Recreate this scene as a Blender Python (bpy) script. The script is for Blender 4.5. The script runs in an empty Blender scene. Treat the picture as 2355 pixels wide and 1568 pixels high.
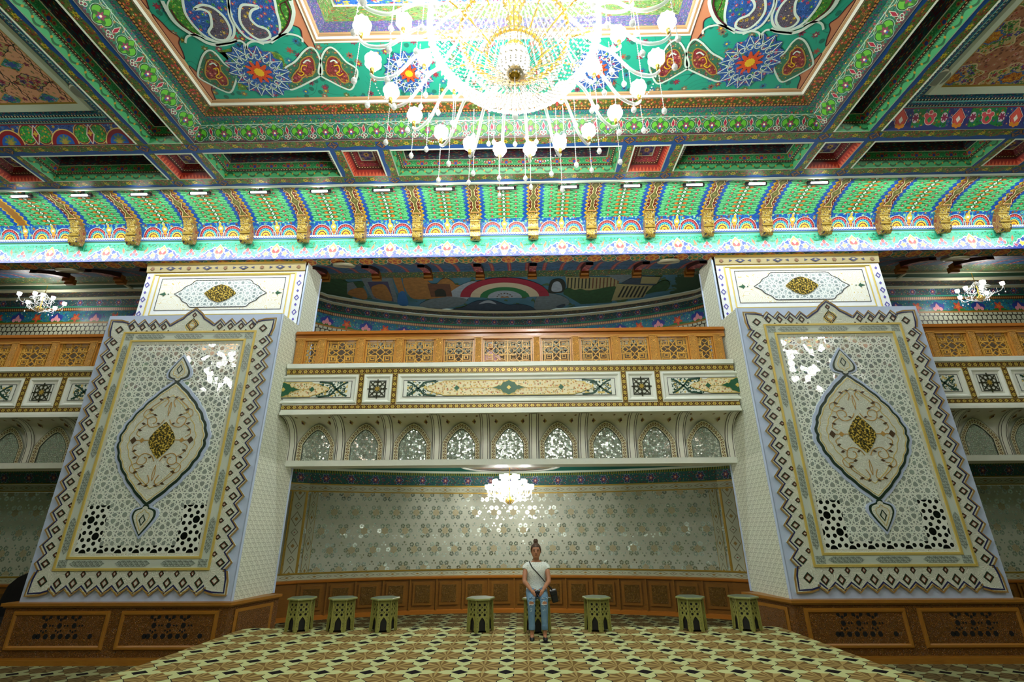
import bpy, math, random
from math import sin, cos, pi, sqrt, atan2, radians
from mathutils import Vector, Matrix
random.seed(7)
SC = bpy.context.scene
COL = SC.collection
# ------------------------------------------------------------------ camera, world, exposure
CX, CZ = 0.2134, 1.5
YAW, PITCH, ROLL, FPX = -0.0154, 0.369, -0.0062, 1123.97
Fv = Vector((sin(YAW)*cos(PITCH), cos(YAW)*cos(PITCH), sin(PITCH)))
Rv = Fv.cross(Vector((0, 0, 1))).normalized()
Uv = Rv.cross(Fv)
R2 = Rv*cos(ROLL)+Uv*sin(ROLL)
U2 = Uv*cos(ROLL)-Rv*sin(ROLL)
cam = bpy.data.cameras.new('camera')
cam.sensor_width = 36
cam.lens = FPX/2355*36
cam.clip_start = .05
cam.clip_end = 200
camo = bpy.data.objects.new('camera', cam)
COL.objects.link(camo)
camo.matrix_world = Matrix(((R2.x, U2.x, -Fv.x, CX), (R2.y, U2.y, -Fv.y, 0), (R2.z, U2.z, -Fv.z, CZ), (0, 0, 0, 1)))
SC.camera = camo


def at(u, v, ax, val):
    "world point where the sight line of a photo pixel meets the plane coordinate[ax] = val"
    r = Fv+R2*((u-1177.5)/FPX)-U2*((v-784)/FPX)
    c = Vector((CX, 0, CZ))
    return c+r*((val-c[ax])/r[ax])


W = bpy.data.worlds.new('world')
SC.world = W
W.use_nodes = True
W.node_tree.nodes['Background'].inputs[0].default_value = (0.80, 1.0, 0.88, 1)
W.node_tree.nodes['Background'].inputs[1].default_value = 0.25
SC.view_settings.view_transform = 'Standard'
SC.view_settings.look = 'None'
SC.view_settings.gamma = 1
SC.view_settings.use_curve_mapping = False
SC.view_settings.exposure = 0.0


def area_light(name, loc, rot, sx, sy, power, col=(1, 1, 1), parent=None):
    l = bpy.data.lights.new(name, 'AREA')
    l.shape = 'RECTANGLE'
    l.size = sx
    l.size_y = sy
    l.energy = power
    l.color = col
    o = bpy.data.objects.new(name, l)
    COL.objects.link(o)
    o.location = loc
    o.rotation_euler = rot
    if parent: o.parent = parent
    return o


def point_light(name, loc, power, r=.1, col=(1, 1, 1)):
    l = bpy.data.lights.new(name, 'POINT')
    l.energy = power
    l.shadow_soft_size = r
    l.color = col
    o = bpy.data.objects.new(name, l)
    COL.objects.link(o)
    o.location = loc
    return o


# added unseen fill lights beyond both sides and behind the viewer
HALL_FILL = [point_light('hall_fill_light', (x, y, 7.2), w, .5, (1, .98, .92)) for x, y, w in ((-10.5, 1.2, 330), (10.5, 1.2, 330), (0, -4.0, 470))]

# ------------------------------------------------------------------ node expression helper


def lin(c):
    if isinstance(c, str):
        c = tuple(int(c[i:i+2], 16) for i in (0, 2, 4))
    return tuple(((x/255)/12.92 if x/255 <= .04045 else ((x/255+.055)/1.055)**2.4) for x in c[:3])+(1.0,)


class E:
    __slots__ = ('g', 's')

    def __init__(self, g, s): self.g = g; self.s = s
    def __add__(a, b): return a.g.m('ADD', a, b)
    __radd__ = __add__
    def __sub__(a, b): return a.g.m('SUBTRACT', a, b)
    def __rsub__(a, b): return a.g.m('SUBTRACT', b, a)
    def __mul__(a, b): return a.g.m('MULTIPLY', a, b)
    __rmul__ = __mul__
    def __truediv__(a, b): return a.g.m('DIVIDE', a, b)
    def __rtruediv__(a, b): return a.g.m('DIVIDE', b, a)
    def __lt__(a, b): return a.g.m('LESS_THAN', a, b)
    def __gt__(a, b): return a.g.m('GREATER_THAN', a, b)
    def __neg__(a): return a.g.m('MULTIPLY', a, -1.0)
    def __abs__(a): return a.g.m('ABSOLUTE', a)
    def __or__(a, b): return a.g.m('MAXIMUM', a, b)
    def __and__(a, b): return a.g.m('MULTIPLY', a, b)
    def __pow__(a, b): return a.g.m('POWER', a, b)


class G:
    def __init__(g, name, rough=.6, metal=0.0, spec=.5):
        g.mat = bpy.data.materials.new(name)
        g.mat.use_nodes = True
        g.nt = g.mat.node_tree
        g.N = g.nt.nodes
        g.L = g.nt.links
        g.b = g.N['Principled BSDF']
        g.b.inputs['Roughness'].default_value = rough
        g.b.inputs['Metallic'].default_value = metal
        g.b.inputs['Specular IOR Level'].default_value = spec
        g._uv = None

    def put(g, inp, v):
        if isinstance(v, E): g.L.new(v.s, inp)
        elif isinstance(v, (int, float)):
            try: inp.default_value = v
            except Exception: inp.default_value = (v, v, v, 1)
        elif isinstance(v, (tuple, list, str)): inp.default_value = lin(v)
        else: g.L.new(v, inp)

    def m(g, op, a, b=None, c=None):
        n = g.N.new('ShaderNodeMath')
        n.operation = op
        g.put(n.inputs[0], a)
        if b is not None: g.put(n.inputs[1], b)
        if c is not None: g.put(n.inputs[2], c)
        return E(g, n.outputs[0])

    def sin(g, a): return g.m('SINE', a)
    def cos(g, a): return g.m('COSINE', a)
    def sqrt(g, a): return g.m('SQRT', a)
    def floor(g, a): return g.m('FLOOR', a)
    def mod(g, a, b): return g.m('FLOORED_MODULO', a, b)
    def cell(g, a, P, off=0.0): return g.mod(a+(P/2-off), P)-P/2
    def min(g, a, b): return g.m('MINIMUM', a, b)
    def atan2(g, a, b): return g.m('ARCTAN2', a, b)
    def len(g, x, y): return g.sqrt(x*x+y*y)

    def uv(g):
        if g._uv is None:
            t = g.N.new('ShaderNodeTexCoord')
            s = g.N.new('ShaderNodeSeparateXYZ')
            g.L.new(t.outputs['UV'], s.inputs[0])
            g._uv = (E(g, s.outputs[0]), E(g, s.outputs[1]))
        return g._uv

    def vec(g, x, y, z=0.0):
        n = g.N.new('ShaderNodeCombineXYZ')
        g.put(n.inputs[0], x); g.put(n.inputs[1], y); g.put(n.inputs[2], z)
        return n.outputs[0]

    def noise(g, x, y, scale, detail=2.0, z=0.0):
        n = g.N.new('ShaderNodeTexNoise')
        g.L.new(g.vec(x, y, z), n.inputs['Vector'])
        n.inputs['Scale'].default_value = scale
        n.inputs['Detail'].default_value = detail
        return E(g, n.outputs[0])

    def vor(g, x, y, scale, rnd=1.0, feature='F1'):
        n = g.N.new('ShaderNodeTexVoronoi')
        n.voronoi_dimensions = '2D'
        n.feature = feature
        g.L.new(g.vec(x, y), n.inputs['Vector'])
        n.inputs['Scale'].default_value = scale
        n.inputs['Randomness'].default_value = rnd
        return n

    def mix(g, mask, a, b):
        "a where mask, else b"
        n = g.N.new('ShaderNodeMix')
        n.data_type = 'RGBA'
        g.put(n.inputs[0], mask)
        g.put(n.inputs[6], b)
        g.put(n.inputs[7], a)
        return n.outputs[2]

    def ramp(g, fac, cols, const=True):
        n = g.N.new('ShaderNodeValToRGB')
        n.color_ramp.interpolation = 'CONSTANT' if const else 'LINEAR'
        e = n.color_ramp.elements
        k = len(cols)
        for i, c in enumerate(cols):
            p = i/k if const else i/(k-1)
            if i < 2:
                e[i].position = p
                el = e[i]
            else: el = e.new(p)
            el.color = lin(c)
        g.put(n.inputs[0], fac)
        return n.outputs[0]

    def disc(g, x, y, cx, cy, r, sy=1.0):
        return g.len(x-cx, (y-cy)*(1/sy)) < r

    def star(g, x, y, cx, cy, R, n, amp, ph=0.0):
        dx = x-cx; dy = y-cy
        return g.len(dx, dy) < R*(1.0+amp*g.cos(g.atan2(dy, dx)*float(n)+ph))

    def dia(g, x, y, cx, cy, a, b):
        return (abs(x-cx)*(1/a)+abs(y-cy)*(1/b)) < 1.0

    def ring(g, m_big, m_small): return m_big-g.min(m_big, m_small)

    def band(g, v, a, b): return (v > a) & (v < b)

    def flora(g, x, y, scale, bg, cols, size=.33, petals=5, leaf='1d6b3a', leafdens=.5, curls=None, cd=.02):
        "many small painted flowers on a ground: petals and eyes from voronoi cells, leaves between, curling stems"
        c = bg
        if leafdens:
            v2 = g.vor(x+.37, y*1.0, scale*1.7)
            s = g.N.new('ShaderNodeSeparateColor')
            g.L.new(v2.outputs['Color'], s.inputs[0])
            mk = (E(g, v2.outputs['Distance']) < .30) & (E(g, s.outputs[0]) < leafdens)
            c = g.mix(mk, leaf, c)
        if curls:
            nz = g.noise(x, y, scale*.55, 0.0)
            c = g.mix(abs(g.sin(nz*40.0)) < cd*10, curls, c)
        v = g.vor(x, y, scale)
        sp = g.N.new('ShaderNodeSeparateXYZ')
        g.L.new(v.outputs['Position'], sp.inputs[0])
        dx = (x-E(g, sp.outputs[0]))*scale
        dy = (y-E(g, sp.outputs[1]))*scale
        s = g.N.new('ShaderNodeSeparateColor')
        g.L.new(v.outputs['Color'], s.inputs[0])
        rnd = E(g, s.outputs[0])
        r = g.len(dx, dy)
        pet = r < size*(1.0+.3*g.cos(g.atan2(dy, dx)*float(petals)+rnd*6.0))
        c = g.mix(pet, g.ramp(rnd, cols), c)
        c = g.mix(r < size*.38, g.ramp(E(g, s.outputs[1]), ['d8b838', '3a2030', 'c8bc98', 'b03030']), c)
        return c

    def bump(g, h, dist=.01, strength=1.0):
        n = g.N.new('ShaderNodeBump')
        n.inputs['Strength'].default_value = strength
        n.inputs['Distance'].default_value = dist
        g.put(n.inputs['Height'], h)
        g.L.new(n.outputs[0], g.b.inputs['Normal'])

    def out(g, col=None, rough=None, metal=None):
        if col is not None: g.put(g.b.inputs['Base Color'], col)
        if rough is not None: g.put(g.b.inputs['Roughness'], rough)
        if metal is not None: g.put(g.b.inputs['Metallic'], metal)
        return g.mat


def flat(name, col, rough=.6, metal=0.0, emit=0.0, var=.06):
    g = G(name, rough, metal)
    x, y = g.uv()
    c = lin(col)
    n = g.noise(x, y, 9.0, 3.0)
    a = tuple(max(0, v*(1-var)) for v in c[:3])+(1,)
    b = tuple(min(1, v*(1+var)) for v in c[:3])+(1,)
    mx = g.N.new('ShaderNodeMix'); mx.data_type = 'RGBA'
    g.put(mx.inputs[0], n)
    mx.inputs[6].default_value = a; mx.inputs[7].default_value = b
    g.out(mx.outputs[2])
    if emit:
        g.b.inputs['Emission Color'].default_value = c
        g.b.inputs['Emission Strength'].default_value = emit
    return g.mat


# ------------------------------------------------------------------ mesh helper
class MB:
    def __init__(s): s.v = []; s.f = []; s.uv = []; s.mi = []; s.sm = []

    def face(s, pts, uv=None, mi=0, sm=False):
        pts = [Vector(p) for p in pts]
        i = len(s.v)
        s.v += pts
        s.f.append(tuple(range(i, i+len(pts))))
        if uv is None:
            n = Vector((0, 0, 0))
            for a in range(len(pts)):
                p, q = pts[a], pts[(a+1) % len(pts)]
                n += Vector(((p.y-q.y)*(p.z+q.z), (p.z-q.z)*(p.x+q.x), (p.x-q.x)*(p.y+q.y)))
            n = (abs(n.x), abs(n.y), abs(n.z))
            k = n.index(max(n))
            uv = [((p.y, p.z), (p.x, p.z), (p.x, p.y))[k] for p in pts]
        s.uv.append(list(uv)); s.mi.append(mi); s.sm.append(sm)

    def grid(s, P, UV=None, mi=0, sm=True, closed_u=False):
        "P[i][j] points; shared vertices"
        i0 = len(s.v)
        nu, nv = len(P), len(P[0])
        for r in P: s.v += [Vector(p) for p in r]
        for i in range(nu-(0 if closed_u else 1)):
            for j in range(nv-1):
                a, b = i, (i+1) % nu
                q = [(a, j), (b, j), (b, j+1), (a, j+1)]
                s.f.append(tuple(i0+x*nv+y for x, y in q))
                if UV:
                    q2 = [(a, j), (i+1, j), (i+1, j+1), (a, j+1)]
                    s.uv.append([UV(x, y) for x, y in q2])
                else: s.uv.append([(x*.1, y*.1) for x, y in q])
                s.mi.append(mi); s.sm.append(sm)

    def box(s, a, b, mi=0):
        x0, y0, z0 = a; x1, y1, z1 = b
        s.face([(x0, y0, z0), (x1, y0, z0), (x1, y0, z1), (x0, y0, z1)], mi=mi)
        s.face([(x1, y1, z0), (x0, y1, z0), (x0, y1, z1), (x1, y1, z1)], mi=mi)
        s.face([(x0, y1, z0), (x0, y0, z0), (x0, y0, z1), (x0, y1, z1)], mi=mi)
        s.face([(x1, y0, z0), (x1, y1, z0), (x1, y1, z1), (x1, y0, z1)], mi=mi)
        s.face([(x0, y0, z1), (x1, y0, z1), (x1, y1, z1), (x0, y1, z1)], mi=mi)
        s.face([(x0, y1, z0), (x1, y1, z0), (x1, y0, z0), (x0, y0, z0)], mi=mi)

    def prism(s, poly, ax, a, b, mi=0, mis=None, cap=True):
        "extrude 2D polygon along axis ax from a to b (ax 0: poly=(y,z); 1: (x,z); 2: (x,y))"
        def P(p, t): return {0: (t, p[0], p[1]), 1: (p[0], t, p[1]), 2: (p[0], p[1], t)}[ax]
        n = len(poly)
        if cap:
            s.face([P(p, a) for p in poly], mi=mi)
            s.face([P(p, b) for p in poly][::-1], mi=mi if mis is None else mi)
        d = 0
        for i in range(n):
            p, q = poly[i], poly[(i+1) % n]
            L = math.hypot(q[0]-p[0], q[1]-p[1])
            s.face([P(p, a), P(q, a), P(q, b), P(p, b)], uv=[(d, a), (d+L, a), (d+L, b), (d, b)], mi=mi if mis is None else mis)
            d += L

    def tube(s, path, r, n=8, mi=0, caps=True):
        path = [Vector(p) for p in path]
        rs = r if isinstance(r, (list, tuple)) else [r]*len(path)
        P = []
        up = Vector((0, 0, 1))
        prev = None
        for i, p in enumerate(path):
            t = (path[min(i+1, len(path)-1)]-path[max(i-1, 0)])
            if t.length < 1e-9: t = Vector((0, 0, 1))
            t.normalize()
            if prev is None:
                a = t.cross(up)
                if a.length < .05: a = t.cross(Vector((1, 0, 0)))
            else: a = prev-t*prev.dot(t)
            a.normalize(); prev = a
            b = t.cross(a)
            P.append([p+(a*cos(2*pi*k/n)+b*sin(2*pi*k/n))*rs[i] for k in range(n+1)])
        s.grid(P, UV=lambda x, y: (x*.05, y*.05), mi=mi)
        if caps:
            s.face(P[0][:-1][::-1], mi=mi); s.face(P[-1][:-1], mi=mi)

    def lathe(s, prof, n=24, c=(0, 0, 0), mi=0, sm=True, a0=0.0, a1=2*pi, amp=0, lobes=0):
        full = abs(a1-a0-2*pi) < 1e-6
        P = []
        for k in range(n+(0 if full else 1)):
            a = a0+(a1-a0)*k/n
            f = 1+amp*cos(lobes*a)
            P.append([(c[0]+r*f*cos(a), c[1]+r*f*sin(a), c[2]+z) for r, z in prof])
        s.grid(P, UV=lambda x, y: (x*.1, y*.1), mi=mi, sm=sm, closed_u=full)

    def obj(s, name, mat, parent=None, loc=None, rot=None, bevel=0):
        me = bpy.data.meshes.new(name)
        me.from_pydata([tuple(v) for v in s.v], [], s.f)
        ul = me.uv_layers.new(name='UVMap')
        flatuv = [c for f in s.uv for uvp in f for c in uvp]
        ul.data.foreach_set('uv', flatuv)
        me.polygons.foreach_set('material_index', s.mi)
        me.polygons.foreach_set('use_smooth', s.sm)
        for m in (mat if isinstance(mat, (list, tuple)) else [mat]): me.materials.append(m)
        me.update()
        o = bpy.data.objects.new(name, me)
        COL.objects.link(o)
        if parent: o.parent = parent
        if loc: o.location = loc
        if rot: o.rotation_euler = rot
        if bevel:
            bm = o.modifiers.new('bevel', 'BEVEL'); bm.width = bevel; bm.segments = 2; bm.limit_method = 'ANGLE'
            w = o.modifiers.new('weld', 'WELD'); w.merge_threshold = .0004
            o.modifiers.move(1, 0)
        return o


def empty(name, loc=(0, 0, 0), rz=0.0):
    o = bpy.data.objects.new(name, None)
    o.empty_display_size = .1
    COL.objects.link(o)
    o.location = loc
    o.rotation_euler = (0, 0, rz)
    return o


def tag(o, label, cat, group=None):
    o['label'] = label; o['category'] = cat
    if group: o['group'] = group
    return o


def structure(o, label=None):
    o['kind'] = 'structure'
    if label: o['label'] = label
    return o


def dup(root, loc, rz=None, label=None, cat=None, group=None):
    r = root.copy(); COL.objects.link(r); r.location = loc
    if rz is not None: r.rotation_euler = (0, 0, rz)
    for k, v in (('label', label), ('category', cat), ('group', group)):
        if v: r[k] = v
    for ch in list(root.children):
        c = ch.copy(); COL.objects.link(c); c.parent = r
        for g2 in list(ch.children):
            d = g2.copy(); COL.objects.link(d); d.parent = c
    return r


def ribbon(mb, pts, w, z, plane='xy', mi=0, closed=False, h=.004, fixed=0.0):
    "flat painted/raised band along 2D points in a plane: xy (z const, facing down), xz (y const, facing -y)"
    n = len(pts)
    L, Rr = [], []
    for i, p in enumerate(pts):
        a = pts[(i-1) % n] if (closed or i) else p
        b = pts[(i+1) % n] if (closed or i < n-1) else p
        tx, ty = b[0]-a[0], b[1]-a[1]
        l = math.hypot(tx, ty) or 1
        nx, ny = -ty/l, tx/l
        ww = w[i] if isinstance(w, (list, tuple)) else w
        L.append((p[0]+nx*ww/2, p[1]+ny*ww/2)); Rr.append((p[0]-nx*ww/2, p[1]-ny*ww/2))
    def P(q, t):
        return (q[0], q[1], z+t) if plane == 'xy' else (q[0], z+t, q[1])
    for i in range(n if closed else n-1):
        j = (i+1) % n
        mb.face([P(L[i], 0), P(L[j], 0), P(Rr[j], 0), P(Rr[i], 0)], mi=mi)
        mb.face([P(L[i], 0), P(L[i], h), P(L[j], h), P(L[j], 0)], mi=mi)
        mb.face([P(Rr[i], 0), P(Rr[j], 0), P(Rr[j], h), P(Rr[i], h)], mi=mi)


def slab(mb, poly, z, plane='xy', mi=0, h=.004, uvf=None):
    "thin solid polygon"
    def P(q, t):
        return (q[0], q[1], z+t) if plane == 'xy' else (q[0], z+t, q[1])
    uv = [uvf(q) for q in poly] if uvf else None
    mb.face([P(q, 0) for q in poly], uv=uv, mi=mi)
    n = len(poly)
    for i in range(n):
        j = (i+1) % n
        mb.face([P(poly[i], 0), P(poly[i], h), P(poly[j], h), P(poly[j], 0)], mi=mi)


def smoothpts(pts, k=6, closed=False):
    "catmull-rom"
    n = len(pts)
    out = []
    rng = range(n if closed else n-1)
    for i in rng:
        if closed: p0, p1, p2, p3 = pts[(i-1) % n], pts[i], pts[(i+1) % n], pts[(i+2) % n]
        else: p0, p1, p2, p3 = pts[max(i-1, 0)], pts[i], pts[i+1], pts[min(i+2, n-1)]
        for s in range(k):
            t = s/k
            out.append(tuple(.5*((2*p1[d])+(-p0[d]+p2[d])*t+(2*p0[d]-5*p1[d]+4*p2[d]-p3[d])*t*t+(-p0[d]+3*p1[d]-3*p2[d]+p3[d])*t**3) for d in range(len(p1))))
    if not closed: out.append(tuple(pts[-1]))
    return out
# ------------------------------------------------------------------ materials
M = {}
FL = ['c03040', 'd8702a', '5a3fa0', 'd8b830', '3a78c8', 'b84a70']


def m_beam():
    g = G('painted_beam', .45); u, v = g.uv()
    c = g.flora(u, v*.25, 14, '5c7a34', ['7a4a2a', '8a2a30', '4a6a30', 'a05a30'], .36, 5, '1d5a3a', .6)
    x = g.cell(u, .46)
    c = g.mix(g.star(x, (v-.62)*.25, 0, 0, .042, 6, .3), 'c9b92c', c)
    c = g.mix(g.star(x, (v-.62)*.25, 0, 0, .016, 6, .3), '7a5010', c)
    c = g.mix(v < (.36+.07*g.cos(u*(2*pi/.46))), '0e4f9a', c)
    return g.out(c)


def m_crossing():
    g = G('painted_crossing', .45); u, v = g.uv()
    x = g.cell(u, .25); y = g.cell(v, .25)
    c = g.mix(g.dia(x, y, 0, 0, .11, .11), '2a2030', '0e4f9a')
    c = g.mix(g.dia(x, y, 0, 0, .09, .09), 'a06a30', c)
    c = g.mix(g.star(x, y, 0, 0, .045, 4, .5), '203a6a', c)
    return g.out(c)


def m_leafgreen():
    g = G('green_leaf_strip', .45); u, v = g.uv()
    c = g.mix(abs(v-.5-.28*g.sin(u*(2*pi/.3))) < .13, '1a5c34', '44a468')
    x = g.cell(u, .15)
    c = g.mix(g.disc(x, (v-.5)*.1, 0, 0, .016), 'b08a20', c)
    c = g.mix(g.mod(u, .03)-.015 < (v-.88)*.12, '1b3a24', c)
    return g.out(c)


def m_bead():
    g = G('beaded_brown_strip', .4); u, v = g.uv()
    x = g.cell(u, .055)
    c = g.mix(g.disc(x, (v-.5)*.08, 0, 0, .015), 'e8c890', '47200f')
    c = g.mix(v > .86, '2a120a', c)
    return g.out(c)


def m_goldbead():
    g = G('gold_bead_strip', .4); u, v = g.uv()
    x = g.cell(u, .055)
    c = g.mix(g.disc(x, (v-.5)*.06, 0, 0, .020), 'c08a48', '3a2412')
    return g.out(c)


def m_motif():
    g = G('green_motif_strip', .45); u, v = g.uv()
    x = g.cell(u, .34); y = (v-.5)*.12
    c = g.flora(u, v*.12, 30, '2f9a5c', ['2f9a5c', '56c080', '1f7a50'], .3, 4, '165a3a', .5)
    c = g.mix(g.star(x, y, 0, 0, .05, 5, .25, 1.5), 'c05a30', c)
    c = g.mix(g.disc(x, y, 0, -.01, .03), '2a4aa0', c)
    c = g.mix(g.disc(abs(x), y, .085, 0, .03), 'a8884a', c)
    c = g.mix(g.disc(abs(x), y, .085, 0, .018), '8a3050', c)
    return g.out(c)


def m_darkpanel():
    g = G('maroon_teal_panel', .5); u, v = g.uv()
    c = g.flora(u, v, 9, '2a5a68', ['7a2a44', '3a5a70', '6a3040', '3a7a7a', '5a2a60'], .48, 5, '2a6a5a', .8)
    c = g.mix(g.star(g.cell(u, .16), g.cell(v, .2), 0, 0, .045, 5, .3), '6a2440', c)
    return g.out(c)


def m_redteeth():
    g = G('red_tooth_strip', .45); u, v = g.uv()
    c = g.mix(v*.09 < abs(g.cell(u, .07))*1.6, 'd0603c', '9a2a20')
    c = g.mix(v > .8, '5a1c18', c)
    return g.out(c)


def m_redflora():
    g = G('red_floral_strip', .45); u, v = g.uv()
    return g.out(g.flora(u, v*.14, 24, '8a2434', ['a83a40', '6a2a30', '7a4a30'], .35, 5, '5a2a28', .5))


def m_starpanel():
    g = G('cream_panel_with_blue_star', .5); u, v = g.uv()
    c = g.flora(u, v, 20, 'a89a70', ['8a7a50', '7a6a50', 'a04a40'], .3, 5, '5a6a40', .4)
    c = g.mix(g.star(u, v, 0, 0, .17, 4, .35), '34407a', c)
    c = g.mix(g.star(u, v, 0, 0, .10, 6, .3, .5), '6a5a90', c)
    c = g.mix(g.star(u, v, 0, 0, .05, 6, .2), 'd0b050', c)
    c = g.mix(g.disc(u, v, 0, 0, .02), '2a2030', c)
    return g.out(c)


def m_trefoil():
    "central cove frieze: bright green trefoils with flowers, ruby drops between, white outlines"
    g = G('trefoil_frieze', .45); u, v = g.uv()
    P = .47
    x = g.cell(u, P); y = v*.37
    c = g.flora(u, y, 17, '1c6850', ['2a5a80', '7a5030', '2f8a50', '9a3a50', '7a6a30'], .33, 5, '12553f', .7, '6ab090', .012)
    base = y < .035+.012*g.cos(u*(2*pi/.047))
    c = g.mix(base, '4a3038', c)
    ax = abs(x)
    def tre(k):
        return g.disc(ax, y, .082, .165, .066+k) | g.disc(x, y, 0, .11, .07+k) | g.dia(x, y, 0, .215, .07+k, .095+k)
    c = g.mix(tre(.022), '9ec4a8', c); c = g.mix(tre(.014), '16402c', c); c = g.mix(tre(.0), '5cb030', c)
    c = g.mix(g.star(x, y, 0, .15, .082, 5, .40, 1.5), '2a6a24', c)
    c = g.mix(g.star(x, y, 0, .15, .05, 6, .3, .5), '8a3a58', c)
    c = g.mix(g.disc(x, y, 0, .12, .02), '2a5ab0', c)
    c = g.mix(g.disc(x, y, 0, .148, .018), 'f0e8c0', c)
    xb = abs(g.cell(u, P, P/2))
    c = g.mix(g.dia(xb, y, 0, .19, .036, .085), 'd8d8c8', c)
    c = g.mix(g.dia(xb, y, 0, .19, .028, .070), '9a1a38', c)
    for (cx, cy, r) in ((.032, .085, .03), (0, .055, .026)):
        c = g.mix(g.disc(xb, y, cx, cy, r), 'd8d8c8', c); c = g.mix(g.disc(xb, y, cx, cy, r*.72), '2a6a5a', c); c = g.mix(g.disc(xb, y, cx, cy, r*.4), '9a2040', c)
    d = g.len(x, y-.15)
    c = g.mix(g.band(y, .30, .312) | (abs(y-.285-.02*g.cos(u*(4*pi/P))) < .005), 'a8c8b0', c)
    return g.out(c)


def m_tealband():
    g = G('teal_flower_band', .45); u, v = g.uv()
    return g.out(g.flora(u, v*.1, 26, '2a8a80', ['c04a80', '2a5aa0', '2f9a60', '8a3a80'], .32, 5, '145a50', .7))


def m_brownflora():
    g = G('brown_rose_band', .45); u, v = g.uv()
    return g.out(g.flora(u, v*.16, 17, '4a4a22', ['b04a28', '9a6a30', '5a7a30', 'a83838'], .4, 5, '2a5a24', .8))


def m_molding():
    g = G('cream_beige_molding', .4); u, v = g.uv()
    c = g.mix(v < .42, 'e6eadb', 'b8966c')
    c = g.mix(g.band(v, .42, .48) | g.band(v, .62, .68), '7a5436', c)
    return g.out(c)


def m_tealpanel():
    g = G('teal_ceiling_field', .45); x, y = g.uv()
    c = g.flora(x, y, 4.2, '1f9a80', ['7a6a50', '7a3048', '5a6a30', '2a6a90', '8a5a48'], .20, 7, '1a6a5a', .25)
    nz = g.noise(x, y, 1.1, 0.0)
    c = g.mix((abs(g.sin(nz*60.0)) < .05) & (g.noise(x, y, 2.0, 1.0) > .52), '0e4a42', c)
    return g.out(c)


def m_field(name, bg, cols, leaf, scale, size=.33, curls='d8e0e0', dens=.6, rough=.45):
    g = G(name, rough); x, y = g.uv()
    return g.out(g.flora(x, y, scale, bg, cols, size, 5, leaf, dens, curls, .006))


def m_scrollfrieze(left=True):
    "side cove friezes: big S-scrolls"
    g = G('scroll_frieze_left' if left else 'palmette_frieze_right', .42); u, v = g.uv()
    y = v*.37; P = 1.02; x = g.cell(u, P); ax = abs(x)
    if left:
        c = g.flora(u, y, 13, '1c3f8c', ['b09030', '3a6ab0', '8a3a40', '2a7ab0'], .34, 5, '123060', .5, '90b0d8', .008)
        arch = g.len(x*1.0, y-.02)
        def lobe(k): return g.disc(abs(ax-.36), y, 0.0, .19, .14+k, 1.1)
        c = g.mix(lobe(.022), 'd8c070', c); c = g.mix(lobe(.01), '7a1a24', c)
        c2 = g.flora(u, y, 22, '2fa03c', ['1f7a30', '60c040', 'd0a030', '3a8a60'], .36, 5, '0f6030', .7)
        c = g.mix(lobe(-.005), c2, c)
        c = g.mix((arch < .24) & (arch > .17), '8a1c28', c); c = g.mix((arch < .26) & (arch > .24), 'e0c878', c)
        c = g.mix((arch < .17), '2060b8', c); c = g.mix(g.star(x, y, 0, .07, .09, 8, .25), '6a8a60', c); c = g.mix(g.star(x, y, 0, .06, .05, 6, .25), 'b09a40', c)
        xb = g.cell(u, P, P/2)
        c = g.mix(g.dia(xb, y, 0, .18, .08, .19), 'dcd0c8', c); c = g.mix(g.dia(xb, y, 0, .18, .055, .15), '8a1c28', c); c = g.mix(g.star(xb, y, 0, .2, .04, 4, .3), 'd8b040', c)
        c = g.mix((v > .93) | (v < .05), '6a2030', c)
    else:
        c = g.flora(u, y, 13, '1c7a3c', ['2f9a48', '1c5a8a', '8a6a30'], .3, 5, '14502c', .5)
        c = g.mix(ax < .20, g.flora(u, y, 13, '2a2f70', ['3a4a90', '6a3a70', '2a6a90'], .3, 5, '20306a', .5), c)
        c = g.mix(y < .07+.03*g.cos(x*12.0), '2c3a78', c)
        def drop(xx, k): return g.dia(xx, y, 0, .20, .11+k, .15+k) | g.disc(xx, y, 0, .15, .085+k)
        c = g.mix(drop(x, .018), 'e8dcc8', c); c = g.mix(drop(x, .008), 'b03038', c); c = g.mix(drop(x, -.01), 'd8584c', c); c = g.mix(g.dia(x, y, 0, .17, .04, .06), 'f4ece0', c)
        c = g.mix(g.disc(ax, y, .05, .075, .035) | g.disc(x, y, 0, .05, .03), 'd88a28', c)
        xb = g.cell(u, P, P/2); axb = abs(xb)
        c = g.mix(g.disc(axb, y, .07, .24, .045) | g.disc(xb, y, 0, .17, .09) | g.disc(xb, y, 0, .29, .04), 'e8d0c0', c)
        c = g.mix(g.disc(axb, y, .07, .24, .036) | g.disc(xb, y, 0, .17, .08) | g.disc(xb, y, 0, .29, .03), 'd0505a', c)
        c = g.mix(g.dia(xb, y, 0, .17, .045, .055), '2a8a48', c)
        xc = g.cell(u, P/2, P/4)
        c = g.mix(g.disc(xc, y, 0, .2, .055, 1.5), 'd8c8d0', c); c = g.mix(g.star(xc, y, 0, .2, .05, 6, .3), '8a2850', c)
        c = g.mix((v > .94), '7a2a3a', c)
    return g.out(c)


def m_bluedentil():
    g = G('blue_dentil_band', .45); u, v = g.uv()
    x = g.cell(u, .055)
    c = g.mix(v > .45, g.flora(u, v*.14, 24, '1f6a90', ['8a3a70', '1c5080', '2f8a8a'], .33, 5, '14405a', .7), '1c2a30')
    c = g.mix(g.disc(x, (v-.36)*.14, 0, 0, .012), 'f0e4b8', c)
    c = g.mix(v < (.12+.10*abs(g.cos(u*(pi/.055)))), '7ac8c8', c)
    return g.out(c)


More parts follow.
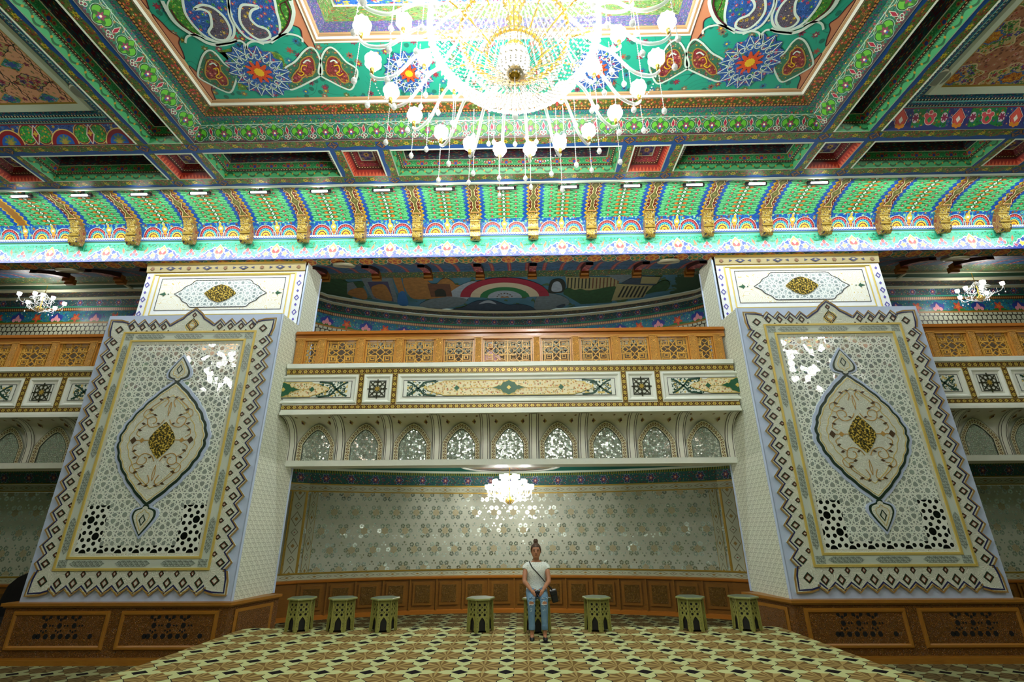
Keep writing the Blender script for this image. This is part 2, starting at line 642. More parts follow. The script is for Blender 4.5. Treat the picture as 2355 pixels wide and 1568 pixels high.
def m_pinkpanel():
    g = G('salmon_lozenge_panel', .5); x, y = g.uv()
    # interlocking lozenges
    P, Q = .66, .66
    X = g.cell(x, P); Y = g.cell(y, Q)
    X2 = X; Y2 = g.cell(y, Q, Q/2)
    wob = .05*g.sin(x*40.0)+.05*g.sin(y*44.0)
    d1 = abs(X)*(2/.60)+abs(Y)*(2/.36)+wob
    c = g.flora(x, y, 10, 'eeb490', ['eeb490', 'd08a70', 'a89a6a'], .2, 5, 'a0805a', .25)
    alt = g.mod(g.floor(y*(1/Q)+.5), 2.0)
    in1 = (d1 < .98)
    c = g.mix(in1, g.flora(x, y, 10, 'c4b078', ['b03a60', 'a04a3a', '4a3a7a', 'c04a70'], .42, 5, '3f6a3a', .6), c)
    c = g.mix((d1 < 1.04) & (d1 > .97), '2a2418', c)
    d2 = abs(X2)*(2/.62)+abs(Y2)*(2/.40)
    c = g.mix(abs(abs(g.cell(x, P, P/2))+.0-.018-.014*g.sin(y*40.0)) < .007, '14100c', c)
    c = g.mix(d2 < .62, g.flora(x, y, 13, '3f9a8c', ['3a5ab0', '6a8ac0', '2a7a70', 'd09a40', '9ab0e0'], .42, 6, '1f6a60', .6), c)
    c = g.mix((d2 < .68) & (d2 > .60), 'd8b060', c)
    c = g.mix(g.star(X2*.7, Y2, 0, 0, .045, 6, .3), '405ab8', c)
    c = g.mix(g.star(abs(X2)-.235, Y2, 0, 0, .035, 5, .3), '8a3a50', c)
    c = g.mix(g.disc(X, Y, 0, 0, .03), '5a3a7a', c)
    return g.out(c)


def m_brownpanel():
    g = G('rust_cartouche_panel', .5); x, y = g.uv()
    c = g.flora(x, y, 9, 'b07858', ['c08870', '9a6450', 'c89888'], .3, 5, '7a4a38', .5)
    P, Q = 1.02, .74
    X = g.cell(x, P, .4); Y = g.cell(y, Q, .3)
    r = g.len(X*.62, Y)
    th = g.atan2(Y, X*.62)
    sh = r*(1.0+.10*g.cos(th*8.0))
    c = g.mix(sh < .28, 'dcd0a0', c)
    c = g.mix(sh < .265, g.flora(x, y, 11, 'c8b080', ['5a8a3a', 'b07030', '8a3a50', '3a7a4a', '4a4a9a'], .42, 5, '3f8a3a', .7), c)
    c = g.mix(sh < .12, '3a6aa8', c); c = g.mix(sh < .10, g.flora(x, y, 20, 'c07a28', ['d8a030', '8a3a20', 'c89028'], .4, 5, '7a3a18', .6), c)
    return g.out(c)


def m_mint(bay=1.289):
    "curved cove between the brackets: rows of little orange flowers, white diamonds and zigzags on mint green"
    g = G('mint_cove_paint', .32); u, v = g.uv()
    x = g.cell(u, bay, -.086); ax = abs(x)
    R = .105
    y = g.cell(v, R); row = g.mod(g.floor(v*(1/R)+.5), 2.0)
    st = abs(g.sin(v*(2*pi/R)+g.noise(x, v, 6.0, 1.0)*2.0))
    c = g.mix(st > .55, '70cc88', '3a9c5e')
    c = g.mix((g.noise(x*3.0, v*3.0, 9.0, 1.0) > .60), '2a8a4a', c)
    # orange blossoms beside the centre
    c = g.mix(g.dia(ax, y, .06, 0, .15, .042), '2c6a30', c)
    c = g.mix(g.disc(ax, y, .08, 0, .055, .5), 'd87a2c', c)
    c = g.mix(g.disc(ax, y, .045, 0, .03, .6), '9a3a1c', c)
    c = g.mix(abs(ax-abs(g.cell(v, R, R/2))*.9) < .011, '1c6a34', c)
    c = g.mix(g.dia(x, y, 0, 0, .032, .042), 'eef0e0', c)
    c = g.mix(g.dia(x, y, 0, 0, .010, .014), '2a5a9a', c)
    # red dots
    xd = ax-.265
    yd = g.cell(v, R, R/2)
    c = g.mix(g.dia(xd, yd, 0, 0, .07, .034), '2f8a48', c)
    c = g.mix(g.disc(xd, yd, 0, 0, .024), 'c02a40', c)
    c = g.mix(g.disc(xd, yd, 0, 0, .009), 'f0c0a0', c)
    # edges: blue then yellow teeth
    zz = abs(g.cell(v, R))*1.1
    c = g.mix(ax > (.40+zz), '1450a8', c)
    c = g.mix(ax > (.485+zz), 'd8b028', c)
    c = g.mix(ax > (.54+zz*.4), 'a06a2a', c)
    return g.out(c)


def m_fans(bay=1.289):
    g = G('fan_arch_frieze', .35); u, v = g.uv()
    x = g.cell(u, bay, -.086); ax = abs(x)
    xf = ax-.27
    r = g.len(xf, v*.92)
    th = g.atan2(v*.92, xf)
    c = g.flora(u, v, 12, '1d4fa0', ['8a5a30', '3f9aa0', '2a6ac0', '7ac0a0'], .33, 5, '2a8a80', .5)
    sc = g.cos(th*24.0); sd = g.cos(th*16.0)
    c = g.mix(r < .232, 'c8d8e0', c); c = g.mix(r < .222, '7a1c28', c)
    c = g.mix(r < (.195+.012*sc), 'd85a44', c); c = g.mix(r < .172, '1d3f90', c)
    c = g.mix(r < (.155+.010*sd), '58bfa8', c); c = g.mix(r < (.130+.010*sd), '1d4f98', c)
    c = g.mix(r < .118, 'e8c830', c); c = g.mix(r < (.095+.006*sd), '6a1818', c); c = g.mix(r < .072, 'f0c020', c); c = g.mix(r < .05, 'd89020', c); c = g.mix(r < .022, '3a1810', c)
    for xx in (x, g.cell(u, bay, bay/2-.086)):
        a = abs(xx)
        c = g.mix(g.disc(a, v, 0, .19, .062, 1.2) | g.dia(a, v, 0, .29, .03, .08), 'c8b048', c)
        c = g.mix(g.dia(a, v, 0, .09, .05, .09), 'd8902c', c)
        c = g.mix(g.disc(a, v, 0, .19, .03, .8), 'e8e0d0', c); c = g.mix(g.disc(a, v, .02, .07, .016), '8a2818', c)
        c = g.mix(abs(a-.085) < .007, '58c0b0', c)
    return g.out(c)


def m_dentilwhite():
    g = G('white_dentil_strip', .35); u, v = g.uv()
    x = g.mod(u+v*.02, .055)
    c = g.mix((x < .022) & (v > .42) & (v < .72), '303060', 'eef4f4')
    c = g.mix(v < (.28+.16*abs(g.sin(u*(pi/.055)))), '1c4a9c', c)
    return g.out(c)


def m_beamfront(bay=1.289):
    g = G('beam_frieze', .28); u, v = g.uv()
    x = g.cell(u, bay, -.086); ax = abs(x); y = v
    H = .49
    c = g.flora(u, v, 13, '4cc49a', ['4cc49a', '3aa880', '70d0b0', '2f8a6a'], .28, 5, '1f8a58', .35)
    # blue cloud ground rising under each palmette
    top = .085+.25*g.cos(g.min(ax*3.6, pi/1.0)*.5)
    hump = .06+.30*((1.0-g.min(ax*(1/.44), 1.0))**.7)+.018*g.cos(ax*48.0)
    c = g.mix(y < (hump+.028), 'eef4f0', c); c = g.mix(y < (hump+.014), 'a0c898', c); c = g.mix(y < (hump+.006), 'eef4f0', c)
    blue = g.flora(u, v, 16, '2440a4', ['2f5cc4', '7a60b8', '2038a0', '5a80d0'], .36, 6, '3a3a98', .5, 'c8d0f0', .012)
    c = g.mix(y < hump, blue, c)
    # palmette
    def pal(k): return g.dia(x, y, 0, .26, .10+k, .14+k) | g.disc(x, y, 0, .22, .095+k) | g.dia(x, y, 0, .10, .06+k, .09+k)
    c = g.mix(pal(.016), 'f0f0e0', c); c = g.mix(pal(0), 'd8d070', c); c = g.mix(g.disc(ax, y, .03, .21, .052), 'b02a28', c); c = g.mix(g.dia(x, y, 0, .26, .05, .07), 'b8e0e0', c); c = g.mix(g.dia(x, y, 0, .12, .035, .05), 'f0e8d8', c)
    for cx, cy, r, col, n in ((.215, .14, .05, 'e8d860', 5), (.165, .24, .045, '2a50a8', 3), (.36, .10, .032, 'c84a70', 4)):
        c = g.mix(g.star(ax, y, cx, cy, r*1.25, n, .25), 'f0f0f0', c); c = g.mix(g.star(ax, y, cx, cy, r, n, .25), col, c)
    # red flower between palmettes
    x2 = g.cell(u, bay, bay/2-.086); a2 = abs(x2)
    c = g.mix(g.disc(a2, y, .05, .17, .052) | g.dia(x2, y, 0, .24, .055, .08), 'f0e8e0', c)
    c = g.mix(g.disc(a2, y, .05, .17, .042) | g.dia(x2, y, 0, .24, .045, .068), 'c85048', c)
    c = g.mix(g.star(x2, y, 0, .16, .042, 5, .3, 1.5), '4a80d0', c)
    c = g.mix(g.dia(a2, y, .16, .28, .07, .022), '1f8a50', c)
    c = g.mix(g.dia(a2-(y-.24)*.35, y, .25, .27, .03, .09), 'd07850', c)
    c = g.mix(y > .455, '78e0c0', c)
    c = g.mix(y < .02, '2a3aa0', c)
    return g.out(c)


def m_soffit():
    "underside strip: alternating red and green cartouches"
    g = G('soffit_cartouches', .5); u, v = g.uv()
    x = g.cell(u, .644); x2 = g.cell(u, .644, .322); y = v-.16
    c = g.flora(u, v, 14, '28405a', ['3a5a7a', '6a3a4a', '2a6a5a'], .3, 5, '2a5a4a', .5)
    for xx, a, b in ((x, 'b8502c', 'd8a038'), (x2, '2f7a50', 'c8903a')):
        c = g.mix(g.disc(xx, y, 0, 0, .165, .85) | g.dia(xx, y, 0, 0, .15, .17), 'd0c8a0', c)
        c = g.mix(g.disc(xx, y, 0, 0, .152, .85) | g.dia(xx, y, 0, 0, .14, .155), a, c)
        c = g.mix(g.star(xx, y, 0, 0, .10, 5, .3, 1.5), b, c)
        c = g.mix(g.star(xx, y, 0, 0, .05, 5, .3, 1.5), a, c)
    return g.out(c)


def m_bracketgold():
    g = G('bracket_gold_paint', .28, .35); u, v = g.uv()
    c = g.mix(g.noise(u, v, 14.0, 2.0) > .55, '86691f', 'b09440')
    c = g.mix(abs(g.sin(g.noise(u, v, 6.0, 0.0)*26.0)) < .16, 'e8dca8', c)
    c = g.mix(g.noise(u+3.0, v, 18.0, 1.0) > .62, '4a4458', c)
    return g.out(c)


def m_bracketred():
    g = G('bracket_red_brown_paint', .35); u, v = g.uv()
    # u across (centred 0), v along
    y = g.cell(v, .36); ax = abs(u)
    c = g.mix(g.disc(ax, g.cell(v, .09), .085, 0, .012), 'e0c8b0', '642410')
    lob = .055+.022*g.cos(y*26.0)-abs(y)*.10
    c = g.mix(ax < (lob+.014), 'd8cc90', c); c = g.mix(ax < lob, '5f5a26', c)
    c = g.mix(g.star(u, y, 0, 0, .03, 5, .3), '8a8040', c)
    return g.out(c)


def m_bracketside():
    g = G('bracket_ochre_side', .4); u, v = g.uv()
    nz = g.noise(u, v, 4.0, 0.0)
    c = g.flora(u, v, 8, '94672e', ['2a2a50', '7a3a30', '4a5a90', '8a9ac0'], .24, 5, '5a6a2a', .3)
    c = g.mix(abs(g.sin(nz*30.0)) < .10, 'e8d8a0', c)
    return g.out(c)


def m_wood(name='carved_oak', a='5e3a0c', b='845214', carve=True, dark=1.0, rough=.38):
    g = G(name, rough); u, v = g.uv()
    n = g.noise(u*1.0, v*7.0, 4.0, 4.0)
    c = g.ramp(n, [a, b, a], False)
    if carve:
        w = g.noise(u, v, 15.0, 1.0)
        cur = abs(g.sin(w*40.0))
        c = g.mix(cur < .30, g.ramp(n, ['2a1804', '442a08'], False), c)
        g.bump(cur, .012, .8)
    return g.out(c)


def m_carpet(name, cols, dz=0):
    g = G(name, .95, 0, .1); x, y = g.uv()
    cream, tan, brown, black = cols
    P = .525
    X = g.cell(x, P); Y = g.cell(y, P)
    X2 = g.cell(x, P, P/2); Y2 = g.cell(y, P, P/2)
    th = g.atan2(Y2, X2)
    w = g.sin(th*8.0)
    c = g.mix(w > 0.0, tan, brown)
    c = g.mix((g.cos(th*4.0) > .72) & (g.len(X2, Y2) > .05), g.ramp(abs(w), [tan, brown], True), c)
    ax = abs(X); ay = abs(Y)
    def arm(a, b, k): return (b < (.082+k)) & (a < (.17+k+(.082-b)*1.15))
    c = g.mix(arm(ay, ax, .014), black, c)
    c = g.mix(arm(ax, ay, .0) | arm(ay, ax, .0), cream, c)
    c = g.mix(g.dia(X, Y, 0, 0, .10, .095), black, c)
    nn = g.noise(x, y, 90.0, 1.0)
    g.bump(nn, .004, .5)
    return g.out(c)


def star_lines(g, x, y, P, line_w):
    L = None
    for k in range(3):
        a = pi/6+k*pi/3
        q = abs(abs(g.cell(x*cos(a)+y*sin(a), P))-P*.18) < line_w/2
        L = q if L is None else (L | q)
    for k in range(3):
        a = k*pi/3
        L = L | (abs(abs(g.cell(x*cos(a)+y*sin(a), P*.5774))-P*.5774*.28) < line_w/2.6)
    return L


def m_mirror(name, hexs=.075, lines='e6ecdf', line_w=.012, tile=9, holes=False, tint='e2eae4', dens=1.0):
    "white star lattice over mirror mosaic"
    g = G(name, .3); x, y = g.uv()
    P = .31
    L = star_lines(g, x, y, P, line_w)
    v = g.vor(x, y, tile, .9)
    s = g.N.new('ShaderNodeSeparateColor'); g.L.new(v.outputs['Color'], s.inputs[0])
    r1, r2 = E(g, s.outputs[0]), E(g, s.outputs[1])
    # each mirror piece is set at its own slight tilt
    geo = g.N.new('ShaderNodeNewGeometry')
    va = g.N.new('ShaderNodeVectorMath'); va.operation = 'ADD'
    g.L.new(geo.outputs['Normal'], va.inputs[0])
    g.L.new(g.vec((r1-.5)*.10, 0.0, (r2-.5)*.10), va.inputs[1])
    vn = g.N.new('ShaderNodeVectorMath'); vn.operation = 'NORMALIZE'
    g.L.new(va.outputs[0], vn.inputs[0])
    g.L.new(vn.outputs[0], g.b.inputs['Normal'])
    c = g.mix(L, lines, tint)
    metal = (1.0-L)*.72
    rough = g.mix(L, (120, 120, 120), (12, 12, 12))
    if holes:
        # star holes in both lower corners, the shade inside painted black
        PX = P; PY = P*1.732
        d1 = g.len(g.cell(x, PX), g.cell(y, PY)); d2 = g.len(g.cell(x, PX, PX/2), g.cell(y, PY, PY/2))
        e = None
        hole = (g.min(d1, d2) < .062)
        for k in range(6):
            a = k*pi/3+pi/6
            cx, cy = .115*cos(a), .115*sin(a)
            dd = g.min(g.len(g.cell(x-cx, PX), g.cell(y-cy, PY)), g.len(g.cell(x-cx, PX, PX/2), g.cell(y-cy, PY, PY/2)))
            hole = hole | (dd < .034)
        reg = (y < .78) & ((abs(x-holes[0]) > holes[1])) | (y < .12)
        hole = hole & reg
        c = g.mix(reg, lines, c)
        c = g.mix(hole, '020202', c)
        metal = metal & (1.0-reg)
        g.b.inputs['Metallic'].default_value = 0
    g.put(g.b.inputs['Metallic'], metal)
    g.put(g.b.inputs['Roughness'], rough)
    return g.out(c)


def m_pebblemirror():
    g = G('silver_pebble_mosaic', .24, .9); x, y = g.uv()
    v = g.vor(x, y, 27, .85, 'DISTANCE_TO_EDGE')
    edge = E(g, v.outputs['Distance']) < .10
    v2 = g.vor(x, y, 27, .85)
    s = g.N.new('ShaderNodeSeparateColor'); g.L.new(v2.outputs['Color'], s.inputs[0])
    geo = g.N.new('ShaderNodeNewGeometry')
    va = g.N.new('ShaderNodeVectorMath'); va.operation = 'ADD'
    g.L.new(geo.outputs['Normal'], va.inputs[0])
    g.L.new(g.vec((E(g, s.outputs[0])-.5)*.34, 0.0, (E(g, s.outputs[1])-.4)*.40), va.inputs[1])
    vn = g.N.new('ShaderNodeVectorMath'); vn.operation = 'NORMALIZE'
    g.L.new(va.outputs[0], vn.inputs[0]); g.L.new(vn.outputs[0], g.b.inputs['Normal'])
    g.put(g.b.inputs['Metallic'], (1.0-edge)*.85)
    return g.out(g.mix(edge, '7c8274', 'e0e6dc'))


def m_filigree(name, bg='dfe2d0', fg='a8a890', scale=9, w=.22, bump=.01, rough=.5):
    g = G(name, rough); x, y = g.uv()
    P = 1.35/scale
    L = None
    for ox in (0.0, P/2):
        X = g.cell(x, P, ox); Y = g.cell(y, P, ox)
        r = g.len(X, Y); th = g.atan2(Y, X)
        q = (abs(r-P*(.26+.05*g.cos(th*2.0+1.2))) < P*.05*(w/.3)) & (th > -2.2)
        q = q | g.dia(X, Y, 0, 0, P*.13, P*.09) | ((abs(X-Y) < P*.03) & (r > P*.3) & (r < P*.5))
        L = q if L is None else (L | q)
    n = g.noise(x, y, scale*2.4, 1.0)
    c = g.mix(L, fg, g.ramp(n, [fg, bg, bg], False))
    g.bump(1.0-L, bump*.5, .6)
    return g.out(c)


def m_wallstars():
    "cream wall with carved ground; star flowers of mirror petals in staggered rows"
    g = G('mirror_flower_wall', .55); x, y = g.uv()
    PX, PY = .52, .90
    n = g.noise(x, y, 16.0, 0.0)
    a = abs(g.sin(n*40.0))
    c = g.mix(a < .22, 'bbbfab', 'cdd1bd')
    pet = None; core = None; tri = None
    for ox, oy in ((0, .15), (PX/2, .15+PY/2)):
        X = g.cell(x, PX, ox); Y = g.cell(y, PY, oy)
        r = g.len(X, Y); th = g.atan2(Y, X)
        sec = g.mod(th+pi/6, pi/3)-pi/6
        px, py = r*g.cos(sec)-.135, r*g.sin(sec)
        pr = g.len(px, py)
        p = (pr < .056) & (pr > .016) & (abs(g.sin(g.atan2(py, px)*2.5)) > .22)
        q = (r < .085) & (g.cos(th*12.0) > -.55)
        X3 = abs(g.cell(x, PX, ox+PX/2)); Y3 = abs(g.cell(y, PY, oy)-0.0)
        t = g.dia(X3, Y3, .0, .175, .030, .030) | g.dia(X3, Y3, .042, .115, .020, .022)
        pet = p if pet is None else pet | p
        core = q if core is None else core | q
        tri = t if tri is None else tri | t
    mir = (pet | tri)
    c = g.mix(core, 'b8a878', c)
    c = g.mix(mir, 'b4bab0', c)
    g.put(g.b.inputs['Metallic'], mir*.95)
    g.put(g.b.inputs['Roughness'], .55-mir*.30)
    v2 = g.vor(x, y, 7, .6)
    s = g.N.new('ShaderNodeSeparateColor'); g.L.new(v2.outputs['Color'], s.inputs[0])
    geo = g.N.new('ShaderNodeNewGeometry')
    va = g.N.new('ShaderNodeVectorMath'); va.operation = 'ADD'
    g.L.new(geo.outputs['Normal'], va.inputs[0])
    g.L.new(g.vec((E(g, s.outputs[0])-.5)*.12*mir, 0.0, ((E(g, s.outputs[1])-.5)*.16+.055)*mir), va.inputs[1])
    vn = g.N.new('ShaderNodeVectorMath'); vn.operation = 'NORMALIZE'
    g.L.new(va.outputs[0], vn.inputs[0]); g.L.new(vn.outputs[0], g.b.inputs['Normal'])
    return g.out(c)


def m_lozengestrip():
    "cream border with gold lozenges and thin vine, v 0..1"
    g = G('cream_lozenge_border', .5); u, v = g.uv()
    x = g.cell(u, .62); y = (v-.5)*.2
    c = 'c9ccb0'
    c = g.mix(abs(abs(x)*.45+abs(y)-.075) < .006, '7a7048', c)
    c = g.mix(g.dia(x, y, 0, 0, .05, .03), 'a08038', c)
    x2 = g.cell(u, .62, .31)
    c = g.mix(abs(abs(x2)*.6+abs(y)-.05) < .006, '7a7a5c', c)
    c = g.mix(g.disc(x2, y, 0, 0, .012), '8a4030', c)
    c = g.mix(abs(v-.5) > .44, 'b49a48', c)
    return g.out(c)


def m_tealfrieze(name='teal_rosette_frieze', h=.24, P=.62, bg='145a58', c1='243870', c2='8a4a48'):
    g = G(name, .45); u, v = g.uv()
    x = g.cell(u, P); y = (v-.5)*h
    c = g.flora(u, v*h, 18, bg, ['1d4a70', '6a3a48', '1a6a5c', '4a4a40'], .34, 5, '0e403c', .6, '5a90a0', .01)
    c = g.mix(g.star(x, y, 0, 0, h*.40, 6, .2), '9ab8c0', c); c = g.mix(g.star(x, y, 0, 0, h*.36, 6, .2), c1, c)
    c = g.mix(g.star(x, y, 0, 0, h*.22, 5, .3), c2, c); c = g.mix(g.disc(x, y, 0, 0, h*.09), 'd8b8b0', c)
    c = g.mix(abs(v-.5) > .46, '1f7a58', c)
    return g.out(c)


def m_galleryflowers():
    g = G('gallery_flower_frieze', .4); u, v = g.uv()
    P = 1.1; x = g.cell(u, P); x2 = g.cell(u, P, P/2); y = v*.3
    c = g.flora(u, y, 12, '1c6a80', ['2a8a9a', '1c5090', '2f7a60'], .34, 5, '1c4a7a', .6, '40b0b8', .012)
    c = g.mix(y < .05+.04*g.cos(u*(4*pi/P)), '2a6a28', c)
    ax = abs(x)
    c = g.mix(g.disc(ax, y, .10, .12, .085) | g.disc(x, y, 0, .18, .08), '2a3a8a', c)
    c = g.mix(g.disc(ax, y, .08, .06, .05) | g.dia(x, y, 0, .12, .06, .10), 'd8909a', c)
    c = g.mix(g.star(x2, y, 0, .12, .10, 5, .3, 1.5), 'b84430', c); c = g.mix(g.star(x2, y, 0, .12, .05, 5, .3), 'd87028', c)
    return g.out(c)


def m_scales():
    g = G('white_scale_frieze', .5); u, v = g.uv()
    h = .14
    row = g.floor(v*(1/h))
    x = g.cell(u+row*.065, .13); y = g.mod(v, h)
    ed = (abs(x) > .052) | (y > (.125-abs(x)*abs(x)*10.0))
    c = g.mix(ed, '2e2a1e', 'b8bca4')
    return g.out(c)


def m_mural():
    g = G('mural_sky_and_hills', .55); x, y = g.uv()
    n = g.noise(x, y, .9, 3.0); n2 = g.noise(x, y, 2.6, 3.0)
    c = g.ramp(n, ['24504a', '2e5f6c', '40708a', '2c5a50', '2a4c34'], False)
    c = g.mix(n2 > .60, '3c5a3a', c)
    c = g.mix(abs(x) > (4.0+n2), '23452c', c)
    return g.out(c)


def m_goldtrim():
    "gold rosette trim on the gallery front, v 0..1 (12 cm)"
    g = G('gold_rosette_trim', .35, .25); u, v = g.uv()
    x = g.cell(u, .115); y = (v-.5)*.12; x2 = g.cell(u, .115, .0575)
    c = g.mix(g.star(x, y, 0, 0, .038, 6, .2), 'cbb050', '4a2c14')
    c = g.mix(g.disc(x, y, 0, 0, .012), '7a5820', c)
    c = g.mix(g.disc(x2, abs(y), 0, .03, .013), '9a7830', c)
    c = g.mix(abs(v-.5) > .45, 'c8b060', c)
    return g.out(c)


def m_creamflora():
    g = G('gold_cream_floral_field', .45); x, y = g.uv()
    c = g.flora(x, y, 16, 'e6dab0', ['dcb868', 'c07a48', 'e0c070', 'c89a58'], .27, 6, '6a7a4a', .22, 'b89850', .006)
    return g.out(c)


def m_spandrel():
    "dark green arabesque on white"
    g = G('green_arabesque_on_white', .45); x, y = g.uv()
    n = g.noise(x, y, 22.0, 1.0)
    c = g.mix(n > .54, '1c4a38', 'e0e4d8')
    c = g.mix(g.noise(x+5.0, y, 14.0, 0.0) > .62, 'd8c070', c)
    return g.out(c)


def m_archvine():
    g = G('arch_vine_border', .45); u, v = g.uv()
    x = g.cell(u, .13); y = (v-.5)*.1
    c = g.mix(abs(y-.022*g.sin(u*(2*pi/.13))) < .009, '8a7038', 'ccc8a8')
    c = g.mix(g.disc(x, y, .03, -.012, .016) | g.disc(g.cell(u, .13, .065), y, .03, .012, .016), '6a5030', c)
    c = g.mix(abs(v-.5) > .43, '4a4a3a', c)
    return g.out(c)


def m_diamondborder():
    "scalloped border field: cream carved ground"
    g = G('cream_carved_ground', .55); x, y = g.uv()
    n = g.noise(x, y, 11.0, 0.0); a = abs(g.sin(n*36.0))
    c = g.mix(a < .16, 'd3d7c0', 'e2e6d4')
    g.bump(g.min(a, .6), .014, .9)
    return g.out(c)


def m_goldarab():
    g = G('gold_arabesque_on_dark_green', .3, .3); x, y = g.uv()
    n = g.noise(x, y, 26.0, 1.0)
    n2 = abs(g.sin(g.noise(x+4.0, y, 14.0, 0.0)*24.0))
    a = (n > .52) | (n2 < .22)
    c = g.mix(a, 'c0a034', '1c2410')
    c = g.mix(n > .60, 'e4cc66', c)
    g.bump(a, .012, .8)
    return g.out(c)


def m_shaftlattice():
    g = G('white_star_lattice_on_grey', .4); x, y = g.uv()
    c = g.mix(star_lines(g, x, y, .26, .017), 'eef0ec', g.ramp(g.noise(x, y, 6.0, 1.0), ['8e9c9c', 'b4c0c0']))
    return g.out(c)


def m_goldtint():
    g = G('white_with_pale_gold_scrolls', .4); x, y = g.uv()
    n = g.noise(x, y, 5.0, 0.0); a = abs(g.sin(n*38.0))
    c = g.mix(a < .16, 'e0c870', 'f2f0e4')
    return g.out(c)


def m_shirt():
    g = G('white_dotted_cotton', .85); x, y = g.uv()
    v = g.vor(x, y, 55, .8)
    c = g.mix(E(g, v.outputs['Distance']) < .19, '9aaaa8', 'e6ebe4')
    return g.out(c)


def m_denim():
    g = G('light_blue_denim', .9); x, y = g.uv()
    n = g.noise(x, y, 10.0, 4.0)
    c = g.ramp(n, ['3e5a72', '5f7f98', '7a98ac'], False)
    return g.out(c)


def m_brass():
    g = G('painted_olive_gold_metal', .45, .15); x, y = g.uv()
    n = g.noise(x, y, 30.0, 2.0)
    return g.out(g.ramp(n, ['747236', 'a09e52'], False))
WHITE = flat('warm_white_paint', 'e2e6da', .5)
WHITEGREEN = flat('pale_green_white_line', 'd2e0cc', .45)
BLUEWHITE = flat('pale_blue_white_stone', 'bccbe6', .45)
OAK = m_wood(); OAKP = m_wood('plain_oak', '74480f', '9a661e', False); OAKD = m_wood('dark_oak_panelling', '6a3a10', '8a5218', True)
LOAK = m_wood('honey_oak_carved', 'b87420', 'e0a040', True, rough=.3); LOAKP = m_wood('honey_oak', 'a46a26', 'c68c3e', False, rough=.3)
BLACK = flat('vent_shade_black', '050505', .9)
GOLD = flat('gold_leaf', 'c8a850', .3, .6)
LEAF, BEAD, MOTIF, DARKP, TEETH, REDF, STARP = m_leafgreen(), m_bead(), m_motif(), m_darkpanel(), m_redteeth(), m_redflora(), m_starpanel()
BEAM, CROSS = m_beam(), m_crossing()

# ================================================================== CEILING
ZC = 8.23
ceiling = structure(empty('ceiling', (0, 4, ZC)))


def sub(name, mb, mat, parent=ceiling, **k):
    o = mb.obj(name, mat)
    o.parent = parent
    o.matrix_parent_inverse = Matrix.Translation(parent.location).inverted()
    return o


def nested(mb, rect, prof, mis):
    "prof: list of (inset, z); rings between successive entries, uv u along, v 0..1 across"
    x0, x1, y0, y1 = rect
    for k in range(len(prof)-1):
        (a, za), (b, zb) = prof[k], prof[k+1]
        o = [(x0+a, y0+a), (x1-a, y0+a), (x1-a, y1-a), (x0+a, y1-a)]
        i = [(x0+b, y0+b), (x1-b, y0+b), (x1-b, y1-b), (x0+b, y1-b)]
        for j in range(4):
            p, q = o[j], o[(j+1) % 4]
            r, s = i[(j+1) % 4], i[j]
            if j % 2 == 0: us = [p[0], q[0], r[0], s[0]]
            else: us = [p[1], q[1], r[1], s[1]]
            mb.face([(p[0], p[1], za), (q[0], q[1], za), (r[0], r[1], zb), (s[0], s[1], zb)], uv=[(us[0], 0), (us[1], 0), (us[2], 1), (us[3], 1)], mi=mis[k])


def coffer(name, rect, red=False):
    mb = MB(); x0, x1, y0, y1 = rect
    if red:
        prof = [(0, ZC), (.025, ZC-.01), (.10, ZC+.12), (.14, ZC+.13), (.20, ZC+.22), (.225, ZC+.22)]
        nested(mb, rect, prof, [0, 1, 2, 3, 0])
        i = .225; z = ZC+.22; cx, cy = (x0+x1)/2, (y0+y1)/2
        P = [(x0+i, y0+i), (x1-i, y0+i), (x1-i, y1-i), (x0+i, y1-i)]
        mb.face([(a, b, z) for a, b in P], uv=[(a-cx, b-cy) for a, b in P], mi=4)
        mats = [WHITEGREEN, TEETH, BEAD, REDF, STARP]
    else:
        prof = [(0, ZC), (.025, ZC-.01), (.09, ZC+.11), (.13, ZC+.12), (.17, ZC+.24), (.19, ZC+.24), (.20, ZC+.44)]
        nested(mb, rect, prof, [0, 1, 2, 3, 0, 4])
        i = .20; z = ZC+.44
        P = [(x0+i, y0+i), (x1-i, y0+i), (x1-i, y1-i), (x0+i, y1-i)]
        mb.face([(a, b, z) for a, b in P], mi=4)
        mats = [WHITEGREEN, LEAF, BEAD, MOTIF, DARKP]
    return sub(name, mb, mats)


YA0, YA1 = 7.28, 8.02
XS = [(-2.2, 2.2, 0), (2.42, 3.12, 1), (3.34, 5.78, 0), (5.98, 6.70, 1), (6.90, 9.30, 0), (9.48, 10.22, 1), (10.42, 12.8, 0), (13.0, 13.7, 1), (13.9, 16.3, 0)]
row = []
for a, b, r in XS:
    row.append((a, b, r))
    if a > 0: row.append((-b, -a, r))
row.sort()
for a, b, r in row: coffer('red_square_coffer' if r else 'green_coffer', (a, b, YA0, YA1), bool(r))
YN = -2.5          # near end of the big panels
for s in (-1, 1):
    r = (5.98, 6.64) if s > 0 else (-6.64, -5.98)
    mb = MB()
    rect = (r[0], r[1], YN, 7.04)
    prof = [(0, ZC), (.025, ZC-.01), (.09, ZC+.11), (.13, ZC+.12), (.17, ZC+.24), (.19, ZC+.24), (.20, ZC+.50)]
    nested(mb, rect, prof, [0, 1, 2, 3, 0, 4])
    mb.face([(r[0]+.2, YN+.2, ZC+.5), (r[1]-.2, YN+.2, ZC+.5), (r[1]-.2, 6.84, ZC+.5), (r[0]+.2, 6.84, ZC+.5)], mi=4)
    sub('long_side_coffer', mb, [WHITEGREEN, LEAF, BEAD, MOTIF, DARKP])
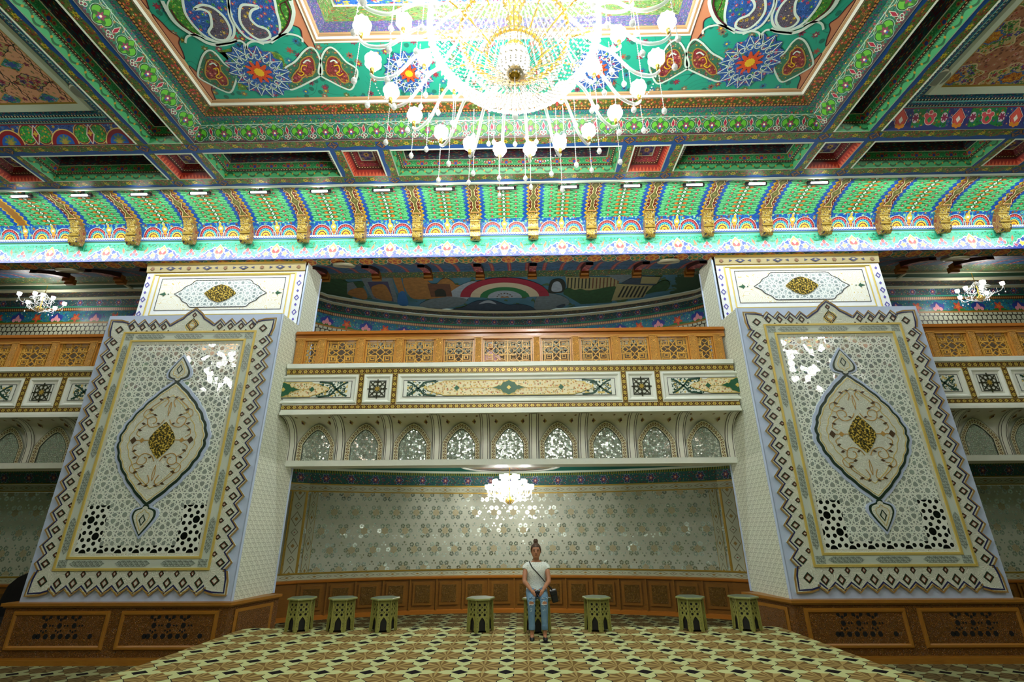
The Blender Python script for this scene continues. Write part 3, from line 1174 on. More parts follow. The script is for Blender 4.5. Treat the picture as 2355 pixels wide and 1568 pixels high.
# flat painted beams between the recesses
mb = MB()
mb.face([(-17, 8.02, ZC), (17, 8.02, ZC), (17, 8.27, ZC), (-17, 8.27, ZC)], uv=[(-17, 1), (17, 1), (17, 0), (-17, 0)])
mb.face([(-17, 7.04, ZC), (17, 7.04, ZC), (17, 7.28, ZC), (-17, 7.28, ZC)], uv=[(-17, 1), (17, 1), (17, 0), (-17, 0)])
for i in range(len(row)-1):
    a, b = row[i][1], row[i+1][0]
    mb.face([(a, 7.28, ZC), (b, 7.28, ZC), (b, 8.02, ZC), (a, 8.02, ZC)], uv=[(7.28, 0), (7.28, 1), (8.02, 1), (8.02, 0)])
for a, b in ((5.78, 5.98), (6.64, 6.84)):
    for s in (-1, 1):
        mb.face([(s*a, YN, ZC), (s*b, YN, ZC), (s*b, 7.04, ZC), (s*a, 7.04, ZC)], uv=[(YN, 0), (YN, 1), (7.04, 1), (7.04, 0)])
sub('painted_beam_grid', mb, BEAM)
mb = MB()
for i in range(len(row)-1):
    a, b = row[i][1], row[i+1][0]; c = (a+b)/2
    for y in (7.15, 8.15):
        P = [(c-.11, y-.08), (c+.11, y-.08), (c+.11, y+.08), (c-.11, y+.08)]
        mb.face([(p[0], p[1], ZC-.003) for p in P], uv=[(p[0]-c, p[1]-y) for p in P])
sub('crossing_patch', mb, CROSS)
mb = MB()
mb.box((-17, 8.245, ZC-.035), (17, 8.285, ZC+.02))
sub('white_edge_molding', mb, WHITEGREEN)
# big recessed panels
TRE, TEALB, BROWNF, MOLD, GBEAD = m_trefoil(), m_tealband(), m_brownflora(), m_molding(), m_goldbead()
PROF = [(0, ZC), (.022, ZC-.012), (.26, ZC+.26), (.38, ZC+.25), (.43, ZC+.256), (.56, ZC+.29), (.60, ZC+.27), (.69, ZC+.32)]
ZP = ZC+.32
mb = MB()
nested(mb, (-5.78, 5.78, .4, 7.04), PROF, [0, 1, 2, 3, 4, 5, 5])
sub('central_panel_frieze', mb, [WHITEGREEN, TRE, TEALB, GBEAD, BROWNF, MOLD])
mb = MB()
IX0, IX1, IY0, IY1 = -2.92, 2.92, 2.15, 5.35
X0, X1, Y0_, Y1_ = -5.09, 5.09, 1.09, 6.35
for a, b, c, d in ((X0, X1, IY1, Y1_), (X0, X1, Y0_, IY0), (X0, IX0, IY0, IY1), (IX1, X1, IY0, IY1)):
    mb.face([(a, c, ZP), (b, c, ZP), (b, d, ZP), (a, d, ZP)])
sub('teal_ceiling_field', mb, m_tealpanel())
VIOLET = m_field('violet_floral_band', '4a4a8a', ['6a5aa8', '8a5a90', '2a7a60', '3a3a78'], '2a5a50', 14)
GREENB = m_field('green_blossom_band', '5a8a3c', ['6a6a50', '8a8a60', 'a05a40', '4a7a30'], '3a5a30', 9)
BLUEB = m_field('blue_palmette_band', '1a66c0', ['e8c030', 'b02a48', 'e8e0d0', '2f9a60'], '1a4aa0', 8, .36)
mb = MB()
nested(mb, (IX0, IX1, IY0, IY1), [(0, ZP), (.03, ZP-.03), (.09, ZP-.03), (.14, ZP+.05), (.27, ZP+.10), (.45, ZP+.16), (.48, ZP+.16), (.50, ZP+.13), (.78, ZP+.16), (.81, ZP+.13)], [0, 0, 0, 1, 2, 3, 3, 4, 3])
mb.face([(IX0+.81, IY0+.81, ZP+.13), (IX1-.81, IY0+.81, ZP+.13), (IX1-.81, IY1-.81, ZP+.13), (IX0+.81, IY1-.81, ZP+.13)], mi=5)
sub('inner_stepped_frame', mb, [MOLD, VIOLET, GREENB, WHITEGREEN, BLUEB, DARKP])
for s in (-1, 1):
    mb = MB()
    rect = (6.84, 16.6, YN, 7.04) if s > 0 else (-16.6, -6.84, YN, 7.04)
    nested(mb, rect, [(0, ZC), (.022, ZC-.012), (.27, ZC+.27), (.37, ZC+.28), (.50, ZC+.32), (.53, ZC+.28), (.66, ZC+.31), (.69, ZC+.32)], [0, 1, 2, 2, 0, 0, 3])
    sub('side_panel_frieze', mb, [WHITEGREEN, m_scrollfrieze(s < 0), m_bluedentil(), GOLD])
    mb = MB()
    a, b = (rect[0]+.69, rect[1]-.69)
    mb.face([(a, YN+.69, ZP), (b, YN+.69, ZP), (b, 6.35, ZP), (a, 6.35, ZP)])
    sub('painted_side_panel', mb, m_pinkpanel() if s < 0 else m_brownpanel())
# white framed inset on the right side panel
mb = MB()
nested(mb, (8.55, 12.6, 2.6, 5.62), [(0, ZP), (0, ZP-.03), (.10, ZP-.03), (.12, ZP)], [0, 0, 0])
mb.face([(8.66, 2.7, ZP-.01), (12.5, 2.7, ZP-.01), (12.5, 5.52, ZP-.01), (8.66, 5.52, ZP-.01)], mi=1)
sub('white_framed_inset', mb, [WHITE, m_field('red_orange_inset', 'b8543c', ['d88060', 'e8b090', '9a3a30', 'c07a50'], '7a4a38', 5, .4)])
# solid roof slab over everything
mb = MB()
mb.box((-17.5, -7, 9.0), (17.5, 16, 9.2))
structure(mb.obj('ceiling', WHITE))
# walls that close the hall out of view
mb = MB(); mb.box((-17.2, -7.2, -.45), (17.2, -7, 9)); structure(mb.obj('wall_front', m_filigree('hall_wall_cream_green', '9aa890', '5a8070', 3, .3, .0)))
for s in (-1, 1):
    mb = MB(); mb.box((s*17.1-.1, -7, -.45), (s*17.1+.1, 15, 9)); structure(mb.obj('wall_left' if s < 0 else 'wall_right', m_filigree('hall_side_wall_cream', '9aa890', '5a8070', 3, .3, .0)))
# plain ceiling behind the camera
mb = MB()
mb.box((-17, -7, ZC), (17, YN, ZC+.1)); mb.box((-5.78, YN, ZC), (5.78, .4, ZC+.1))
sub('painted_ceiling_behind', mb, TEALB)

# ---- painted ornaments on the central teal field (flat paint ribbons, millimetres thick)
SALMON, WINE, ORN_BLUE, YEL, ORG = flat('salmon_paint', 'c0805c', .5), flat('wine_paint', '4a1420', .5), m_field('deep_blue_flowered', '1a4a90', ['2a6ac0', 'a03a60', '2f8a50', '3a70c0'], '1a3a70', 13, .3, '90c0e0'), flat('yellow_paint', 'd8b020', .5), flat('orange_paint', 'c8481c', .5)
PWHITE = flat('white_outline_paint', 'c8dcd0', .5)
GRNF = m_field('leaf_green_flowered', '2f7a24', ['3f9a30', '2a6a20', '6ab040'], '1f5a1c', 15, .3, 'a0d090')
GREYV = m_field('grey_violet_flowered', '4a4458', ['6a5a50', 'a89030', '5a5a6a', '3a3a48'], '3a3a40', 13, .32, 'c8c8d0')
MAROON = m_field('maroon_flowered', '7a1c2c', ['9a3a40', 'a87a30', 'b05a60', '5a2030'], '4a2020', 14, .3, 'd8a850')
OLIVE = m_field('olive_vine_ground', '4f7a2a', ['6a7a30', '8a8a30', '5a9a3a'], '3a6a2a', 12, .33, '9aa040')
OM = [PWHITE, SALMON, WINE, ORN_BLUE, YEL, ORG, GRNF, GREYV, MAROON, OLIVE, GOLD, m_field('dull_teal_flowered', '2a6a50', ['7a4a3a', '3a7a58', '6a6a3a', '8a3a48'], '1f5a40', 16, .3, '6a9a80')]


def pz(pts, scale, ox, oy, z=ZP-.006):
    return [tuple(at(ox+a/scale, oy+b/scale, 2, z)[:2]) for a, b in pts]


def blob(mb, pts, mi, z, outline=0.03, omi=0, closed=True, k=6, fill=True):
    P = smoothpts(pts, k, True)
    if fill:
        A = sum(P[i][0]*P[(i+1) % len(P)][1]-P[(i+1) % len(P)][0]*P[i][1] for i in range(len(P)))
        if A > 0: P = P[::-1]
        slab(mb, P, z, mi=mi, h=.003)
    if outline: ribbon(mb, P, outline, z-.003, mi=omi, closed=True, h=.003)


S = 1346/450
orn = MB()
Z0 = ZP-.004
# left group in the pixels of a 2.99x enlargement whose corner is (330, 0)
olive = pz([(520, 360), (640, 340), (660, 470), (650, 600), (700, 620), (960, 620), (1060, 600), (980, 560), (960, 400), (830, 350)], S, 330, 0)
blob(orn, olive, 9, Z0, 0)
fc = (-4.0, 5.82)


def flower(mb, c, R, z, sgn=1):
    def circ(r, n, amp, ph=0.0, k=96): return [(c[0]+r*(1+amp*cos(n*t*2*pi/k+ph))*cos(t*2*pi/k), c[1]+r*(1+amp*cos(n*t*2*pi/k+ph))*sin(t*2*pi/k)) for t in range(k)][::-1]
    slab(mb, circ(R*1.07, 16, .06), z-.004, mi=3, h=.004)
    for t in range(16):
        a = t*pi/8
        pts = [(c[0]+R*r*cos(a+d), c[1]+R*r*sin(a+d)) for r, d in ((.62, -.30), (1.12, 0), (.62, .30))]
        ribbon(mb, pts, .018, z-.009, mi=0, h=.003)
        cc = (c[0]+R*.66*cos(a), c[1]+R*.66*sin(a))
        ribbon(mb, [(cc[0]+.045*cos(q*pi/6), cc[1]+.045*sin(q*pi/6)) for q in range(11)], .012, z-.009, mi=0, h=.003)
    slab(mb, circ(R*.37, 10, .30), z-.008, mi=5, h=.003)
    slab(mb, circ(R*.17, 12, .08), z-.012, mi=4, h=.003)
    for t in range(10):
        a = t*pi/5+.3
        slab(mb, [(c[0]+R*.3*cos(a)+.014*cos(q), c[1]+R*.3*sin(a)+.014*sin(q)) for q in (0, -1.57, -3.14, -4.7)], z-.011, mi=2, h=.002)


def paisley(mb, T, inner=True):
    pass


def mirror(P): return [(-p[0], p[1]) for p in P]


groups = []
# (points, fill material, outline width, outline material, closed, dz)
L = []
L.append(('r', pz([(130, 0), (165, 70), (215, 145), (290, 205), (370, 250), (440, 290), (520, 305), (600, 290), (640, 270)], S, 330, 0), .05, 0))
L.append(('b', pz([(230, -60), (165, 30), (200, 110), (270, 190), (400, 245), (330, 160), (280, 60), (300, -60)], S, 330, 0), 6, .02, 0, 1))
L.append(('b', pz([(300, -60), (280, 60), (335, 160), (430, 250), (540, 290), (610, 260), (625, 190), (590, 100), (560, -60)], S, 330, 0), 3, .035, 0, 2))
L.append(('b', pz([(350, 60), (400, 30), (480, 50), (560, 120), (600, 210), (570, 270), (500, 265), (450, 220), (470, 170), (455, 90), (400, 60)], S, 330, 0), 7, .035, 0, 3))
L.append(('b', pz([(1000, -60), (1030, 60), (1020, 150), (980, 220), (900, 260), (940, 200), (920, 100), (880, -60)], S, 330, 0), 6, .02, 0, 1))
L.append(('b', pz([(600, -60), (600, 90), (650, 190), (720, 260), (830, 290), (920, 260), (940, 190), (920, 90), (860, -60)], S, 330, 0), 3, .035, 0, 2))
L.append(('b', pz([(670, 40), (730, 30), (790, 45), (745, 70), (735, 120), (780, 170), (850, 200), (870, 250), (800, 270), (720, 220), (665, 140)], S, 330, 0), 7, .035, 0, 3))
L.append(('r', pz([(1010, 0), (1035, 80), (1010, 180), (960, 230), (880, 270)], S, 330, 0), .05, 0))
L.append(('r', pz([(975, 0), (1010, 90), (985, 180), (930, 240)], S, 330, 0), .022, 2))
L.append(('r', pz([(190, 60), (240, 140), (330, 215), (420, 262)], S, 330, 0), .022, 2))
L.append(('r', pz([(290, 290), (300, 250), (350, 235), (430, 262), (520, 290)], S, 330, 0), .03, 0))
L.append(('r', pz([(880, 290), (960, 235), (1040, 235), (1090, 260), (1095, 285)], S, 330, 0), .03, 0))
L.append(('r', pz([(500, 305), (600, 290), (660, 275), (700, 300), (712, 335), (720, 295), (770, 280), (830, 300)], S, 330, 0), .03, 0))
for cx, cy, flip in ((500, 500, 1), (1105, 480, -1), (1330, 480, 1)):
    f = flip
    out_ = [(-125*f, 0), (-95*f, -110), (-50*f, -155), (0, -130), (60*f, -60), (140*f, 0), (125*f, 90), (95*f, 135), (40*f, 120), (-40*f, 80), (-110*f, 40)]
    P = pz([(cx+a, cy+b*1.0) for a, b in out_], S, 330, 0)
    L.append(('b', P, 11, .028, 0, 1))
    inn = [(-75*f, 0), (-65*f, -70), (-30*f, -95), (20*f, -65), (35*f, -15), (75*f, 35), (80*f, 80), (40*f, 85), (0, 45), (-50*f, 40)]
    L.append(('b', pz([(cx+a, cy+b) for a, b in inn], S, 330, 0), 8, .018, 10, 2))
    L.append(('r', pz([(cx+a, cy+b) for a, b in [(-20*f, -30), (10*f, -35), (20*f, 0), (0, 20), (20*f, 35), (45*f, 20)]], S, 330, 0), .016, 4))
    L.append(('r', pz([(cx+a, cy+b) for a, b in [(-45*f, -60), (-20*f, -70), (5*f, -50)]], S, 330, 0), .022, 0))
# salmon scallops along the mouldings
for yy in (6.05, 5.2, 4.4):
    L.append(('b', [(-5.09, yy+.33), (-5.03, yy+.26), (-4.99, yy+.1), (-4.92, yy), (-4.99, yy-.1), (-5.03, yy-.26), (-5.09, yy-.33)], 1, .014, 2, 0))
for sx in (1, -1):
    for it in L:
        if it[0] == 'b':
            P = it[1] if sx > 0 else mirror(it[1])
            blob(orn, P, it[2], Z0-.004*it[5], it[3], it[4])
        else:
            P = smoothpts(it[1], 6)
            if sx < 0: P = mirror(P)
            ribbon(orn, P, it[2], Z0-.018, mi=it[3], h=.003)
    flower(orn, (sx*fc[0], fc[1]), .44, Z0-.006)
flower(orn, (-1.55, 5.9), .36, Z0-.006)
flower(orn, (1.55, 5.9), .36, Z0-.006)
for sx in (1, -1):
    P = [(sx*2.92, 5.45), (sx*3.05, 5.30), (sx*3.02, 5.1), (sx*3.16, 5.0), (sx*3.16, 4.75), (sx*3.0, 4.65), (sx*2.92, 4.3)]
    blob(orn, P, 1, Z0-.003, .014, 2)
sub('painted_paisley_ornament', orn, OM)

# ================================================================== BEAM AND COVE
YB, ZB = 9.44, 7.18
BAY = 1.289
beam = structure(empty('trim_1', (0, YB, ZB)))
mb = MB()
mb.face([(-17, YB, ZB), (17, YB, ZB), (17, YB, ZB+.50), (-17, YB, ZB+.50)], uv=[(-17, 0), (17, 0), (17, .5), (-17, .5)])
mb.face([(-17, 9.76, ZB), (17, 9.76, ZB), (17, YB, ZB), (-17, YB, ZB)], uv=[(-17, .32), (17, .32), (17, 0), (-17, 0)], mi=1)
mb.face([(-17, YB, ZB+.50), (17, YB, ZB+.50), (17, YB-.05, ZB+.50), (-17, YB-.05, ZB+.50)], mi=3)
mb.face([(-17, YB-.05, ZB+.50), (17, YB-.05, ZB+.50), (17, YB-.05, ZB+.58), (-17, YB-.05, ZB+.58)], uv=[(-17, 0), (17, 0), (17, 1), (-17, 1)], mi=2)
sub('painted_beam', mb, [m_beamfront(), m_soffit(), m_dentilwhite(), WHITE], beam)
# cove profile
cove_prof = [(9.40, 7.76), (9.36, 7.86), (9.30, 7.97), (9.24, 8.03)]
cp2 = []
for i in range(13):
    t = i/12*pi/2
    cp2.append((9.24-.98*(1-cos(t)), 8.03+.20*sin(t)))
mb = MB()
d = 0
for i in range(len(cove_prof)-1):
    p, q = cove_prof[i], cove_prof[i+1]; l = math.hypot(q[0]-p[0], q[1]-p[1])
    mb.face([(-17, p[0], p[1]), (17, p[0], p[1]), (17, q[0], q[1]), (-17, q[0], q[1])], uv=[(-17, d), (17, d), (17, d+l), (-17, d+l)])
    d += l
d = 0
# the long curve; parametrised evenly
cp2 = [(9.24, 8.03), (9.14, 8.085), (9.02, 8.13), (8.86, 8.17), (8.68, 8.195), (8.48, 8.215), (8.28, 8.225)]
for i in range(len(cp2)-1):
    p, q = cp2[i], cp2[i+1]; l = math.hypot(q[0]-p[0], q[1]-p[1])
    mb.face([(-17, p[0], p[1]), (17, p[0], p[1]), (17, q[0], q[1]), (-17, q[0], q[1])], uv=[(-17, d), (17, d), (17, d+l), (-17, d+l)], mi=1)
    d += l
sub('painted_cove', mb, [m_fans(), m_mint()], beam)
# brackets
GP, RP, SP = m_bracketgold(), m_bracketred(), m_bracketside()


def make_bracket():
    r = empty('cove_bracket', (0, 9.4, 7.6))
    # outer curve offset from the cove; local coordinates (y, z) relative to root
    outer = [(-.02, -.06), (-.10, -.08), (-.17, -.03), (-.20, .05), (-.17, .12), (-.20, .16), (-.23, .22), (-.21, .30), (-.26, .36), (-.30, .42), (-.36, .46)]
    back = [(0.02, .15), (-.04, .30), (-.14, .41), (-.30, .52)]
    poly = outer+back[::-1]
    mb = MB()
    w = .102
    for sgn in (-1, 1):
        P = [(sgn*w, p[0], p[1]) for p in poly]
        if sgn < 0: P = P[::-1]
        uv = [(p[1], p[2]) for p in P]
        mb.face(P, uv=uv, mi=0)
    sub_(mb, 'scroll_side', SP, r)
    mb = MB(); d = 0
    for i in range(len(outer)-1):
        p, q = outer[i], outer[i+1]; l = math.hypot(q[0]-p[0], q[1]-p[1])
        mb.face([(-w-.008, p[0], p[1]), (w+.008, p[0], p[1]), (w+.008, q[0], q[1]), (-w-.008, q[0], q[1])][::-1], uv=[(-w, d), (w, d), (w, d+l), (-w, d+l)][::-1])
        d += l
    for yy, zz in ((-.19, .13), (-.215, .33)):
        mb.tube([(-w-.015, yy, zz), (w+.015, yy, zz)], .022, 8)
    sub_(mb, 'gold_scroll_face', GP, r)
    mb = MB(); d = 0
    up = [(-.36, .46), (-.44, .50), (-.56, .535), (-.72, .56), (-.90, .575), (-1.12, .585)]
    upb = [(p[0], p[1]+.10) for p in up]
    for i in range(len(up)-1):
        p, q = up[i], up[i+1]; l = math.hypot(q[0]-p[0], q[1]-p[1])
        mb.face([(-.10, q[0], q[1]), (.10, q[0], q[1]), (.10, p[0], p[1]), (-.10, p[0], p[1])], uv=[(-.1, d+l), (.1, d+l), (.1, d), (-.1, d)])
        for sgn in (-1, 1):
            P = [(sgn*.10, p[0], p[1]), (sgn*.10, q[0], q[1]), (sgn*.10, q[0], q[1]+.13), (sgn*.10, p[0], p[1]+.13)]
            mb.face(P if sgn > 0 else P[::-1], uv=[(d, 0), (d+l, 0), (d+l, .1), (d, .1)], mi=1)
        d += l
    mb.box((-.10, -.37, .44), (.10, -.28, .58), mi=1)
    sub_(mb, 'curved_rib', [RP, SP], r)
    return r


def sub_(mb, name, mat, parent, bevel=0):
    return mb.obj(name, mat, parent, bevel=bevel)


proto = make_bracket()
side_word = {True: 'left', False: 'right'}
X0B = -.086
kk = 0
for k in range(-8, 9):
    x = X0B+BAY*(k+.5)
    if abs(x) > 12.5: continue
    pos = 'over the left part of the hall' if x < -4.3 else ('over the right part of the hall' if x > 4.3 else 'over the middle bay')
    lab = 'gold and red-brown scroll bracket curving up the painted cove, ' + ('%s from the left' % ['outermost', 'second', 'third', 'fourth', 'fifth', 'sixth', 'seventh', 'eighth', 'ninth', 'tenth', 'eleventh', 'twelfth', 'thirteenth', 'fourteenth', 'fifteenth', 'sixteenth', 'seventeenth', 'eighteenth', 'nineteenth', 'twentieth'][kk])
    kk += 1
    if k == -8 or kk == 1:
        o = proto; o.location = (x, 9.4, 7.6)
        tag(o, lab, 'bracket', 'scroll brackets under the ceiling edge')
    else: dup(proto, (x, 9.4, 7.6), None, lab, 'bracket', 'scroll brackets under the ceiling edge')
# linear lamps under the ceiling edge
LAMP = flat('lit_lamp_tube', 'ffffff', .4, 0, 9, 0)
LAMPOFF = flat('black_lamp_housing', '101010', .5)


def make_tube():
    r = empty('tube_lamp', (0, 0, 0))
    mb = MB(); mb.tube([(-.16, 0, -.015), (.16, 0, -.015)], .022, 10); mb.obj('lit_tube', LAMP, r)
    mb = MB(); mb.box((-.22, .02, -.02), (.22, .07, .05)); mb.box((-.03, .03, .05), (.03, .06, .12)); mb.obj('housing', LAMPOFF, r, bevel=.006)
    return r


lamp_us = [45, 183, 320, 457, 595, 735, 878, 1021, 1163, 1308, 1453, 1597, 1741, 1884]
words = ['leftmost', 'second', 'third', 'fourth', 'fifth', 'sixth', 'seventh', 'eighth', 'ninth', 'tenth', 'eleventh', 'twelfth', 'thirteenth', 'rightmost']
lt = make_tube()
for i, u in enumerate(lamp_us):
    v = 450-(u-45)*.0172
    p = at(u, v, 2, 8.10)
    lab = 'short lit white tube lamp hung along the ceiling edge, %s of the row' % words[i] if i in (0, 13) else 'lit white tube lamp along the ceiling edge, %s of the row from the left' % words[i]
    if i == 0:
        lt.location = p; tag(lt, lab, 'lamp', 'tube lamps along the ceiling edge')
    else: dup(lt, p, None, lab, 'lamp', 'tube lamps along the ceiling edge')
for i, x in enumerate((-12.4, -9.8, -7.2, -4.6, -2.0, .6, 3.2, 5.8, 8.4, 11.0)):
    area_light('cove_lamp_light', (x, 8.22, 8.02), (radians(52), 0, 0), 2.5, .04, 37, (.90, .98, 1))

# ================================================================== UPPER GALLERY CEILING
gal = structure(empty('trim_2', (0, 11, 7.6)))
mb = MB()
gc = [(9.76, 7.18), (10.0, 7.30), (10.3, 7.43), (10.6, 7.54), (10.9, 7.62)]
d = 0
for i in range(4):
    p, q = gc[i], gc[i+1]; l = math.hypot(q[0]-p[0], q[1]-p[1])
    mb.face([(-17, q[0], q[1]), (17, q[0], q[1]), (17, p[0], p[1]), (-17, p[0], p[1])], uv=[(-17, d+l), (17, d+l), (17, d), (-17, d)])
    d += l
mb.face([(-17, 11.37, 7.70), (17, 11.37, 7.70), (17, 10.9, 7.62), (-17, 10.9, 7.62)], uv=[(-17, .47), (17, .47), (17, 0), (-17, 0)], mi=1)


def m_bluerib():
    g = G('blue_ribbed_cove', .5); u, v = g.uv()
    x = g.cell(u, 1.289/3)
    c = g.mix(abs(g.cell(v, .12)) < .03, '3a6a90', '223a60')
    c = g.mix(g.noise(u, v, 12.0, 2.0) > .56, '1a4a60', c)
    c = g.mix(abs(x) < .045, '8a3040', c); c = g.mix(g.disc(x, g.cell(v, .1), 0, 0, .018), 'b8a070', c)
    return g.out(c)


sub('rear_cove', mb, [m_bluerib(), m_field('green_olive_band', '24502c', ['5a5a20', '3a6a2a', '6a4a28'], '1c3a1c', 11, .35)], gal)
RW = 11.57   # back wall arc
YWC = 14.06


def arc_y(x, yc, R): return yc-(R-sqrt(max(R*R-x*x, 0)))


def wall_pts(inset=0.0, n=28, xe=5.15):
    "plan line of the curved rear wall with flat side bays, moved inward by inset"
    P = [(-17, 12.3-inset), (-5.62+inset*.2, 12.3-inset), (-5.6+inset*.3, 12.45-inset), (-xe, 12.84-inset)]
    P += [(x, arc_y(x, YWC-inset, RW)) for x in [-xe+2*xe*i/n for i in range(1, n)]]
    P += [(xe, 12.84-inset), (5.6-inset*.3, 12.45-inset), (5.62-inset*.2, 12.3-inset), (17, 12.3-inset)]
    return P


def wallstrip(mb, prof, mi, xr=None, vscale=None, n=28):
    "prof [(inset, z), (inset, z)]; uv v metres unless vscale given 0..1"
    A = wall_pts(prof[0][0], n); B = wall_pts(prof[1][0], n)
    d = 0
    us = [0]
    for i in range(1, len(A)):
        us.append(us[-1]+math.hypot(A[i][0]-A[i-1][0], A[i][1]-A[i-1][1]))
    mid = us[len(us)//2]
    us = [u-mid for u in us]
    z0, z1 = prof[0][1], prof[1][1]
    for i in range(len(A)-1):
        if xr and not (xr[0] <= min(A[i][0], A[i+1][0]) and max(A[i][0], A[i+1][0]) <= xr[1]): continue
        v0, v1 = (0, 1) if vscale else (z0, z1)
        mb.face([(A[i][0], A[i][1], z0), (A[i+1][0], A[i+1][1], z0), (B[i+1][0], B[i+1][1], z1), (B[i][0], B[i][1], z1)], uv=[(us[i], v0), (us[i+1], v0), (us[i+1], v1), (us[i], v1)], mi=mi)


area_light('gallery_fill_light', (0, 11.3, 4.72), (radians(180), 0, 0), 8.0, 1.2, 55, (.95, 1, .95))  # added unseen fill lights that brighten the mural and gallery ceilings
for s in (-1, 1): area_light('gallery_fill_light', (s*11.5, 11.1, 4.72), (radians(180), 0, 0), 4.5, 1.0, 4, (.95, 1, .95))
# mural ceiling and mouldings
mb = MB()
N = 28
mur = wall_pts(.62)
for i in range(len(mur)-1):
    a, b = mur[i], mur[i+1]
    P = [(a[0], 11.37), (b[0], 11.37), b, a]
    mb.face([(p[0], p[1], 7.70) for p in P][::-1], uv=P[::-1], mi=0)
sub('mural_ceiling', mb, m_mural(), gal)
mb = MB()
wallstrip(mb, [(.52, 7.64), (.62, 7.67)], 0)
wallstrip(mb, [(.12, 7.70), (.52, 7.66)], 1, vscale=True)
wallstrip(mb, [(.02, 7.64), (.12, 7.68)], 0)
wallstrip(mb, [(.0, 7.46), (.04, 7.66)], 2, vscale=True)
wallstrip(mb, [(.0, 7.41), (.0, 7.46)], 3)
wallstrip(mb, [(.0, 7.31), (.03, 7.41)], 4, vscale=True)
wallstrip(mb, [(.0, 6.98), (.0, 7.31)], 5, vscale=True)
wallstrip(mb, [(.0, 6.93), (.0, 6.98)], 6)
wallstrip(mb, [(.0, 6.5), (.0, 6.93)], 7)
CREAML = flat('cream_line_paint', 'b8b89a', .4)
sub('gallery_cornice', mb, [CREAML, m_field('dark_red_green_band', '2a3524', ['5a2a2a', '3a2a50', '5a4a28'], '23401f', 6, .36), m_tealfrieze('blue_rosette_frieze', .2, .55, '2a4a50', '2a3a80', 'a04a40'), flat('teal_line_paint', '3a9a80', .4), m_goldbead(), m_galleryflowers(), flat('ochre_line', '9a6a28', .45), m_scales()], gal)
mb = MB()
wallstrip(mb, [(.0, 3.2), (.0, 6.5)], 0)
structure(mb.obj('wall_back', flat('brown_grey_gallery_wall', '6a5c48', .6)))  # upper gallery wall in one even brown-grey
# ribs of the side bay ceilings
mb = MB()
for s in (-1, 1):
    for x in (9.2, 10.3, 14.2):
        mb.box((s*x-.03, 11.37, 7.66), (s*x+.03, 11.72, 7.70))
    mb.box((s*12-5, 11.36, 7.65), (s*12+5, 11.40, 7.70))
sub('cream_ceiling_rib', mb, CREAML, gal)

# mural motifs
mur_root = MB()
MC = [flat('mural_red', '8a2038', .55), flat('mural_cream', 'b8b098', .55), flat('mural_green', '1f6a40', .55), flat('mural_ochre', '8a6434', .6, var=.6), flat('mural_brown', '5a3c2c', .6, var=.5), flat('mural_stone', '5f7078', .6, var=.5), flat('mural_slate', '2a3c4e', .6, var=.6), flat('mural_leaf', '20482a', .6, var=.7), flat('mural_building', '8a8860', .55, var=.15), flat('mural_dark', '1a2420', .55), flat('mural_snow', '8a9aa8', .55, var=.35), flat('mural_water', '24609a', .55, var=.2), flat('mural_dusk', '3a3a5a', .55, var=.3)]
ZM = 7.692


def mpoly(pts, mi, dz=0.0, sm=False, scale=2355/460, ox=720, oy=590):
    P = [tuple(at(ox+a/scale, oy+b/scale, 2, ZM-dz)[:2]) for a, b in pts]
    if sm: P = smoothpts(P, 4, True)
    A = sum(P[i][0]*P[(i+1) % len(P)][1]-P[(i+1) % len(P)][0]*P[i][1] for i in range(len(P)))
    if A > 0: P = P[::-1]
    slab(mur_root, P, ZM-dz, mi=mi, h=.003)


# left picture, pixels of the enlarged crop
mpoly([(0, 250), (150, 260), (290, 250), (400, 300), (560, 290), (620, 330), (500, 400), (400, 445), (200, 420), (30, 400)], 7, 0, True)
mpoly([(400, 310), (470, 300), (600, 480), (560, 490), (400, 440)], 5, .001)
mpoly([(430, 400), (520, 370), (600, 380), (640, 470), (600, 505), (420, 450)], 3, .003, True)
mpoly([(560, 250), (930, 250), (1000, 540), (700, 500)], 5, .004)
mpoly([(640, 300), (880, 295), (950, 530), (730, 490)], 12, .006)
mpoly([(700, 350), (800, 325), (870, 360), (930, 520), (740, 485), (690, 400)], 3, .008, True)
mpoly([(940, 245), (1030, 240), (1080, 420), (1010, 430), (970, 330)], 3, .004)
mpoly([(1010, 430), (1080, 420), (1120, 570), (1000, 560)], 11, .005, True)
mpoly([(1060, 260), (1300, 250), (1420, 330), (1750, 340), (1700, 470), (1350, 500), (1150, 480)], 3, .003, True)
mpoly([(1480, 300), (1520, 265), (1580, 258), (1640, 290), (1660, 340), (1460, 340)], 3, .005, True)
mpoly([(1345, 320), (1610, 325), (1640, 470), (1390, 475)], 4, .007)
mpoly([(1430, 410), (1470, 380), (1520, 380), (1560, 410), (1570, 470), (1440, 470)], 9, .009)
mpoly([(1260, 580), (1330, 520), (1450, 490), (1640, 475), (1800, 500), (1760, 560), (1500, 620)], 5, .006, True)
mpoly([(1560, 480), (1700, 360), (1870, 290), (1960, 330), (1840, 480), (1700, 560)], 10, .004, True)
mpoly([(1560, 640), (1750, 600), (1900, 530), (2020, 515), (2140, 520), (2300, 570), (2420, 560), (2560, 590), (2600, 660), (2000, 660)], 6, .008, True)
mpoly([(1950, 560), (2030, 518), (2100, 520), (2160, 560), (2060, 545)], 10, .009, True)
# the flag ribbon arch with its stepped ends (centre and radii in metres)
ec = at(1161, 684, 2, ZM)


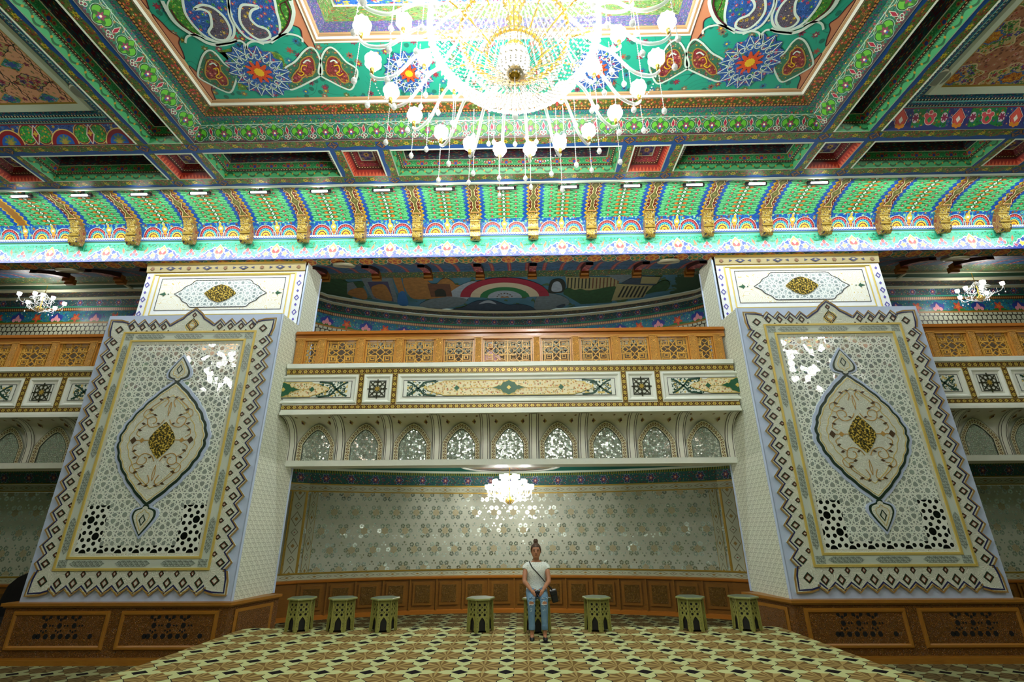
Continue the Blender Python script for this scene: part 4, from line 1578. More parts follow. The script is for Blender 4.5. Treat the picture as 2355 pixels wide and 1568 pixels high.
def arcband(r0, r1, mi, a0=4, a1=176, dz=.010, sx=1.36, sy=1.28):
    n = 40
    pts_o = []; pts_i = []
    for i in range(n+1):
        a = radians(a0+(a1-a0)*i/n)
        pts_o.append((ec[0]+r1*sx*cos(a), ec[1]-r1*sy*sin(a))); pts_i.append((ec[0]+r0*sx*cos(a), ec[1]-r0*sy*sin(a)))
    for i in range(n):
        mur_root.face([(p[0], p[1], ZM-dz) for p in (pts_o[i], pts_o[i+1], pts_i[i+1], pts_i[i])], mi=mi)


arcband(.70, .93, 0); arcband(.52, .72, 1, dz=.011); arcband(.36, .52, 2, dz=.012); arcband(0, .36, 10, 0, 180, dz=.0125)
for s in (-1, 1):
    for r0, r1, mi in ((.70, .93, 0), (.52, .72, 1), (.36, .52, 2)):
        for a in (18, 34):
            x = ec[0]+s*1.36*(r0+r1)/2*cos(radians(a)); y = ec[1]-1.28*(r0+r1)/2*sin(radians(a))
            q = .10
            mur_root.face([(x-s*q, y+.03, ZM-.014), (x+s*q, y-.09, ZM-.014), (x+s*q*.9, y+.07, ZM-.014)], mi=mi)
for i in range(7):
    a = radians(20+140*i/6)
    x, y = ec[0]+.22*cos(a), ec[1]-.28*sin(a)
    mur_root.face([(x+.03*cos(t*2.5133+1.57), y+.035*sin(t*2.5133+1.57), ZM-.016) for t in range(5)], mi=3)
mur_root.face([(ec[0]-.13, ec[1]-.02, ZM-.016), (ec[0]+.13, ec[1]-.02, ZM-.016), (ec[0]+.08, ec[1]-.12, ZM-.016), (ec[0], ec[1]-.07, ZM-.016), (ec[0]-.08, ec[1]-.12, ZM-.016)], mi=3)
# right picture
R_ = dict(ox=1160, oy=590)
mpoly([(380, 480), (500, 430), (700, 470), (760, 560), (560, 620), (360, 640)], 5, .004, True, **R_)
mpoly([(520, 420), (540, 300), (600, 265), (680, 270), (720, 330), (700, 410), (620, 430)], 9, .006, True, **R_)
mpoly([(555, 400), (570, 320), (620, 290), (665, 320), (680, 395), (620, 415)], 10, .008, True, **R_)
mpoly([(720, 235), (1370, 245), (1330, 370), (1100, 400), (740, 390)], 8, .004, **R_)
for x in list(range(745, 1360, 42)):
    mpoly([(x, 250), (x+16, 250), (x+6, 375), (x-8, 375)], 9 if x < 1010 else 4, .006, **R_)
mpoly([(700, 400), (760, 370), (830, 395), (900, 380), (1000, 400), (1300, 350), (1310, 440), (1000, 450), (730, 460)], 7, .008, True, **R_)
mpoly([(730, 460), (1310, 440), (1260, 540), (900, 560)], 7, .003, **R_)
mpoly([(1200, 215), (1570, 210), (1380, 305)], 5, .007, **R_)
mpoly([(1380, 305), (1560, 225), (1850, 240), (1780, 340), (1420, 330)], 6, .008, **R_)
mpoly([(1620, 235), (1840, 240), (1790, 320), (1600, 318)], 8, .009, **R_)
mpoly([(1330, 320), (1750, 340), (1640, 480), (1260, 520)], 8, .010, **R_)
for x in range(1400, 1720, 46):
    mpoly([(x, 350), (x+22, 350), (x-48, 480), (x-70, 480)], 9, .012, **R_)
mpoly([(1660, 440), (1780, 330), (1900, 280), (1950, 330), (1900, 400), (1760, 420)], 7, .013, True, **R_)
mpoly([(610, 590), (700, 560), (715, 580), (660, 605)], 6, .012, True, **R_)
sub('painted_mural', mur_root, MC, gal)

# rear brackets of the gallery cove
RPK = m_field('pink_red_bracket_paint', '7a2c38', ['b05060', 'c87a70', '8a2030'], '3a2a40', 11, .38, 'd8a8a0')


def make_rear():
    r = empty('gallery_bracket', (0, 0, 0))
    mb = MB()
    a = [(.02, -.02), (.28, .10), (.55, .20), (.80, .27)]
    for i in range(3):
        p, q = a[i], a[i+1]
        mb.face([(-.085, q[0], q[1]), (.085, q[0], q[1]), (.085, p[0], p[1]), (-.085, p[0], p[1])], uv=[(-.085, q[0]), (.085, q[0]), (.085, p[0]), (-.085, p[0])])
        for s in (-1, 1):
            P = [(s*.085, p[0], p[1]), (s*.085, q[0], q[1]), (s*.085, q[0], q[1]+.14), (s*.085, p[0], p[1]+.14)]
            mb.face(P if s > 0 else P[::-1], mi=1)
    mb.obj('curved_rib', [RPK, flat('dark_bracket_side', '3a1c14', .5)], r)
    mb = MB(); mb.box((-.10, .80, .20), (.10, .95, .36)); mb.box((-.115, .90, .16), (.115, 1.0, .30)); mb.obj('gold_end_block', flat('ochre_gold_block', '9a6420', .4, .2), r, bevel=.015)
    return r


rp = make_rear()
first = True; kk = 0
for k in range(-9, 9):
    x = X0B+BAY*(k+.5)
    if abs(x) > 11.8: continue
    kk += 1
    lab = 'dark pink and gold bracket on the rear cove above the gallery, number %d along from the left' % kk
    on = ['first', 'second', 'third', 'fourth', 'fifth', 'sixth', 'seventh', 'eighth', 'ninth', 'tenth', 'eleventh', 'twelfth', 'thirteenth', 'fourteenth', 'fifteenth', 'sixteenth', 'seventeenth', 'eighteenth'][kk-1]
    lab = 'small pink and gold bracket behind the painted beam, %s from the left' % on
    if first: rp.location = (x, 9.78, 7.14); tag(rp, lab, 'bracket', 'small brackets behind the beam'); first = False
    else: dup(rp, (x, 9.78, 7.14), None, lab, 'bracket', 'small brackets behind the beam')
# round dished downlights behind the beam
for i, (u, v, lab) in enumerate(((792, 613, 'white round dished downlight behind the beam, right of the left pillar top'), (1537, 604, 'white round dished downlight behind the beam, left of the right pillar top'), (160, 625, 'dim cream round downlight behind the beam, left of the left pillar top'), (2196, 598, 'dim cream round downlight behind the beam, right of the right pillar top'))):
    p = at(u, v, 2, 7.19)
    r = empty('round_downlight', p)
    mb = MB(); mb.lathe([(.25, .06), (.26, .03), (.24, 0), (.20, -.005), (.17, .03)], 28)
    mb.obj('dished_ring', flat('cream_enamel', 'a8a488', .4), r, rot=(radians(22), 0, 0))
    mb = MB(); mb.lathe([(.0, .05), (.17, .03)], 24); mb.obj('recessed_lens', flat('dull_lens', '4a4430', .5), r, rot=(radians(22), 0, 0))
    tag(r, lab, 'downlight', 'round downlights behind the beam')
for u, v, lab in ((186, 213, 'flat grey disc speaker on the salmon ceiling panel'), (2162, 180, 'flat grey disc speaker on the rust-brown ceiling panel')):
    p = at(u, v, 2, ZP-.03)
    r = empty('ceiling_speaker', p)
    mb = MB(); mb.lathe([(.16, .03), (.165, .01), (.16, 0), (.14, -.005)], 28); mb.obj('rim', flat('pale_speaker_rim', 'd0d0b8', .5), r)
    mb = MB(); mb.lathe([(.14, -.003), (0, -.006)], 28); mb.obj('grille', flat('grey_speaker_grille', '8a9284', .7), r)
    tag(r, lab, 'speaker')
# ================================================================== helpers for upright work (facing -y)


def nestedxz(mb, rect, prof, mis, y0):
    "rings in the xz plane; prof (inset, dy)"
    x0, x1, z0, z1 = rect
    for k in range(len(prof)-1):
        (a, ya), (b, yb) = prof[k], prof[k+1]
        o = [(x0+a, z0+a), (x1-a, z0+a), (x1-a, z1-a), (x0+a, z1-a)]
        i = [(x0+b, z0+b), (x1-b, z0+b), (x1-b, z1-b), (x0+b, z1-b)]
        for j in range(4):
            p, q = o[j], o[(j+1) % 4]; r, s = i[(j+1) % 4], i[j]
            c = 0 if j % 2 == 0 else 1
            mb.face([(p[0], y0+ya, p[1]), (q[0], y0+ya, q[1]), (r[0], y0+yb, r[1]), (s[0], y0+yb, s[1])], uv=[(p[c], 0), (q[c], 0), (r[c], 1), (s[c], 1)], mi=mis[k])


def rectxz(mb, x0, x1, z0, z1, y, mi=0, uvc=(0, 0)):
    P = [(x0, z0), (x1, z0), (x1, z1), (x0, z1)]
    mb.face([(p[0], y, p[1]) for p in P], uv=[(p[0]-uvc[0], p[1]-uvc[1]) for p in P], mi=mi)


def mask_mesh(w, h, nx, ny, f, t=.02):
    "perforated plate in the xz plane centred on x, z from 0; f(x, z) True where solid"
    mb = MB()
    X = [-w/2+w*i/nx for i in range(nx+1)]; Z = [h*j/ny for j in range(ny+1)]
    K = [[bool(f((X[i]+X[i+1])/2, (Z[j]+Z[j+1])/2)) for j in range(ny)] for i in range(nx)]
    def g(i, j): return 0 <= i < nx and 0 <= j < ny and K[i][j]
    for i in range(nx):
        j = 0
        while j < ny:
            if not K[i][j]: j += 1; continue
            j0 = j
            while j < ny and K[i][j]: j += 1
            for y, o in ((0, 1), (t, -1)):
                P = [(X[i], y, Z[j0]), (X[i+1], y, Z[j0]), (X[i+1], y, Z[j]), (X[i], y, Z[j])]
                mb.face(P[::o])
            mb.face([(X[i], 0, Z[j0]), (X[i], t, Z[j0]), (X[i+1], t, Z[j0]), (X[i+1], 0, Z[j0])])
            mb.face([(X[i], 0, Z[j]), (X[i+1], 0, Z[j]), (X[i+1], t, Z[j]), (X[i], t, Z[j])])
        for j in range(ny):
            if not K[i][j]: continue
            if not g(i-1, j): mb.face([(X[i], 0, Z[j]), (X[i], 0, Z[j+1]), (X[i], t, Z[j+1]), (X[i], t, Z[j])])
            if not g(i+1, j): mb.face([(X[i+1], 0, Z[j]), (X[i+1], t, Z[j]), (X[i+1], t, Z[j+1]), (X[i+1], 0, Z[j+1])])
    return mb


# ================================================================== FLOOR AND PLATFORM
CAR = m_carpet('patterned_carpet', ('b8bc86', 'a08a56', '6f5830', '151015'))
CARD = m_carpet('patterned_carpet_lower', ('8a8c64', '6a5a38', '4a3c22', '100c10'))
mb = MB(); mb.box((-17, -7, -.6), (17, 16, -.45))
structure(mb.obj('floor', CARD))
mb = MB()
r = .22
PL = [(-4.42, -3.2), (4.42, -3.2)]+[(4.42-r+r*cos(a), 9.26-r+r*sin(a)) for a in [pi/2*i/6 for i in range(7)]]+[(-4.42+r+r*cos(a), 9.26-r+r*sin(a)) for a in [pi/2+pi/2*i/6 for i in range(7)]]
mb.face([(p[0], p[1], 0) for p in PL], uv=[(p[0]-.02, p[1]-6.52) for p in PL])
for i in range(len(PL)):
    p, q = PL[i], PL[(i+1) % len(PL)]
    mb.face([(p[0], p[1], -.45), (q[0], q[1], -.45), (q[0], q[1], 0), (p[0], p[1], 0)], mi=1)
plat = mb.obj('raised_platform', [CAR, OAKP])
tag(plat, 'wide low platform covered in cream and brown star-patterned carpet between the pillars', 'platform')

# ================================================================== CURVED REAR WALL (lower)
LOZ = m_lozengestrip(); WST = m_wallstars()
wall = structure(empty('wall_back', (0, 14, -.45)))
mb = MB()
wallstrip(mb, [(.05, -.45), (.05, -.37)], 0); wallstrip(mb, [(.05, -.37), (.0, -.355)], 0)
wallstrip(mb, [(.0, -.37), (.0, .40)], 1)
wallstrip(mb, [(.05, .345), (.06, .37)], 0); wallstrip(mb, [(.06, .37), (.06, .395)], 0); wallstrip(mb, [(.06, .395), (.0, .41)], 0)
wallstrip(mb, [(.0, .345), (.05, .345)], 0)
sub('wood_wainscot', mb, [m_wood('orange_oak_trim', 'a05c18', 'b8701e', False), m_wood('wainscot_oak', '643d0c', '885818', False)], wall)
mb = MB()
A = wall_pts(0.02, 400)
acc = 0; segs = []
tot = []
for i in range(len(A)-1):
    if abs(A[i][0]) > 12: continue
    segs.append((A[i], A[i+1]))
# raised carved panels along the wainscot
def along(lo, hi, pitch):
    out = []; s = 0; run = None
    pts = [p for p in A if lo <= p[0] <= hi]
    L = [0]
    for i in range(1, len(pts)): L.append(L[-1]+math.hypot(pts[i][0]-pts[i-1][0], pts[i][1]-pts[i-1][1]))
    n = max(1, int(L[-1]/pitch)); w = L[-1]/n
    def P(s):
        for i in range(1, len(pts)):
            if L[i] >= s:
                t = (s-L[i-1])/(L[i]-L[i-1]); return (pts[i-1][0]+(pts[i][0]-pts[i-1][0])*t, pts[i-1][1]+(pts[i][1]-pts[i-1][1])*t)
        return pts[-1]
    return [(P(k*w+.0), P((k+1)*w)) for k in range(n)]
A = [(-12.0+i*.2, 12.28) for i in range(32)]+[p for p in A if abs(p[0]) < 5.55]+[(5.7+i*.2, 12.28) for i in range(32)]
for lo, hi in ((-12, -5.7), (-5.14, 5.14), (5.7, 12)):
    for p, q in along(lo, hi, .66):
        dx, dy = q[0]-p[0], q[1]-p[1]; l = math.hypot(dx, dy); tx, ty = dx/l, dy/l; nx, ny = ty, -tx
        def Q(s, z, o): return (p[0]+tx*s+nx*o, p[1]+ty*s+ny*o, z)
        for (a, b, z0, z1, o, mi) in ((0, .035, -.36, .345, .02, 1), (.09, l-.09, -.25, .28, .015, 1), (.15, l-.15, -.18, .21, .03, 0)):
            mb.face([Q(a, z0, o), Q(b, z0, o), Q(b, z1, o), Q(a, z1, o)], uv=[(a, z0), (b, z0), (b, z1), (a, z1)], mi=mi)
            mb.face([Q(a, z1, o), Q(b, z1, o), Q(b, z1, 0), Q(a, z1, 0)], mi=1)
            mb.face([Q(a, z0, 0), Q(b, z0, 0), Q(b, z0, o), Q(a, z0, o)], mi=1)
            mb.face([Q(a, z0, 0), Q(a, z0, o), Q(a, z1, o), Q(a, z1, 0)], mi=1)
            mb.face([Q(b, z0, o), Q(b, z0, 0), Q(b, z1, 0), Q(b, z1, o)], mi=1)
sub('carved_wainscot_panels', mb, [m_wood('wainscot_carved', '64400f', '86601f', True), m_wood('wainscot_frame', '6c4410', '8c5c1a', False)], wall)
mb = MB()
wallstrip(mb, [(.01, .41), (.01, .54)], 0, vscale=True)
wallstrip(mb, [(.03, .54), (.03, .575)], 1)
wallstrip(mb, [(.0, .575), (.0, 2.43)], 2)
wallstrip(mb, [(.03, 2.43), (.03, 2.455)], 1)
wallstrip(mb, [(.01, 2.455), (.01, 2.61)], 0, vscale=True)
wallstrip(mb, [(.03, 2.61), (.03, 2.64)], 1)
wallstrip(mb, [(.0, 2.64), (.08, 2.90)], 3, vscale=True)
wallstrip(mb, [(.08, 2.90), (.12, 2.96)], 4, vscale=True)
wallstrip(mb, [(.14, 2.96), (.16, 3.01)], 5)
wallstrip(mb, [(.16, 3.01), (.30, 3.10)], 6)
GRD = G('green_gold_dentil', .45); _u, _v = GRD.uv()
GRD = GRD.out(GRD.mix(abs(GRD.cell(_u, .06)) < .017, '8a8a38', '1a4a30'))
GOLDLINE = flat('gold_line', 'b8963a', .35, .45)
sub('mirror_flower_panelling', mb, [LOZ, GOLDLINE, WST, m_tealfrieze(), GRD, WHITEGREEN, flat('teal_cove_paint', '1a6a5c', .45)], wall)
mb = MB()
for s in (-1, 1):
    pts = [(s*5.60, 12.45), (s*5.15, 12.84)]
    a, b = pts
    for (t0, t1, mi, o) in ((0.0, .32, 2, .02), (.32, .38, 1, .03), (.38, .92, 0, .02), (.92, 1.0, 1, .03)):
        p = (a[0]+(b[0]-a[0])*t0, a[1]+(b[1]-a[1])*t0-o); q = (a[0]+(b[0]-a[0])*t1, a[1]+(b[1]-a[1])*t1-o)
        P = [(p[0], p[1], .56), (q[0], q[1], .56), (q[0], q[1], 2.44), (p[0], p[1], 2.44)]
        uv = [(0, 0), (0, 1), (1.9, 1), (1.9, 0)]
        mb.face(P if s < 0 else P[::-1], uv=uv if s < 0 else uv[::-1], mi=mi)
    x = 5.10
    yy = arc_y(x, YWC, RW)-.025
    mb.face([(s*x, yy, .57), (s*(x-.16), yy+.075, .57), (s*(x-.16), yy+.075, 2.43), (s*x, yy, 2.43)][::s], uv=[(0, 0), (0, 1), (1.9, 1), (1.9, 0)], mi=0)
sub('corner_border', mb, [LOZ, GOLDLINE, m_filigree('grey_cream_ground', 'a8ac98', '8c907c')], wall)
# lower ceiling under the gallery and its round boss
mb = MB()
mb.box((-17, 10.40, 3.10), (17, 14.6, 3.30))
lc = structure(mb.obj('ceiling', m_field('teal_under_gallery', '1f6a5a', ['2f7a6a', '3a5a70', '5a4a48'], '1a4a40', 5, .3, '6aa090')))
mb = MB()
mb.lathe([(0, 3.02), (.5, 3.0), (1.15, 3.01), (1.25, 3.04)], 48, (-.04, 12.58, 0), mi=1)
mb.lathe([(1.19, 3.0), (1.25, 2.97), (1.29, 3.01), (1.29, 3.10)], 48, (-.04, 12.58, 0))
boss = structure(mb.obj('trim_3', [WHITE, m_field('rose_grey_boss_paint', '9a8a80', ['b09890', '8a7a88', '7a9080', 'a88878'], '6a8070', 6, .35)]))
# gallery floor slab
mb = MB(); mb.box((-17, 9.64, 4.40), (17, 14.6, 4.62)); structure(mb.obj('floor_upper', OAKP))

# ================================================================== PILLARS
FIL = m_filigree('pale_filigree_side', 'dce0ce', 'b6baa6', 9, .32, .012)
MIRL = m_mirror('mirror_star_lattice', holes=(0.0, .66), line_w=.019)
SHL = m_shaftlattice(); GTI = m_goldtint(); CCG = m_diamondborder(); GAR = m_goldarab()
NAVY = flat('navy_line', '1c2050', .45); OCH = flat('ochre_edge', '9a7a40', .45); DGREEN = flat('dark_green_rim', '14301c', .4); GREENP = flat('emerald_green', '1e5a3c', .4)
REDB = flat('red_brown_line', '6a2a1a', .45); GOLDP = flat('pale_gold_line', 'd0b860', .4, .2); PURP = flat('violet_blue_motif', '5a50b0', .45); BLACKL = flat('black_line', '0a0a10', .5)
PLAQ = m_filigree('silver_plaque', 'a8b4a8', '6a7468', 14, .35, .01, .35)
BSTONE = BLUEWHITE


def scallop_outline(x0, x1, z0, z1, nh, nv, dep, crest=True):
    "outline of toothed border, clockwise from bottom left"
    P = []
    c = .36
    def corner(cx, cz, sx, sz, first):
        # lobed pointed corner
        pts = [(cx, cz+sz*c), (cx-sx*-0.02, cz+sz*c*.5), (cx, cz), (cx+sx*c*.5, cz-sz*-0.02), (cx+sx*c, cz)]
        return pts if first else pts[::-1]
    # bottom-left corner, going right along the bottom
    P += [(x0+.05, z0+c), (x0+.01, z0+c*.6), (x0, z0), (x0+c*.6, z0+.01), (x0+c, z0+.05)]
    def side(a, b, n, f, pk):
        w = (b-a)/n
        out = []
        for i in range(n):
            out.append(f(a+w*i, dep)); out.append(f(a+w*(i+.5), 0))
        out.append(f(b, dep))
        return out
    P += side(x0+c, x1-c, nh, lambda t, d: (t, z0+d), 0)
    P += [(x1-c, z0+.05), (x1-c*.6, z0+.01), (x1, z0), (x1-.01, z0+c*.6), (x1-.05, z0+c)]
    P += side(z0+c, z1-c, nv, lambda t, d: (x1-d, t), 0)
    P += [(x1-.05, z1-c), (x1-.01, z1-c*.6), (x1, z1), (x1-c*.6, z1-.01), (x1-c, z1-.05)]
    xm = (x0+x1)/2
    cw = .46
    P += side(-(x1-c), -(xm+cw), 4, lambda t, d: (-t, z1-d), 0)
    P += [(xm+cw-.03, z1-.10), (xm+.32, z1-.02), (xm+.22, z1+.04), (xm+.16, z1+.12), (xm, z1+.25), (xm-.16, z1+.12), (xm-.22, z1+.04), (xm-.32, z1-.02), (xm-cw+.03, z1-.10)]
    P += side(-(xm-cw), -(x0+c), 4, lambda t, d: (-t, z1-d), 0)
    P += [(x0+c, z1-.05), (x0+c*.6, z1-.01), (x0, z1), (x0+.01, z1-c*.6), (x0+.05, z1-c)]
    P += side(-(z1-c), -(z0+c), nv, lambda t, d: (x0+d, -t), 0)
    return P


def lens(hw, z0, z1, amp=0.0, n=40, p=1.75, lob=11):
    zc = (z0+z1)/2; h = (z1-z0)/2
    R_ = []
    for i in range(n+1):
        t = -1+2*i/n
        w = hw*(1-abs(t)**p)
        w += amp*abs(sin(t*lob*pi/2))*(1-abs(t))**.3 if amp else 0
        R_.append((w, zc+h*t))
    return R_+[(-w, z) for w, z in R_[::-1][1:-1]]


def spade(cx, z0, z1, hw, up=True):
    pr = [(0, 0), (.25, .04), (.3, .10), (.85, .18), (1.0, .32), (.92, .46), (.62, .66), (.3, .84), (0, 1)]
    R_ = [(hw*a, z0+(z1-z0)*b) for a, b in pr] if up else [(hw*a, z1-(z1-z0)*b) for a, b in pr]
    R_ = smoothpts(R_, 3)
    out = [(cx+a, z) for a, z in R_]+[(cx-a, z) for a, z in R_[::-1][1:-1]]
    return out


def ccw(P):
    A = sum(P[i][0]*P[(i+1) % len(P)][1]-P[(i+1) % len(P)][0]*P[i][1] for i in range(len(P)))
    return P if A > 0 else P[::-1]


def slx(mb, P, y, mi=0, h=.01, cx=0, cz=0):
    "solid plate facing -y with its face at y"
    P = ccw(P)
    mb.face([(q[0], y, q[1]) for q in P], uv=[(q[0]-cx, q[1]-cz) for q in P], mi=mi)
    n = len(P)
    for i in range(n):
        j = (i+1) % n
        mb.face([(P[i][0], y, P[i][1]), (P[i][0], y+h, P[i][1]), (P[j][0], y+h, P[j][1]), (P[j][0], y, P[j][1])], mi=mi)


def rbx(mb, P, w, y, mi=0, closed=False, h=.006): ribbon(mb, P, w, y, 'xz', mi, closed, h)


def shift(P, dx, dz=0): return [(a+dx, b+dz) for a, b in P]


def diamond(cx, cz, a, b): return [(cx-a, cz), (cx, cz-b), (cx+a, cz), (cx, cz+b)]


def spiral(cx, cz, r0, turns, a0, n=22, s=1):
    return [(cx+r0*(1-.75*i/n)*cos(a0+s*turns*2*pi*i/n), cz+r0*(1-.75*i/n)*sin(a0+s*turns*2*pi*i/n)) for i in range(n+1)]


def make_pillar(s):
    xc = s*6.38
    root = empty('pillar', (xc, 9.6, -.45))
    def put(name, mb, mat, parent=None):
        o = mb.obj(name, mat)
        par = parent or root
        o.parent = par
        if par is root: o.matrix_parent_inverse = Matrix.Translation(root.location).inverted()
        return o
    def X(v): return s*v
    def loop(P): return P if s > 0 else P[::-1]
    # body ---- lower block
    mb = MB()
    F = lambda pts, uv, mi: mb.face(loop(pts), uv=loop(uv), mi=mi)
    y0 = 9.02
    mb.face([(xc-1.787, y0, .42), (xc+1.787, y0, .42), (xc+1.787, y0, 5.64), (xc-1.787, y0, 5.64)], mi=0)
    F([(X(4.594), y0, .42), (X(4.594), y0, 5.64), (X(4.54), 9.607, 5.64), (X(4.54), 9.607, .42)], [(0, .42), (0, 5.64), (.59, 5.64), (.59, .42)], 1)
    F([(X(4.54), 9.607, .42), (X(4.54), 9.607, 7.18), (X(4.484), 10.247, 7.18), (X(4.484), 10.247, .42)], [(.59, .42), (.59, 7.18), (1.23, 7.18), (1.23, .42)], 1)
    F([(X(8.167), y0, .42), (X(8.167), 10.247, .42), (X(8.167), 10.247, 5.64), (X(8.167), y0, 5.64)], [(0, .42), (1.2, .42), (1.2, 5.64), (0, 5.64)], 1)
    F([(X(4.594), y0, 5.64), (X(8.167), y0, 5.64), (X(8.167), 9.607, 5.64), (X(4.54), 9.607, 5.64)], [(0, 0), (3, 0), (3, .6), (0, .6)], 0)
    F([(X(4.484), 10.247, .42), (X(4.484), 10.247, 7.18), (X(8.167), 10.247, 7.18), (X(8.167), 10.247, .42)], [(0, 0), (0, 6), (3, 6), (3, 0)], 1)
    F([(X(8.15), 9.607, 5.64), (X(8.15), 10.247, 5.64), (X(8.15), 10.247, 7.18), (X(8.15), 9.607, 7.18)], [(0, 0), (1, 0), (1, 1), (0, 1)], 1)
    put('body', mb, [BSTONE, FIL])
    mb = MB()
    # white corner beads
    for (xa, ya, za, xb, yb, zb) in ((4.594, y0, .42, 4.594, y0, 5.64), (4.54, 9.607, 5.64, 4.54, 9.607, 7.1), (4.484, 10.247, .42, 4.484, 10.247, 7.1)):
        mb.tube([(X(xa), ya, za), (X(xb), yb, zb)], .022, 6)
    put('corner_bead', mb, BSTONE)
    # scalloped border plate
    Y = y0-.045
    out = scallop_outline(xc-1.69, xc+1.69, .52, 5.53, 10, 16, .115)
    mb = MB()
    slx(mb, out, Y, 0, .045, xc, 3.1)
    rbx(mb, out, .030, Y-.004, 1, True)
    inn = [(xc+(a-xc)*.975, 3.02+(b-3.02)*.985) for a, b in out]
    rbx(mb, inn, .026, Y-.005, 2, True)
    put('scalloped_border', mb, [CCG, OCH, NAVY])
    mb = MB()
    def motif(cx, cz, a, bz, big=True):
        rbx(mb, diamond(cx, cz, a, bz), .024, Y-.006, 0, True)
        rbx(mb, diamond(cx, cz, a*.72, bz*.72), .014, Y-.007, 1, True)
    pitch = (2*1.69-.72)/10
    for i in range(10):
        x = xc-1.69+.36+pitch*(i+.5)
        motif(x, .52+.19, .062, .075)
        if i < 9: motif(x+pitch/2, .52+.33, .035, .05)
        if i < 10: rbx(mb, [(x-pitch/2+.02, .545+.06), (x, .54+.02+.0), (x+pitch/2-.02, .545+.06)], .008, Y-.006, 2)
    for i in range(4):
        for q in (-1, 1):
            x = xc+q*(1.69-.36-(1.69-.36-.46)/4*(i+.5))
            motif(x, 5.53-.17, .055, .07)
            motif(x-q*(1.69-.36-.46)/8, 5.53-.29, .032, .045)
    pv = (5.53-.52-.72)/16
    for i in range(16):
        z = .52+.36+pv*(i+.5)
        for q in (-1, 1):
            motif(xc+q*(1.69-.19), z, .07, .062)
            if i < 15: motif(xc+q*(1.69-.32), z+pv/2, .042, .036)
    for q in (-1, 1):
        for zc_ in (.74, 5.31): motif(xc+q*1.46, zc_, .075, .075)
    motif(xc, 5.62, .04, .05)
    rbx(mb, shift(spiral(0, 0, .13, 1.3, 0), xc, 5.40), .018, Y-.006, 2); rbx(mb, shift(spiral(0, 0, .13, 1.3, pi), xc, 5.40), .018, Y-.006, 2)
    motif(xc, 5.40, .12, .14)
    put('border_diamonds', mb, [DGREEN, REDB, GOLDP])
    # frames
    mb = MB()
    nestedxz(mb, (xc-1.34, xc+1.34, .90, 5.26), [(0, .0), (0, -.02), (.035, -.02), (.04, -.006), (.175, -.006), (.18, -.02), (.215, -.02), (.22, .0), (.285, .012)], [1, 1, 1, 0, 1, 1, 1, 0], Y-.002)
    put('gold_frame', mb, [flat('pale_celadon_frame', 'c6d0c2', .5), GOLDP])
    mb = MB()
    for q in (-1, 1):
        n = 5
        for i in range(n):
            z = 1.05+(5.1-1.05)*(i+.5)/n
            w, h = .052, .30
            cx = xc+q*1.23
            mb = MB(); slx(mb, [(cx, z-h), (cx+w, z-h*.75), (cx+w, z+h*.75), (cx, z+h), (cx-w, z+h*.75), (cx-w, z-h*.75)], Y-.014, 0, .006); put('silver_plaque', mb, PLAQ)
    for zz in (1.01, 5.15):
        for i in range(3):
            x = xc+(-.78+.78*i); w, h = .30, .05
            mb = MB(); slx(mb, [(x-w, zz), (x-w*.75, zz-h), (x+w*.75, zz-h), (x+w, zz), (x+w*.75, zz+h), (x-w*.75, zz+h)], Y-.014, 0, .006); put('silver_plaque', mb, PLAQ)
        for q in (-1, 1):
            x = xc+q*1.20; mb = MB(); slx(mb, [(x-.075, zz-.06), (x+.075, zz-.06), (x+.075, zz+.06), (x-.075, zz+.06)], Y-.014, 0, .006); put('silver_plaque', mb, PLAQ)
    # mirror lattice
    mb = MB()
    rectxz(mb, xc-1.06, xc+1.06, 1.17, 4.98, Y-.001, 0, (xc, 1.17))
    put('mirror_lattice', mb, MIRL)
    # medallion
    med = MB()
    L0 = shift(lens(.80, 1.93, 4.22, .035), xc)
    halo = shift(lens(.86, 1.86, 4.29, .03), xc)
    slx(med, halo, Y-.018, 3, .016)
    for z0, z1, up in ((4.19, 4.71, True), (1.44, 1.96, False)):
        slx(med, spade(xc, z0-(.03 if up else .05), z1+(.05 if up else .03), .25, up), Y-.019, 3, .016)
        slx(med, spade(xc, z0, z1, .205, up), Y-.030, 1, .012)
        slx(med, spade(xc, z0+.03, z1-.03, .17, up), Y-.036, 0, .008, xc, 3)
        c = (z0+z1)/2+(.0 if up else .0)
        rbx(med, diamond(xc, c, .05, .085), .022, Y-.040, 1, True)
        rbx(med, spade(xc, z0+.09, z1-.09, .11, up), .008, Y-.040, 2, True)
    slx(med, L0, Y-.032, 1, .016)
    slx(med, shift(lens(.755, 1.99, 4.16, .033), xc), Y-.040, 0, .010, xc, 3)
    m_o = put('medallion', med, [CCG, DGREEN, GOLDP, BSTONE])
    gw = MB()
    rbx(gw, shift(lens(.735, 2.02, 4.13, .033), xc), .012, Y-.044, 0, True)
    rbx(gw, shift(lens(.60, 2.22, 3.93, .03, lob=9), xc), .011, Y-.044, 0, True)
    rbx(gw, [(xc-.52, 3.08), (xc+.52, 3.08)], .016, Y-.045, 1)
